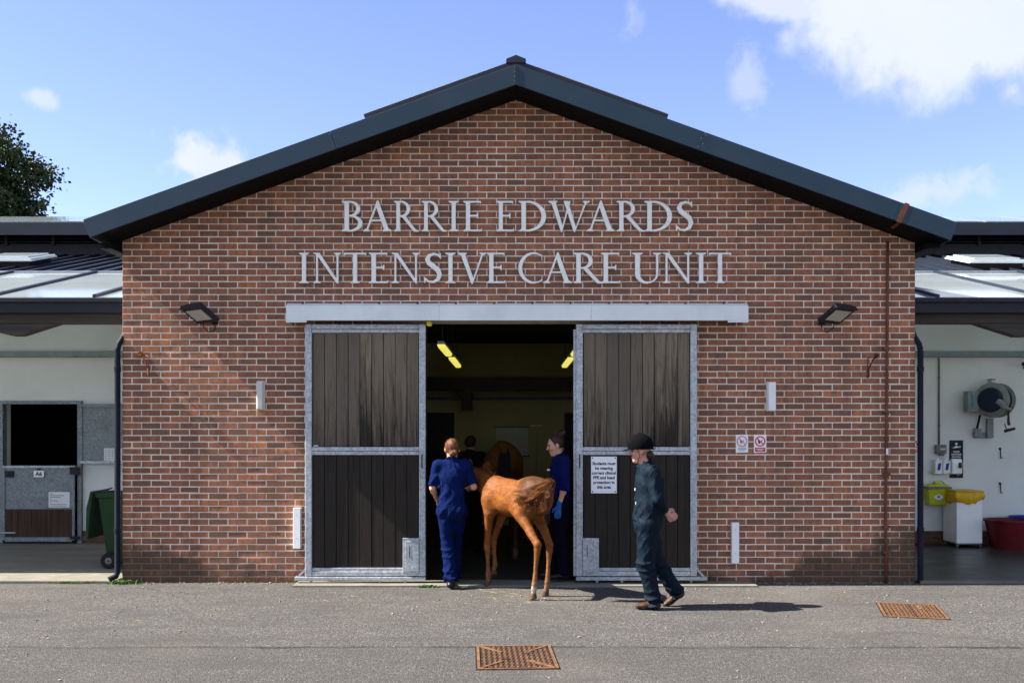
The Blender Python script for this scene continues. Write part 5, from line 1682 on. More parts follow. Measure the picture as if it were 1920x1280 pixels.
for k, y in enumerate((841, 906)):
    p0 = wp(1875, y)
    t_ = thing('coat_hook', 'small dark %s hook on the white wall below the hose reel' % ('upper' if k == 0 else 'lower'), 'hook', (p0.x, YW, p0.z), 0, 'hooks on the white wall')
    part('plate', M['black'], t_, lambda m: m.lathe((p0.x, YW - 0.002, p0.z), [(0.022, 0), (0.018, 0.01)], 'y', 12))
    part('stem', M['black'], t_, lambda m: m.tube([(p0.x, YW - 0.02, p0.z), (p0.x, YW - 0.025, p0.z - 0.11), (p0.x - 0.01, YW - 0.045, p0.z - 0.145), (p0.x + 0.018, YW - 0.06, p0.z - 0.135)], 0.008, 8), smooth=True)
p0 = wp(1917, 682, YW - 0.15)
t_ = thing('camera_unit', 'dark fitting on the white wall at the right edge above the reel', 'wall fitting', (p0.x, YW, p0.z))
part('body', M['black'], t_, lambda m: m.tube([(p0.x - 0.05, YW - 0.28, p0.z - 0.01), (p0.x + 0.10, YW - 0.18, p0.z + 0.02)], [0.030, 0.042], 12))
part('arm', M['black'], t_, lambda m: m.tube([(p0.x + 0.06, YW - 0.2, p0.z), (p0.x + 0.10, YW, p0.z - 0.05)], 0.018, 8))
# ------------------------------------------------------------------ people
def cloth(name, col, rough=0.9, spec=0.06):
    m, t, b = new_mat(name)
    co = t.n('ShaderNodeTexCoord').outputs['Object']
    n = t.noise(co, 5.0, 4.0, 0.6, 0.5)
    t.l(t.mix(t.ramp(n, [(0.3, 0.0), (0.7, 1.0)]), tuple(c * 0.82 for c in col), tuple(c * 1.15 for c in col)), b.inputs['Base Color'])
    b.inputs['Roughness'].default_value = rough
    b.inputs['Specular IOR Level'].default_value = spec
    bp = t.n('ShaderNodeBump')
    bp.inputs['Strength'].default_value = 0.6
    bp.inputs['Distance'].default_value = 0.03
    wr = t.math('ADD', t.noise(t.mapping(co, (9, 9, 5)), 1.0, 2.0, 0.5, 1.5), t.math('MULTIPLY', t.noise(co, 420.0, 2.0), 0.02))
    t.l(wr, bp.inputs['Height'])
    t.l(bp.outputs[0], b.inputs['Normal'])
    return m


def hair_mat(name, c0, c1):
    m, t, b = new_mat(name)
    co = t.n('ShaderNodeTexCoord').outputs['Object']
    n = t.noise(t.mapping(co, (150, 150, 40)), 1.0, 3.0, 0.6, 1.0)
    t.l(t.mix(t.ramp(n, [(0.3, 0.0), (0.7, 1.0)]), c0, c1), b.inputs['Base Color'])
    b.inputs['Roughness'].default_value = 0.5
    b.inputs['Specular IOR Level'].default_value = 0.25
    bp = t.n('ShaderNodeBump')
    bp.inputs['Strength'].default_value = 0.7
    bp.inputs['Distance'].default_value = 0.006
    t.l(n, bp.inputs['Height'])
    t.l(bp.outputs[0], b.inputs['Normal'])
    return m


M['skin'] = plain('skin', (0.52, 0.27, 0.19), 0.5, 0.0, 0.10, 14.0, spec=0.35)
M['skin_pink'] = plain('pink_skin', (0.52, 0.25, 0.20), 0.5, 0.0, 0.12, 14.0, spec=0.35)
M['lips'] = plain('lips', (0.36, 0.10, 0.09), 0.45)
M['eye'] = plain('eye', (0.05, 0.03, 0.025), 0.2)
M['royal'] = cloth('royal_blue_cotton', (0.0022, 0.009, 0.058))
M['navy'] = cloth('navy_blue_cotton', (0.004, 0.007, 0.058))
M['navy_dark'] = cloth('dark_navy_trouser', (0.002, 0.0025, 0.009))
M['teal_suit'] = cloth('dark_teal_coverall', (0.0026, 0.0090, 0.0175), 0.7, 0.10)
M['dark_cloth'] = cloth('dark_clothing', (0.010, 0.010, 0.014))
M['glove'] = plain('blue_nitrile', (0.012, 0.10, 0.38), 0.45)
M['auburn'] = hair_mat('auburn_hair', (0.035, 0.011, 0.004), (0.17, 0.058, 0.017))
M['brunette'] = hair_mat('dark_brown_hair', (0.006, 0.0035, 0.0025), (0.060, 0.028, 0.016))
M['velvet'] = plain('black_velvet', (0.003, 0.003, 0.004), 0.95, spec=0.05)
M['strap'] = plain('tan_strap', (0.20, 0.13, 0.06), 0.6)
M['brown_leather'] = plain('brown_leather', (0.055, 0.024, 0.012), 0.5, 0.0, 0.25, 18.0, 0.2)
M['black_leather'] = plain('black_leather', (0.012, 0.012, 0.014), 0.4)


class Pose:
    def __init__(self, origin, facing):
        self.o = Vector(origin)
        self.f = Vector(facing).normalized()
        self.u = Vector((0, 0, 1))
        self.l = self.u.cross(self.f)

    def __call__(self, f, l, z):
        return self.o + self.f * f + self.l * l + self.u * z


def bounds(pts, pad):
    a = np.array([tuple(p) for p in pts])
    return a.min(0) - pad, a.max(0) + pad


def put_hand(F, wrist, d, n, t, curl=0.35, grow=0.0, fist=0.0):
    """Palm, four unequal fingers that bend towards n, and a thumb leaving the side t of the palm."""
    d, n, t = Vector(d).normalized(), Vector(n).normalized(), Vector(t).normalized()
    F.cone(wrist, wrist + d * 0.075, 0.027 + grow, 0.036 + grow, 0.012, (n, 0.55))
    for off, ln in ((-0.029, 0.062), (-0.010, 0.076), (0.010, 0.082), (0.029, 0.074)):
        p = wrist + d * 0.082 + t * off
        ang = 0.0
        q = p
        for s, fr_ in ((0, 0.45), (1, 0.32), (2, 0.25)):
            ang += curl * (1.0 + 0.5 * s) + fist
            v = d * math.cos(ang) + n * math.sin(ang)
            e = q + v * ln * fr_
            F.cone(q, e, 0.0088 - 0.0008 * s + grow, 0.0082 - 0.0009 * s + grow, 0.005)
            q = e
    b0 = wrist + d * 0.026 + t * 0.026 + n * 0.004
    b1 = b0 + (d * 0.62 + t * 0.72 + n * 0.25).normalized() * 0.040
    b2 = b1 + (d * 0.9 + t * 0.15 + n * 0.35).normalized() * 0.030
    F.chain([b0, b1, b2], [0.014 + grow, 0.0105 + grow, 0.008 + grow], 0.008)


def put_head(F, c, f, u, l):
    rot = np.array([[l.x, f.x, u.x], [l.y, f.y, u.y], [l.z, f.z, u.z]])
    def at(a, b, z):
        return c + f * a + l * b + u * z
    F.ell(at(-0.012, 0, 0.022), (0.076, 0.094, 0.094), 0.02, rot)
    F.ell(at(0.020, 0, -0.045), (0.058, 0.068, 0.080), 0.03, rot)
    F.ell(at(0.060, 0, -0.100), (0.026, 0.024, 0.020), 0.025, rot)
    F.cone(at(0.086, 0, 0.010), at(0.108, 0, -0.028), 0.008, 0.0125, 0.010)
    F.ell(at(0.076, 0, 0.030), (0.048, 0.016, 0.012), 0.012, rot)
    for s in (-1, 1):
        F.ell(at(0.058, s * 0.040, -0.025), (0.024, 0.024, 0.022), 0.02, rot)
        F.ell(at(0.086, s * 0.032, 0.004), (0.015, 0.010, 0.009), 0.0, rot, cut=True)
        F.ell(at(-0.010, s * 0.078, -0.008), (0.010, 0.021, 0.032), 0.006, rot)
    F.ell(at(0.084, 0, -0.064), (0.022, 0.009, 0.010), 0.008, rot)
    return at, rot


def face_bits(P, at, rot):
    for s in (-1, 1):
        F = Field(*bounds([at(0.078, s * 0.032, 0.003)], 0.02), 0.003)
        F.ell(at(0.077, s * 0.032, 0.003), (0.0125, 0.0105, 0.0085), 0, rot)
        link('eye', F.mesh('eye', M['eye']), P)
    F = Field(*bounds([at(0.09, 0, -0.064)], 0.03), 0.003)
    F.ell(at(0.0865, 0, -0.064), (0.021, 0.0095, 0.0085), 0, rot)
    link('lips', F.mesh('lips', M['lips']), P)
    for s in (-1, 1):
        F = Field(*bounds([at(0.083, s * 0.032, 0.024)], 0.03), 0.003)
        F.ell(at(0.086, s * 0.031, 0.024), (0.019, 0.006, 0.0042), 0, rot)
        link('eyebrow', F.mesh('eyebrow', M['brunette']), P)


def wrinkle(seed, amp=0.005, low=0.010):
    """Cloth folds: a few long drapes on the body, sharp slanting creases bunched at knees and hems."""
    r_ = random.Random(seed)
    ph = [r_.uniform(0, 6.28) for _ in range(12)]

    def ridge(v, p):
        return (0.5 + 0.5 * np.sin(v)) ** p

    def fn(X, Y, Z):
        wx = 0.05 * np.sin(Z * 9 + ph[0]) + 0.03 * np.sin(Z * 17 + ph[1])
        drape = ridge((X + 0.7 * Y + wx) * 74 + ph[2], 2.0) * np.clip(0.5 + 0.8 * np.sin(Z * 8.5 + X * 6 + ph[3]), 0, 1)
        slant = ridge((Z * 0.8 + (X - 0.5 * Y) * 0.75) * 58 + 1.6 * np.sin(X * 16 + ph[4]) + ph[5], 3.0) * np.clip(np.sin(Z * 11 - X * 9 + ph[6]), 0, 1)
        slant2 = ridge((Z * 0.8 - (X - 0.5 * Y) * 0.9) * 52 + 1.4 * np.sin(Y * 18 + ph[7]) + ph[8], 3.0) * np.clip(np.sin(Z * 9 + X * 12 + ph[9]), 0, 1)
        leg = np.clip((0.66 - Z) / 0.22, 0, 1) * np.clip(0.35 + 0.65 * np.cos((Z - 0.42) * 17), 0, 1) + np.clip((0.26 - Z) / 0.12, 0, 1)
        stack = ridge(Z * 82 + 1.9 * np.sin((X + Y) * 22 + ph[10]) + 3.5 * (X - Y) + ph[11], 2.4)
        return -(amp * (1.3 * drape + 1.7 * slant + 1.7 * slant2) + low * leg * 1.5 * stack) + amp * 0.9
    return fn


def person(name, label, origin, facing, J, top, trousers, shoe, sole, sleeve='short', girth=1.0, head_f=None, head_u=(0, 0, 1), seed=1, res=0.0065,
           hair=None, hands=None, skin='skin', collar=True, blouse=0.0, group=None, detail=True, tilt={}, depth=0.70, hem_at=-0.10, hem_leg=-0.09):
    po = Pose(origin, facing)
    P = thing(name, label, 'person', tuple(po.o), 0, group)
    g = {k: po(*v) for k, v in J.items()}
    hf = Vector(head_f).normalized() if head_f else po.f
    hu = Vector(head_u).normalized()
    hu = (hu - hf * hu.dot(hf)).normalized()
    hl = hu.cross(hf)
    deep = (tuple(po.f), depth)
    # --- body: one continuous skin surface
    F = Field(*bounds(list(g.values()), 0.24), res)
    F.cone(g['pelvis'], g['waist'], 0.125 * girth, 0.11 * girth, 0.03, deep)
    F.cone(g['waist'], g['chest'], 0.11 * girth, 0.13 * girth, 0.03, deep)
    F.cone(g['chest'], g['neck'], 0.12, 0.06, 0.04, deep)
    for s in 'LR':
        F.cone(g['chest'] * 0.4 + g['sh' + s] * 0.6, g['sh' + s], 0.05, 0.046, 0.03)
        F.chain([g['sh' + s], g['el' + s], g['wr' + s]], [0.046, 0.036, 0.0245], 0.012)
        F.cone(g['el' + s], g['el' + s] * 0.7 + g['wr' + s] * 0.3, 0.037, 0.038, 0.012)
        F.chain([g['hip' + s], g['kn' + s], g['an' + s]], [0.08, 0.05, 0.036], 0.02)
        F.cone(g['an' + s], g['an' + s] + Vector((0, 0, -0.04)), 0.036, 0.036, 0.01)
    at, rot = put_head(F, g['head'], hf, hu, hl)
    F.cone(at(-0.022, 0, -0.06), g['neck'], 0.050, 0.056, 0.025)
    for s in 'LR':
        d, n, t, curl = hands[s]
        put_hand(F, g['wr' + s], d, n, t, curl)
    link('body', F.mesh('body', M[skin]), P)
    if detail:
        face_bits(P, at, rot)
    # --- jacket or tunic
    F = Field(*bounds([g[k] for k in g if k[:2] not in ('an', 'kn')], 0.26), res)
    F.cone(g['pelvis'], g['waist'], 0.182 * girth, 0.158 * girth + blouse, 0.04, deep)
    F.cone(g['waist'], g['chest'], 0.155 * girth + blouse, 0.168 * girth, 0.05, deep)
    F.cone(g['chest'], g['neck'] + Vector((0, 0, -0.03)), 0.150, 0.075, 0.06, deep)
    for s in 'LR':
        F.cone(g['neck'] + Vector((0, 0, -0.04)), g['sh' + s], 0.058, 0.066, 0.04)
        F.cone(g['chest'], g['sh' + s] * 0.8 + g['chest'] * 0.2, 0.12, 0.075, 0.05, deep)
        if sleeve == 'short':
            e = g['sh' + s].lerp(g['el' + s], 0.88)
            F.cone(g['sh' + s], e, 0.064, 0.062, 0.03, None, False, True)
        elif sleeve == 'elbow':
            F.cone(g['sh' + s], g['el' + s], 0.070, 0.062, 0.03)
            F.cone(g['el' + s], g['el' + s].lerp(g['wr' + s], 0.22), 0.062, 0.060, 0.02, None, False, True)
        else:
            F.cone(g['sh' + s], g['el' + s], 0.072, 0.060, 0.03)
            F.cone(g['el' + s], g['el' + s].lerp(g['wr' + s], 0.93), 0.062, 0.046, 0.03, None, False, True)
    F.cone(g['neck'] + Vector((0, 0, -0.06)), g['neck'] + Vector((0, 0, -0.004)), 0.075, 0.064, 0.02)
    if collar:
        ring_ = []
        for k in range(13):
            q = 2 * math.pi * k / 12
            ring_.append(g['neck'] + po.l * (0.064 * math.sin(q)) + po.f * (0.060 * math.cos(q) + 0.004) + Vector((0, 0, 0.018 - 0.030 * math.cos(q))))
        F.chain(ring_, [0.016] * 13, 0.01)
    F.shift(wrinkle(seed, 0.0055, 0.0))
    hem = g['pelvis'] + Vector((0, 0, hem_at))
    F.clip(tuple(hem), (0, 0, -1))
    link('jacket' if sleeve == 'long' else 'tunic', F.mesh('jacket', M[top]), P)
    # --- trousers
    F = Field(*bounds([g[k] for k in ('pelvis', 'hipL', 'hipR', 'knL', 'knR', 'anL', 'anR')], 0.24), res)
    F.cone(g['pelvis'] + Vector((0, 0, -0.02)), g['pelvis'] + Vector((0, 0, 0.05)), 0.168 * girth, 0.155 * girth, 0.04, deep)
    for s in 'LR':
        F.cone(g['pelvis'] + Vector((0, 0, -0.03)), g['hip' + s], 0.12 * girth, 0.115 * girth, 0.04)
        F.cone(g['hip' + s], g['kn' + s], 0.116 * girth, 0.085 * girth, 0.035)
        hemp = g['an' + s].lerp(g['kn' + s], hem_leg)
        F.cone(g['kn' + s], hemp, 0.085 * girth, 0.072, 0.03, None, False, True)
    F.shift(wrinkle(seed + 5, 0.004, 0.0085))
    link('trousers', F.mesh('trousers', M[trousers]), P)
    # --- shoes
    for s in 'LR':
        an = g['an' + s]
        fd = po.f
        tilt_ = tilt.get(s, 0.0)
        dirv = (fd * math.cos(tilt_) - Vector((0, 0, 1)) * math.sin(tilt_)).normalized()
        upv = (Vector((0, 0, 1)) - dirv * dirv.z).normalized()
        F = Field(*bounds([an, an + dirv * 0.2, an - dirv * 0.06], 0.12), res * 0.85)
        heel, ball, tip = an - upv * 0.045 - dirv * 0.035, an - upv * 0.047 + dirv * 0.10, an - upv * 0.052 + dirv * 0.155
        F.cone(an + Vector((0, 0, 0.01)), heel + dirv * 0.02, 0.046, 0.042, 0.02)
        F.chain([heel, ball, tip], [0.036, 0.042, 0.034], 0.02, (tuple(upv), 0.72))
        F.cone(an, ball - dirv * 0.03, 0.044, 0.030, 0.02)
        F.clip(tuple(an - upv * 0.083), tuple(-upv))
        sh_ = link('shoe', F.mesh('shoe', M[shoe]), P)
        F = Field(*bounds([an, an + dirv * 0.2, an - dirv * 0.06], 0.12), res * 0.85)
        F.chain([heel, ball, tip], [0.041, 0.049, 0.037], 0.02, (tuple(upv), 0.80))
        F.clip(tuple(an - upv * 0.066), tuple(upv))
        F.clip(tuple(an - upv * 0.088), tuple(-upv))
        link('sole', F.mesh('sole', M[sole]), sh_)
    return P, g, at, rot, po


def hair_part(P, at, rot, mat, blobs, cut_n, cut_d, nm='hair'):
    F = Field(*bounds([at(0, 0, 0)], 0.21), 0.005)
    c0 = at(0, 0, 0)
    F.ell(at(-0.018, 0, 0.026), (0.084, 0.100, 0.098), 0.02, rot)
    f, l, u = (Vector((rot[0][1], rot[1][1], rot[2][1])), Vector((rot[0][0], rot[1][0], rot[2][0])), Vector((rot[0][2], rot[1][2], rot[2][2])))
    n = (f * cut_n[0] + u * cut_n[1]).normalized()
    F.clip(tuple(c0 + n * cut_d), tuple(n))
    for (a, b, z), r_, k in blobs:
        F.ell(at(a, b, z), r_, k, rot)
    F.shift(lambda X, Y, Z: 0.0014 * np.sin(Z * 60 + 130 * X) + 0.0012 * np.sin(X * 210 + Y * 190))
    return link(nm, F.mesh(nm, mat), P)


V = Vector
HAIR = []

# woman in royal blue, seen from behind at the left of the doorway
J = dict(pelvis=(0.0, 0.0, 0.92), waist=(0.0, 0.0, 1.07), chest=(0.01, 0.0, 1.26), neck=(0.015, 0.0, 1.435), head=(0.045, 0.005, 1.570),
         shL=(0.01, 0.160, 1.385), elL=(0.00, 0.218, 1.13), wrL=(0.17, 0.195, 0.99), shR=(0.01, -0.160, 1.385), elR=(0.02, -0.245, 1.145), wrR=(0.25, -0.20, 1.12),
         hipL=(0.0, 0.075, 0.88), knL=(0.03, 0.050, 0.49), anL=(-0.06, 0.006, 0.095), hipR=(0.0, -0.075, 0.88), knR=(0.20, -0.020, 0.52), anR=(0.33, 0.015, 0.098))
P, g, at, rot, po = person('person', 'woman seen from behind in royal blue scrubs with auburn hair in a low bun', (-0.680, -0.40, 0.0), (0.06, 1, 0), J, 'royal', 'royal', 'black_leather', 'rubber',
                           sleeve='short', girth=0.86, hem_leg=0.02, head_f=(-0.22, 1, -0.05), seed=3,
                           hands={'L': (V((0.1, 0.8, -0.6)), V((1, 0, 0)), V((0.1, 0.6, 0.8)), 0.35), 'R': (V((-0.2, 1, 0.1)), V((-0.3, 0, -1)), V((-1, -0.2, 0.1)), 0.5)}, collar=True)
hair_part(P, at, rot, M['auburn'], [((-0.112, 0.0, -0.050), (0.036, 0.030, 0.032), 0.012), ((-0.110, 0.022, -0.062), (0.026, 0.024, 0.026), 0.008), ((-0.118, -0.020, -0.040), (0.026, 0.024, 0.026), 0.008), ((-0.085, 0, -0.035), (0.045, 0.030, 0.040), 0.02)], (0.90, -0.42), 0.028)
HAIR += [(P, at(-0.112, 0, -0.05), 0.038, M['auburn']), (P, at(-0.02, 0, 0.03), 0.10, M['auburn'])]
part('hair_tie', M['black'], P, lambda m: m.tube([at(-0.09, 0.045, -0.032), at(-0.10, 0.0, -0.020), at(-0.09, -0.045, -0.032)], 0.008, 8))
part('waist_seam', M['navy'], P, lambda m: m.tube([g['waist'] + po.l * (0.140 * math.sin(q)) + po.f * (0.099 * math.cos(q)) + V((0, 0, -0.115 + 0.006 * math.sin(3 * q))) for q in [k * math.pi / 12 for k in range(25)]], 0.005, 6))

# woman in navy, in profile beside the right-hand door
J = dict(pelvis=(0.0, 0.0, 0.94), waist=(0.0, 0.0, 1.09), chest=(0.02, 0.0, 1.28), neck=(0.03, 0.0, 1.455), head=(0.065, 0.0, 1.592),
         shL=(0.0, 0.165, 1.40), elL=(0.0, 0.215, 1.12), wrL=(0.070, 0.205, 0.895), shR=(0.0, -0.165, 1.40), elR=(-0.02, -0.21, 1.13), wrR=(0.08, -0.20, 0.92),
         hipL=(0.0, 0.08, 0.89), knL=(0.02, 0.085, 0.49), anL=(-0.02, 0.09, 0.115), hipR=(0.0, -0.08, 0.89), knR=(0.05, -0.08, 0.49), anR=(0.06, -0.09, 0.115))
P, g, at, rot, po = person('person', 'woman in a navy tunic and blue gloves in profile beside the right sliding door', (0.575, 0.02, 0.02), (-1, -0.16, 0), J, 'navy', 'navy_dark', 'black_leather', 'rubber',
                           sleeve='elbow', girth=0.90, head_f=(-1, -0.10, -0.24), seed=11,
                           hands={'L': (V((-0.12, 0, -1)), V((0.1, 1, 0)), V((-1, 0, 0.1)), 0.22), 'R': (V((-0.15, 0, -1)), V((0, -1, 0)), V((-1, 0, 0)), 0.25)})
for s, hd in (('L', (V((-0.12, 0, -1)), V((0.1, 1, 0)), V((-1, 0, 0.1)), 0.22)), ('R', (V((-0.15, 0, -1)), V((0, -1, 0)), V((-1, 0, 0)), 0.25))):
    F = Field(*bounds([g['wr' + s], g['wr' + s] + V((-0.03, 0, -0.2))], 0.07), 0.005)
    put_hand(F, g['wr' + s], *hd[:3], hd[3], 0.0026)
    F.cone(g['wr' + s] + V((0.01, 0, 0.045)), g['wr' + s], 0.030, 0.028, 0.01)
    link('glove', F.mesh('glove', M['glove']), P)
hair_part(P, at, rot, M['brunette'], [((-0.102, 0.0, 0.108), (0.050, 0.050, 0.046), 0.008), ((-0.125, 0.020, 0.118), (0.028, 0.030, 0.030), 0.006), ((-0.090, -0.02, 0.140), (0.028, 0.028, 0.024), 0.006), ((-0.115, -0.025, 0.09), (0.026, 0.028, 0.026), 0.006)], (0.90, -0.44), 0.012)
HAIR += [(P, at(-0.102, 0, 0.108), 0.050, M['brunette'])]
part('pen', M['paper'], P, lambda m: m.box(g['chest'].x - 0.150, g['chest'].x - 0.115, g['chest'].y - 0.13, g['chest'].y - 0.122, g['chest'].z + 0.02, g['chest'].z + 0.034))

# person in a dark coverall and riding helmet, walking left with hands behind the back
J = dict(pelvis=(0.0, 0.0, 0.88), waist=(-0.015, 0.0, 1.02), chest=(-0.01, 0.0, 1.24), neck=(0.035, 0.0, 1.430), head=(0.080, 0.0, 1.580),
         shL=(-0.01, 0.165, 1.36), elL=(-0.055, 0.235, 1.10), wrL=(-0.165, 0.075, 0.975), shR=(-0.02, -0.165, 1.36), elR=(-0.10, -0.225, 1.11), wrR=(-0.170, -0.02, 0.975),
         hipL=(0.01, 0.08, 0.84), knL=(0.04, 0.085, 0.46), anL=(-0.045, 0.09, 0.088), hipR=(-0.01, -0.08, 0.84), knR=(-0.09, -0.085, 0.47), anR=(-0.300, -0.09, 0.150))
P, g, at, rot, po = person('person', 'person in a dark teal coverall and black riding helmet walking with hands behind back', (1.368, -1.66, 0.0), (-1, -0.03, 0), J, 'teal_suit', 'teal_suit', 'brown_leather', 'rubber',
                           sleeve='long', girth=1.02, depth=0.84, hem_at=0.0, head_f=(-1, 0.10, -0.10), seed=23, skin='skin_pink', blouse=0.016, tilt={'R': 0.55},
                           hands={'L': (V((0.55, 0.30, -0.70)), V((0.1, 0.9, 0.3)), V((0.7, 0.1, 0.65)), 0.25), 'R': (V((0.80, -0.35, -0.38)), V((0.3, 0.6, -0.7)), V((0.4, 0.3, 0.8)), 0.45)})
F = Field(*bounds([at(0, 0, 0.03)], 0.22), 0.005)
F.ell(at(-0.008, 0, 0.046), (0.106, 0.130, 0.128), 0.01, rot)
f_, u_ = V((rot[0][1], rot[1][1], rot[2][1])), V((rot[0][2], rot[1][2], rot[2][2]))
F.clip(tuple(at(0, 0, 0.014)), tuple((-u_ + f_ * 0.10).normalized()))
hel = link('helmet', F.mesh('helmet', M['velvet']), P)
F = Field(*bounds([at(0.1, 0, 0.02)], 0.14), 0.004)
F.ell(at(0.098, 0, 0.022), (0.082, 0.072, 0.0075), 0.01, rot)
link('peak', F.mesh('peak', M['velvet']), hel)
F = Field(*bounds([at(-0.13, 0, 0.0)], 0.10), 0.004)
F.ell(at(-0.128, 0, 0.006), (0.050, 0.030, 0.008), 0.01, rot)
link('rear_brim', F.mesh('rear_brim', M['velvet']), hel)
part('button', M['velvet'], hel, lambda m: m.lathe(at(-0.008, 0, 0.170), [(0.016, 0), (0.014, 0.008), (0.004, 0.011)], 'z', 12))
for s in (-1, 1):
    part('harness', M['strap'], hel, lambda m: (m.tube([at(-0.105, s * 0.060, 0.004), at(-0.03, s * 0.083, -0.038), at(0.022, s * 0.066, -0.060), at(0.050, s * 0.030, -0.118)], 0.0065, 8), m.tube([at(0.030, s * 0.082, 0.018), at(0.022, s * 0.070, -0.060)], 0.005, 8)))
F = Field(*bounds([at(-0.08, 0, -0.06)], 0.12), 0.005)
F.ell(at(-0.085, 0, -0.050), (0.062, 0.042, 0.055), 0.02, rot)
F.ell(at(-0.108, 0, -0.068), (0.036, 0.030, 0.034), 0.015, rot)
link('hair', F.mesh('hair', M['brunette']), P)
part('badge', M['paper'], P, lambda m: m.box(g['chest'].x - 0.142, g['chest'].x - 0.128, g['chest'].y - 0.065, g['chest'].y - 0.04, g['chest'].z - 0.20, g['chest'].z - 0.17))
part('lanyard_tag', M['paper'], P, lambda m: m.box(g['chest'].x - 0.150, g['chest'].x - 0.140, g['chest'].y - 0.05, g['chest'].y - 0.03, g['chest'].z - 0.06, g['chest'].z - 0.035))

# a figure in the dark of the room
J = dict(pelvis=(0.0, 0.0, 0.93), waist=(0.0, 0.0, 1.08), chest=(0.01, 0.0, 1.27), neck=(0.015, 0.0, 1.44), head=(0.04, 0.0, 1.575),
         shL=(0.0, 0.18, 1.39), elL=(0.02, 0.24, 1.12), wrL=(0.20, 0.16, 1.02), shR=(0.0, -0.18, 1.39), elR=(0.04, -0.24, 1.14), wrR=(0.26, -0.18, 1.15),
         hipL=(0.0, 0.08, 0.88), knL=(0.02, 0.09, 0.49), anL=(-0.01, 0.10, 0.105), hipR=(0.0, -0.08, 0.88), knR=(0.02, -0.09, 0.49), anR=(0.01, -0.10, 0.105))
P, g, at, rot, po = person('person', 'dark figure standing deep inside the room beside the mare', (-0.62, 2.95, 0.016), (0.35, 0.93, 0), J, 'dark_cloth', 'dark_cloth', 'black_leather', 'rubber',
                           sleeve='long', seed=31, res=0.011, hands={'L': (V((0.5, 0.8, 0)), V((0.8, -0.5, -0.2)), V((0, 0, 1)), 0.5), 'R': (V((0.3, 0.9, 0.1)), V((-0.9, 0.3, -0.2)), V((0, 0, 1)), 0.5)}, detail=True)
hair_part(P, at, rot, M['brunette'], [], (0.86, -0.50), 0.03)
# ------------------------------------------------------------------ the foal and the mare
def coat_mat(name):
    m, t, b = new_mat(name)
    at_ = t.n('ShaderNodeAttribute', attribute_name='coat')
    co = t.n('ShaderNodeTexCoord').outputs['Object']
    n = t.noise(t.mapping(co, (16, 16, 34)), 1.0, 7.0, 0.72, 0.8)
    c = t.mix(t.ramp(n, [(0.34, 0.75), (0.60, 0.0)]), at_.outputs['Color'], (0.060, 0.018, 0.005))
    fur = t.noise(t.mapping(co, (90, 90, 260)), 1.0, 3.0, 0.6, 0.5)
    c = t.mix(t.ramp(fur, [(0.35, 0.5), (0.6, 0.0)]), c, (0.075, 0.024, 0.006))
    n2 = t.noise(t.mapping(co, (7, 7, 9)), 1.0, 4.0, 0.6, 0.4)
    c = t.mix(t.ramp(n2, [(0.5, 0.0), (0.78, 0.35)]), c, (0.30, 0.11, 0.024))
    t.l(c, b.inputs['Base Color'])
    b.inputs['Roughness'].default_value = 0.55
    b.inputs['Specular IOR Level'].default_value = 0.12
    bp = t.n('ShaderNodeBump')
    bp.inputs['Strength'].default_value = 0.3
    bp.inputs['Distance'].default_value = 0.006
    t.l(t.math('ADD', n, fur), bp.inputs['Height'])
    t.l(bp.outputs[0], b.inputs['Normal'])
    return m


M['coat'] = coat_mat('horse_coat')
M['hoof'] = plain('hoof_horn', (0.085, 0.047, 0.028), 0.6, 0.0, 0.35, 30.0)
M['tail_hair'] = hair_mat('flaxen_chestnut_hair', (0.10, 0.030, 0.006), (0.46, 0.20, 0.055))
t_h = NT(M['tail_hair'].node_tree)
ri = t_h.n('ShaderNodeNewGeometry').outputs['Random Per Island']
t_h.l(t_h.ramp(ri, [(0.0, (0.05, 0.014, 0.003)), (0.4, (0.17, 0.050, 0.009)), (0.80, (0.26, 0.085, 0.015)), (1.0, (0.36, 0.17, 0.05))]), M['tail_hair'].node_tree.nodes['Principled BSDF'].inputs['Base Color'])
M['black_tail'] = hair_mat('black_tail_hair', (0.004, 0.004, 0.004), (0.02, 0.016, 0.014))
M['halter'] = plain('webbing_halter', (0.05, 0.02, 0.02), 0.7)


def smooth01(x, a, b):
    t = np.clip((x - a) / (b - a), 0, 1)
    return t * t * (3 - 2 * t)


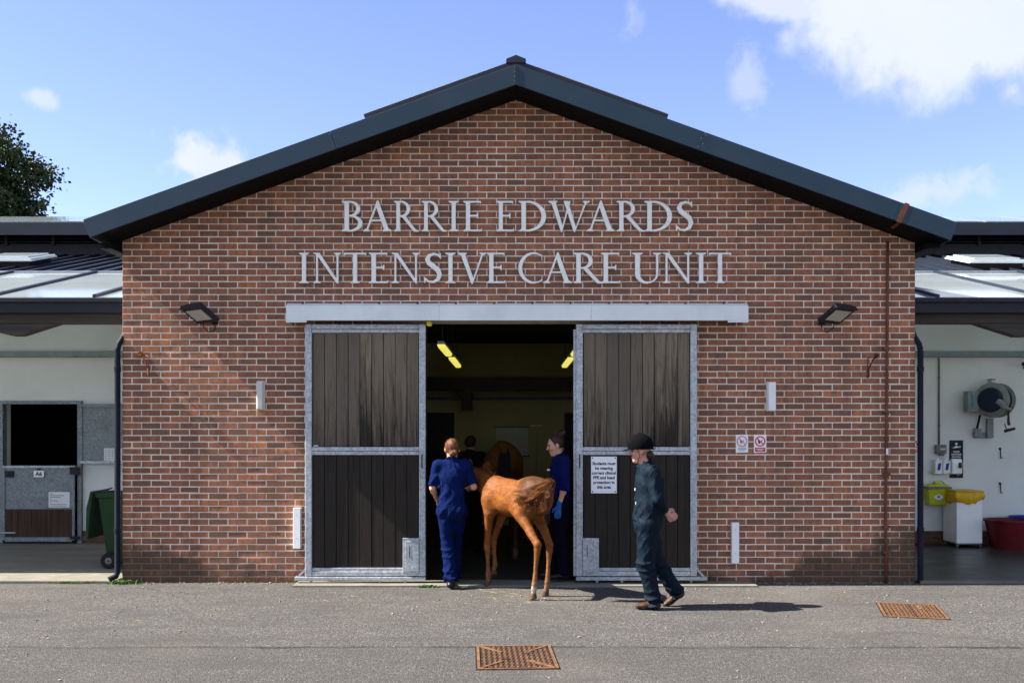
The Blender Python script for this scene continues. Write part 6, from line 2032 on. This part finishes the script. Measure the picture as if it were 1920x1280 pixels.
def horse(name, label, loc, rz, S, res, legs, neck, head, coat, hoof_tilt, sex):
    H = thing(name, label, 'horse', loc, rz)
    allp = [(x, y, z) for ch in legs for x, y, z, r_ in ch] + [p[:3] for p in neck + head] + [(-0.62, 0, 1.2)]
    lo, hi = bounds([Vector(p) for p in allp], 0.22)
    lo[2] = 0.0
    F = Field(lo, hi, res / S)
    E = F.ell
    E((0.0, 0, 1.045), (0.42, 0.148, 0.195), 0.05)
    E((0.02, 0, 0.985), (0.27, 0.155, 0.150), 0.05)
    E((0.32, 0, 1.05), (0.205, 0.142, 0.205), 0.06)
    E((0.44, 0, 1.02), (0.10, 0.115, 0.13), 0.05)
    E((-0.36, 0, 1.115), (0.215, 0.138, 0.160), 0.06)
    E((-0.30, 0, 1.205), (0.19, 0.105, 0.075), 0.06)
    F.cone((0.30, 0, 1.205), (0.06, 0, 1.165), 0.050, 0.05, 0.07)
    F.cone((-0.50, 0, 1.20), (-0.575, 0, 1.165), 0.055, 0.04, 0.05)
    for sy in (-1, 1):
        E((-0.38, sy * 0.078, 1.05), (0.150, 0.078, 0.185), 0.05)
        E((0.33, sy * 0.095, 1.03), (0.115, 0.062, 0.19), 0.05, np.array([[0.95, 0, 0.31], [0, 1, 0], [-0.31, 0, 0.95]]))
        E((-0.17, sy * 0.115, 0.93), (0.07, 0.045, 0.09), 0.06)
    for ch in legs:
        pts = [Vector(p[:3]) for p in ch]
        for i in range(len(pts) - 1):
            k = 0.06 if i == 0 else (0.03 if i == 1 else 0.014)
            F.cone(pts[i], pts[i + 1], ch[i][3], ch[i + 1][3], k)
    F.chain([Vector(p[:3]) for p in neck], [p[3] for p in neck], 0.06, ((0, 1, 0), 0.72))
    hp = [Vector(p[:3]) for p in head]
    F.chain(hp, [p[3] for p in head], 0.035, ((0, 1, 0), 0.8))
    d = (hp[-1] - hp[0]).normalized()
    dn = Vector((d.z, 0, -d.x)).normalized()
    if dn.z > 0:
        dn = -dn
    F.cone(hp[0] + d * 0.07 + dn * 0.05, hp[0] + d * 0.20 + dn * 0.045, 0.052, 0.036, 0.03, ((0, 1, 0), 0.75))
    for sy in (-1, 1):
        e0 = hp[0] + Vector((-0.005, sy * 0.042, 0.055))
        F.chain([e0, e0 + Vector((0.0, sy * 0.018, 0.06)), e0 + Vector((0.012, sy * 0.020, 0.115))], [0.020, 0.021, 0.006], 0.012)
    F.shift(lambda X, Y, Z: -0.0035 * np.sin(X * 21 + Z * 9) * np.sin(Z * 17 + Y * 12) * smooth01(Z, 0.5, 0.8))
    me = F.mesh('coat', M['coat'], relax=2)
    n = len(me.vertices)
    co = np.empty(n * 3, np.float32)
    me.vertices.foreach_get('co', co)
    co = co.reshape(-1, 3)
    col = np.ones((n, 4), np.float32)
    col[:, :3] = coat(co)
    a_ = me.color_attributes.new('coat', 'FLOAT_COLOR', 'POINT')
    a_.data.foreach_set('color', col.ravel())
    me.transform(Matrix.Scale(S, 4))
    body = link('body', me, H, local=True)
    # short hair lying back over the coat
    nf = 16000 if S == 1.0 else 3000
    nr = np.empty(n * 3, np.float32)
    me.vertex_normals.foreach_get('vector', nr)
    nr = nr.reshape(-1, 3)
    rs = np.random.RandomState(3)
    pick = rs.choice(n, nf)
    P0, N0 = co[pick] * S + rs.normal(0, 0.0005, (nf, 3)) * S, nr[pick]
    P0 = P0 + N0 * 0.0008
    D0 = np.array([-0.75, 0.0, -0.65]) + rs.normal(0, 0.22, (nf, 3))
    D0 -= N0 * (D0 * N0).sum(1, keepdims=True)
    D0 /= np.linalg.norm(D0, axis=1, keepdims=True) + 1e-6
    W0 = np.cross(N0, D0)
    ln = rs.uniform(0.012, 0.026, (nf, 1)) * S
    wd = 0.0017 * S
    V4 = np.stack([P0 - W0 * wd, P0 + W0 * wd, P0 + D0 * ln + N0 * ln * rs.uniform(0.02, 0.10, (nf, 1))], 1).reshape(-1, 3)
    fm = bpy.data.meshes.new('fur')
    fm.from_pydata(V4.tolist(), [], np.arange(nf * 3).reshape(-1, 3).tolist())
    fm.materials.append(M['coat'])
    fc = np.ones((nf, 3, 4), np.float32)
    fc[:, :, :3] = np.clip(col[pick][:, None, :3] * rs.uniform(0.85, 1.45, (nf, 1, 1)), 0, 1)
    fa = fm.color_attributes.new('coat', 'FLOAT_COLOR', 'POINT')
    fa.data.foreach_set('color', fc.ravel())
    tag(link('fur', fm, body, local=True), kind='stuff')
    for i, ch in enumerate(legs):
        c = Vector(ch[-1][:3])
        t_ = hoof_tilt[i]
        m = MB()
        Mx = Matrix.Rotation(t_, 3, 'Y')
        vs, nn = [], 18
        for r_, h, off in ((0.046, 0.0, 0.018), (0.041, 0.030, 0.010), (0.035, 0.060, 0.0), (0.028, 0.066, 0.0)):
            for k in range(nn):
                q = 2 * math.pi * k / nn
                x = math.cos(q) * r_ * (1.08 if math.cos(q) > 0 else 0.9) + off
                vs.append((c + Mx @ Vector((x, math.sin(q) * r_ * 0.92, h - 0.062 + 0.012))) * S)
        fs = [(j * nn + k, j * nn + (k + 1) % nn, (j + 1) * nn + (k + 1) % nn, (j + 1) * nn + k) for j in range(3) for k in range(nn)]
        fs += [tuple(range(nn - 1, -1, -1)), tuple(3 * nn + k for k in range(nn))]
        m.add(vs, fs)
        m.build('hoof', M['hoof'], H, smooth=50, local=True)
    for sy in (-1, 1):
        part('eye', M['eye'], H, lambda m: m.lathe(tuple((hp[0] + d * 0.085 + Vector((0, sy * 0.062, 0.022))) * S), [(0.001, -0.014 * S), (0.012 * S, -0.008 * S), (0.015 * S, 0), (0.012 * S, 0.008 * S), (0.001, 0.014 * S)], 'z', 10), smooth=True, local=True)
    return H, hp


def strands(paths, mat, name, parent, r0=0.0034):
    """Each path is a list of points: a tapering three-sided hair lock."""
    vs, fs = [], []
    for p in paths:
        b = len(vs)
        n = len(p)
        for i, q in enumerate(p):
            r_ = r0 * (1.0 - 0.8 * i / (n - 1)) * (0.8 + 0.4 * ((b * 7919) % 13) / 13)
            d = (p[min(i + 1, n - 1)] - p[max(i - 1, 0)]).normalized()
            u = d.orthogonal().normalized()
            w_ = d.cross(u)
            for k in range(3):
                a = 2.094 * k
                vs.append(q + u * (r_ * math.cos(a)) + w_ * (r_ * math.sin(a)))
        for i in range(n - 1):
            for k in range(3):
                fs.append((b + i * 3 + k, b + i * 3 + (k + 1) % 3, b + i * 3 + 3 + (k + 1) % 3, b + i * 3 + 3 + k))
    m = MB()
    m.v, m.f = [tuple(v) for v in vs], fs
    return m.build(name, mat, parent, smooth=True, local=True)


def bez(pts, t):
    q = [Vector(p) for p in pts]
    while len(q) > 1:
        q = [a.lerp(b, t) for a, b in zip(q, q[1:])]
    return q[0]


# the foal: facing away to the left, near hind leg trailing
foal_legs = [
    [(-0.38, 0.075, 1.07, 0.108), (-0.27, 0.112, 0.87, 0.074), (-0.44, 0.135, 0.71, 0.047), (-0.585, 0.150, 0.585, 0.040), (-0.580, 0.152, 0.52, 0.033), (-0.560, 0.157, 0.34, 0.0195), (-0.545, 0.159, 0.165, 0.029), (-0.535, 0.159, 0.12, 0.027), (-0.525, 0.159, 0.062, 0.027)],
    [(-0.38, -0.075, 1.07, 0.108), (-0.24, -0.112, 0.87, 0.074), (-0.38, -0.110, 0.70, 0.046), (-0.480, -0.100, 0.560, 0.040), (-0.478, -0.100, 0.50, 0.035), (-0.462, -0.098, 0.33, 0.0190), (-0.448, -0.098, 0.160, 0.028), (-0.438, -0.098, 0.11, 0.025), (-0.425, -0.098, 0.060, 0.027)],
    [(0.34, 0.100, 1.00, 0.085), (0.32, 0.112, 0.86, 0.056), (0.36, 0.098, 0.68, 0.038), (0.415, 0.072, 0.50, 0.036), (0.418, 0.070, 0.455, 0.034), (0.435, 0.048, 0.30, 0.0180), (0.452, 0.030, 0.140, 0.028), (0.462, 0.025, 0.10, 0.0245), (0.472, 0.022, 0.060, 0.026)],
    [(0.34, -0.100, 1.00, 0.085), (0.35, -0.112, 0.86, 0.056), (0.44, -0.115, 0.70, 0.038), (0.545, -0.120, 0.545, 0.036), (0.548, -0.120, 0.50, 0.033), (0.540, -0.122, 0.37, 0.0195), (0.530, -0.124, 0.235, 0.027), (0.545, -0.124, 0.20, 0.024), (0.560, -0.124, 0.165, 0.026)],
]
foal_neck = [(0.38, 0, 1.10, 0.145), (0.52, 0.005, 1.175, 0.118), (0.66, 0.03, 1.235, 0.098), (0.79, 0.07, 1.275, 0.083)]
foal_head = [(0.82, 0.08, 1.285, 0.078), (0.92, 0.12, 1.195, 0.070), (1.01, 0.155, 1.080, 0.050), (1.065, 0.175, 0.995, 0.046)]


def foal_coat(p):
    x, y, z = p[:, 0], p[:, 1], p[:, 2]
    c = np.tile(np.array([0.255, 0.085, 0.018]), (len(p), 1))
    def mixto(col, w_):
        c[:] = c + (np.array(col) - c) * w_[:, None]
    mixto((0.30, 0.125, 0.042), smooth01(z, 0.62, 0.35) * 0.9 + 0 * x)
    mixto((0.30, 0.18, 0.10), (1 - smooth01(z, 0.12, 0.34)) * 0.75)
    mixto((0.17, 0.05, 0.014), smooth01(z, 1.16, 1.27) * 0.5)
    r_ = np.sqrt(np.clip(((x + 0.40) / 0.20) ** 2 + ((z - 1.195) / 0.125) ** 2 + (np.sin(x * 40 + z * 31) * 0.10), 0, None))
    w_ = (1 - smooth01(r_, 0.72, 1.08)) * smooth01(y, -0.06, 0.02)
    mixto((0.080, 0.046, 0.032), w_ * 0.92)
    mixto((0.050, 0.022, 0.010), w_ * smooth01(z, 1.16, 1.24) * 0.7)
    sock = smooth01(-x, 0.44, 0.50) * smooth01(y, 0.05, 0.1) * (1 - smooth01(z, 0.12, 0.17))
    mixto((0.60, 0.56, 0.50), sock)
    return c


foal, hp = horse('foal', 'bright chestnut foal with swishing tail walking into the doorway', (0.03, -0.68, 0.022), R(127.7), 1.0, 0.0085, foal_legs, foal_neck, foal_head, foal_coat, [R(16), 0.0, 0.0, R(38)], 'foal')
# it stands with three feet on the tarmac just before the threshold
foal.location.z = 0.0

rr = random.Random(5)
core = [(-0.555, 0.0, 1.205), (-0.70, 0.01, 1.285), (-0.76, 0.12, 1.21), (-0.64, 0.28, 1.09), (-0.47, 0.34, 1.12)]
paths = []
for i in range(2600):
    ck = random.Random(900 + i // 36)
    s0 = ck.uniform(0.0, 0.22) + rr.uniform(0.0, 0.05)
    s1 = min(1.0, ck.uniform(0.42, 1.0) + rr.gauss(0, 0.03))
    base = Vector((ck.gauss(0, 0.016), ck.gauss(0, 0.016), ck.gauss(0, 0.020)))
    fine_o = Vector((rr.gauss(0, 0.010), rr.gauss(0, 0.010), rr.gauss(0, 0.012)))
    droop = ck.uniform(0.0, 0.17)
    out_ = Vector((ck.uniform(-0.08, 0.03), ck.uniform(-0.03, 0.05), ck.uniform(-0.06, 0.03)))
    p = []
    for k in range(8):
        u = k / 7
        s = s0 + (s1 - s0) * min(1.0, u * 1.2)
        q = bez(core, s) + base * (0.35 + 1.1 * u) + fine_o * (0.6 + 0.8 * math.sin(u * 3.1) - 0.45 * u)
        q += Vector((0, 0, -1)) * droop * max(0.0, u - 0.2) ** 1.6 * 1.8 + out_ * u ** 2.2
        p.append(q)
    paths.append(p)
for i in range(700):
    s0 = rr.uniform(0.05, 0.65)
    b = bez(core, s0) + Vector((rr.gauss(0, 0.012), rr.gauss(0, 0.012), -0.01))
    ln = rr.uniform(0.12, 0.26)
    dx, dy = rr.uniform(-0.05, 0.05), rr.uniform(-0.03, 0.08)
    paths.append([b + Vector((dx * u ** 1.3, dy * u, -ln * u ** 1.2 + 0.02 * u)) for u in [k / 6 for k in range(7)]])
strands(paths, M['tail_hair'], 'tail', foal, 0.0026)
paths = []
for i in range(900):
    s = rr.random() if i < 500 else min(1.0, max(0.0, rr.gauss(0.30, 0.09)))
    b = Vector((0.40 + 0.42 * s, 0.0 + 0.07 * s * s + rr.gauss(0, 0.011), 1.232 + 0.115 * s))
    h = (0.050 + 0.105 * math.exp(-((s - 0.30) / 0.13) ** 2)) * rr.uniform(0.6, 1.1)
    lean = Vector((rr.gauss(-0.02, 0.02), rr.gauss(0.012, 0.018), 0))
    paths.append([b + Vector((-0.01 * u, 0, h * u)) + lean * u * u for u in [k / 4 for k in range(5)]])
strands(paths, M['tail_hair'], 'mane', foal, 0.0026)
part('halter', M['halter'], foal, lambda m: (m.tube([Vector((0.92, 0.05, 1.15)), Vector((0.96, 0.12, 1.205)), Vector((0.92, 0.19, 1.15)), Vector((0.89, 0.13, 1.11)), Vector((0.92, 0.05, 1.15))], 0.008, 6),
                                            m.tube([Vector((0.83, 0.0, 1.29)), Vector((0.82, 0.08, 1.37)), Vector((0.84, 0.16, 1.29)), Vector((0.91, 0.19, 1.16))], 0.008, 6)), local=True)

# the mare ahead of it in the dark, seen from behind
mare_legs = [
    [(-0.38, s * 0.078, 1.07, 0.135), (-0.26, s * 0.115, 0.87, 0.095), (-0.42, s * 0.12, 0.66, 0.062), (-0.53, s * 0.12, 0.50, 0.044), (-0.53, s * 0.12, 0.45, 0.040), (-0.52, s * 0.122, 0.30, 0.028), (-0.51, s * 0.124, 0.14, 0.034), (-0.50, s * 0.124, 0.10, 0.029), (-0.48, s * 0.124, 0.060, 0.032)] for s in (1, -1)
] + [
    [(0.34, s * 0.10, 1.00, 0.10), (0.32, s * 0.115, 0.84, 0.072), (0.35, s * 0.11, 0.66, 0.048), (0.36, s * 0.105, 0.46, 0.038), (0.36, s * 0.105, 0.42, 0.036), (0.36, s * 0.105, 0.28, 0.026), (0.36, s * 0.105, 0.14, 0.032), (0.37, s * 0.105, 0.10, 0.028), (0.39, s * 0.105, 0.060, 0.032)] for s in (1, -1)
]
mare_neck = [(0.38, 0, 1.08, 0.155), (0.56, 0.01, 1.14, 0.130), (0.72, 0.03, 1.08, 0.105), (0.84, 0.05, 1.04, 0.090)]
mare_head = [(0.87, 0.06, 1.02, 0.085), (0.97, 0.08, 0.92, 0.078), (1.07, 0.10, 0.80, 0.058), (1.13, 0.11, 0.71, 0.052)]


def mare_coat(p):
    x, y, z = p[:, 0], p[:, 1], p[:, 2]
    c = np.tile(np.array([0.165, 0.066, 0.019]), (len(p), 1))
    w_ = (1 - smooth01(z, 0.45, 0.7))[:, None]
    c += (np.array([0.03, 0.02, 0.015]) - c) * w_
    s_ = ((1 - smooth01(z, 0.10, 0.15)) * smooth01(-x, 0.3, 0.4))[:, None]
    c += (np.array([0.3, 0.28, 0.26]) - c) * s_
    return c


mare, hp = horse('mare', 'dark bay mare seen from behind in the shade of the doorway', (-0.13, 2.55, 0.016), R(92), 1.26, 0.014, mare_legs, mare_neck, mare_head, mare_coat, [0, 0, 0, 0], 'mare')
paths = []
for i in range(380):
    b = Vector((-0.56 + rr.uniform(-0.02, 0.01), rr.gauss(0, 0.018), 1.19 + rr.uniform(-0.04, 0.01))) * 1.26
    ln = rr.uniform(0.55, 0.85)
    sx, sy = rr.uniform(-0.05, 0.0), rr.gauss(0, 0.026)
    paths.append([b + Vector((-0.085 * math.sin(min(1, u * 2.2) * 1.57) + sx * u, sy * math.sin(u * 2.2), -ln * u ** 1.25)) for u in [k / 8 for k in range(9)]])
strands(paths, M['black_tail'], 'tail', mare, 0.006)
paths = []
for i in range(160):
    s = rr.random()
    b = Vector((0.38 + 0.36 * s, 0.0 + 0.05 * s * s, 1.23 - 0.05 * s)) * 1.26
    paths.append([b + Vector((0.0, -0.13 * math.sin(u * 1.5), 0.02 * u - 0.20 * u * u)) + Vector((rr.gauss(0, 0.015), 0, 0)) * u for u in [k / 4 for k in range(5)]])
strands(paths, M['black_tail'], 'mane', mare, 0.006)
# ------------------------------------------------------------------ tree beyond the left wing, weeds, straw
def leaf_mat():
    m, t, b = new_mat('tree_leaf')
    info = t.n('ShaderNodeNewGeometry')
    n = t.noise(info.outputs['Position'], 1.3, 4.0, 0.6)
    c = t.mix(t.ramp(n, [(0.3, 0.0), (0.7, 1.0)]), (0.010, 0.022, 0.005), (0.036, 0.070, 0.013))
    c = t.mix(t.math('MULTIPLY', info.outputs['Random Per Island'], 0.5), c, (0.03, 0.055, 0.009))
    t.l(c, b.inputs['Base Color'])
    b.inputs['Roughness'].default_value = 0.55
    b.inputs['Specular IOR Level'].default_value = 0.3
    return m


M['leaf'] = leaf_mat()
tr = random.Random(42)
TX, TY = -20.6, 25.0
tree = thing('broadleaf_tree', 'dark leafy tree rising behind the left wing roof', 'tree', (TX, TY, 0.0))
limbs = []
trunk = MB()
trunk.tube([(TX, TY, 0), (TX + 0.1, TY, 2.5), (TX - 0.05, TY + 0.1, 5.5), (TX + 0.1, TY, 8.5), (TX, TY, 12.5)], [0.42, 0.34, 0.28, 0.18, 0.05], 12)
for k in range(26):
    z0 = tr.uniform(4.0, 11.0)
    a = tr.uniform(0, 6.28)
    L = (3.6 if z0 < 8 else 2.4) * tr.uniform(0.6, 1.05)
    p0 = Vector((TX, TY, z0))
    p1 = p0 + Vector((math.cos(a) * L * 0.5, math.sin(a) * L * 0.5, L * 0.30))
    p2 = p0 + Vector((math.cos(a + 0.2) * L, math.sin(a + 0.2) * L, L * tr.uniform(0.25, 0.6)))
    trunk.tube([p0, p1, p2], [0.10, 0.06, 0.015], 6)
    limbs += [(p1, p2)] * 2
trunk.build('trunk', M['bark'], tree, smooth=True)
vs, fs = [], []
C0, RX, RZ = Vector((TX, TY, 9.1)), 3.85, 4.7
clumps = []
while len(clumps) < 780:
    u = Vector((tr.gauss(0, 1), tr.gauss(0, 1), tr.gauss(0, 1))).normalized()
    rad = tr.uniform(0.12, 1.0) ** 0.5
    wob_ = 1.0 + 0.10 * math.sin(5 * u.x + 3 * u.z) + 0.10 * math.sin(9 * u.y - 4 * u.z + 1)
    p = C0 + Vector((u.x * RX, u.y * RX, u.z * RZ)) * rad * wob_
    if p.z > 4.2:
        clumps.append((p, tr.uniform(0.35, 0.75)))
for c, r_ in clumps:
    for _ in range(int(85 * r_ / 0.5)):
        p = c + Vector((tr.gauss(0, 0.45), tr.gauss(0, 0.45), tr.gauss(0, 0.30))) * r_ * 0.95
        d = Vector((tr.gauss(0, 1), tr.gauss(0, 1), tr.gauss(-0.4, 0.7))).normalized()
        n = d.orthogonal().normalized()
        n.rotate(Matrix.Rotation(tr.uniform(0, 6.28), 3, d))
        s = d.cross(n)
        L, W_ = tr.uniform(0.12, 0.21), tr.uniform(0.045, 0.075)
        b = len(vs)
        vs += [p, p + d * L * 0.5 + s * W_ + n * 0.02, p + d * L, p + d * L * 0.5 - s * W_ + n * 0.02]
        fs.append((b, b + 1, b + 2, b + 3))
m = MB()
m.v, m.f = [tuple(v) for v in vs], fs
me = bpy.data.meshes.new('crown')
me.from_pydata(m.v, [], m.f)
me.materials.append(M['leaf'])
link('crown', me, tree)


def weed(x, y, z, n, h, spread, lab, long=False):
    t_ = thing('weed', lab, 'weed', (x, y, z), 0, 'weeds growing at the kerbs')
    mb = MB()
    for k in range(n):
        a = tr.uniform(0, 6.28)
        bx_, by_ = x + tr.gauss(0, spread), y + tr.gauss(0, 0.018)
        hh = h * tr.uniform(0.5, 1.1)
        lean = Vector((math.cos(a), math.sin(a) * 0.6, 0)) * hh * tr.uniform(0.4, 1.1)
        wd = 0.004 if long else tr.uniform(0.008, 0.016)
        s = Vector((-math.sin(a), math.cos(a), 0)) * wd
        p0, p1, p2 = Vector((bx_, by_, z)), Vector((bx_, by_, z + hh * 0.7)) + lean * 0.4, Vector((bx_, by_, z + hh * 0.8)) + lean
        mb.add([p0 - s * 0.4, p0 + s * 0.4, p1 + s, p2, p1 - s], [(0, 1, 2, 3, 4)])
    mb.build('leaves', M['leaf_weed'], t_)
    part('stem', M['leaf_weed'], t_, lambda m: m.tube([(x, y, z - 0.005), (x, y, z + h * 0.4)], 0.004, 6))


q = px(225, 1092, -0.10)
weed(q.x + 0.03, -0.10, 0.0, 90, 0.055, 0.075, 'leafy green weed at the foot of the left downpipe')
q = px(136, 1093, -0.08)
weed(q.x, -0.085, 0.0, 110, 0.045, 0.13, 'low strip of grass along the pale apron at the far left', True)
q = px(802, 1098, -0.33)
weed(q.x, -0.35, 0.0, 70, 0.04, 0.055, 'small pale weed on the threshold beside the woman in royal blue')
mb = MB()
for k in range(150):
    if k < 90:
        x, y = 0.15 + tr.gauss(0, 0.28), -0.95 + tr.gauss(0, 0.30)
    else:
        x, y = tr.uniform(-4.5, 4.5), -0.25 - abs(tr.gauss(0, 1.0))
    if y > -0.36:
        continue
    a, L = tr.gauss(0, 0.5), tr.uniform(0.015, 0.085)
    mb.tube([(x, y, 0.003), (x + math.cos(a) * L * 0.5, y + math.sin(a) * L * 0.5, 0.006), (x + math.cos(a) * L, y + math.sin(a) * L, 0.003)], 0.0016, 4)
tag(mb.build('straw', M['straw']), 'loose bits of straw scattered on the tarmac before the doorway', 'straw', kind='stuff')
mb = MB()
for k in range(240):
    x, y = tr.uniform(-5.5, 6.0), -0.4 - abs(tr.gauss(0, 2.2))
    s = tr.uniform(0.004, 0.011)
    mb.obox((x, y, s * 0.4), (s, s * tr.uniform(0.6, 1.0), s * 0.5), Matrix.Rotation(tr.uniform(0, 6), 3, 'Z') @ Matrix.Rotation(tr.uniform(-0.4, 0.4), 3, 'X'))
for k in range(420):
    x = tr.uniform(-4.5, 4.7)
    if -2.55 < x < 2.85:
        continue
    y, s = -0.01 - abs(tr.gauss(0, 0.07)), tr.uniform(0.004, 0.012)
    mb.obox((x, y, s * 0.4), (s, s * tr.uniform(0.6, 1.0), s * 0.5), Matrix.Rotation(tr.uniform(0, 6), 3, 'Z') @ Matrix.Rotation(tr.uniform(-0.4, 0.4), 3, 'X'))
M['grit'] = plain('loose_grit', (0.20, 0.185, 0.165), 0.9, 0.0, 0.5, 40.0)
tag(mb.build('grit', M['grit']), 'loose grit lying on the tarmac yard', 'grit', kind='stuff')

def flyaway(who, at_, centre, rad, n, mat):
    out_ = []
    for k in range(n):
        d = Vector((tr.gauss(0, 1), tr.gauss(0, 1), tr.gauss(0.2, 0.8))).normalized()
        p0 = centre + d * rad * tr.uniform(0.8, 1.0)
        t_ = d.orthogonal().normalized()
        t_.rotate(Matrix.Rotation(tr.uniform(0, 6.28), 3, d))
        L = tr.uniform(0.02, 0.05)
        out_.append([p0 + (d * 0.5 * u + t_ * u * u) * L - who.location for u in (0, 0.35, 0.7, 1.0)])
    strands(out_, mat, 'loose_hair', who, 0.0012)


for who, ctr_, rad_, mat_ in HAIR:
    flyaway(who, None, ctr_, rad_, 90, mat_)
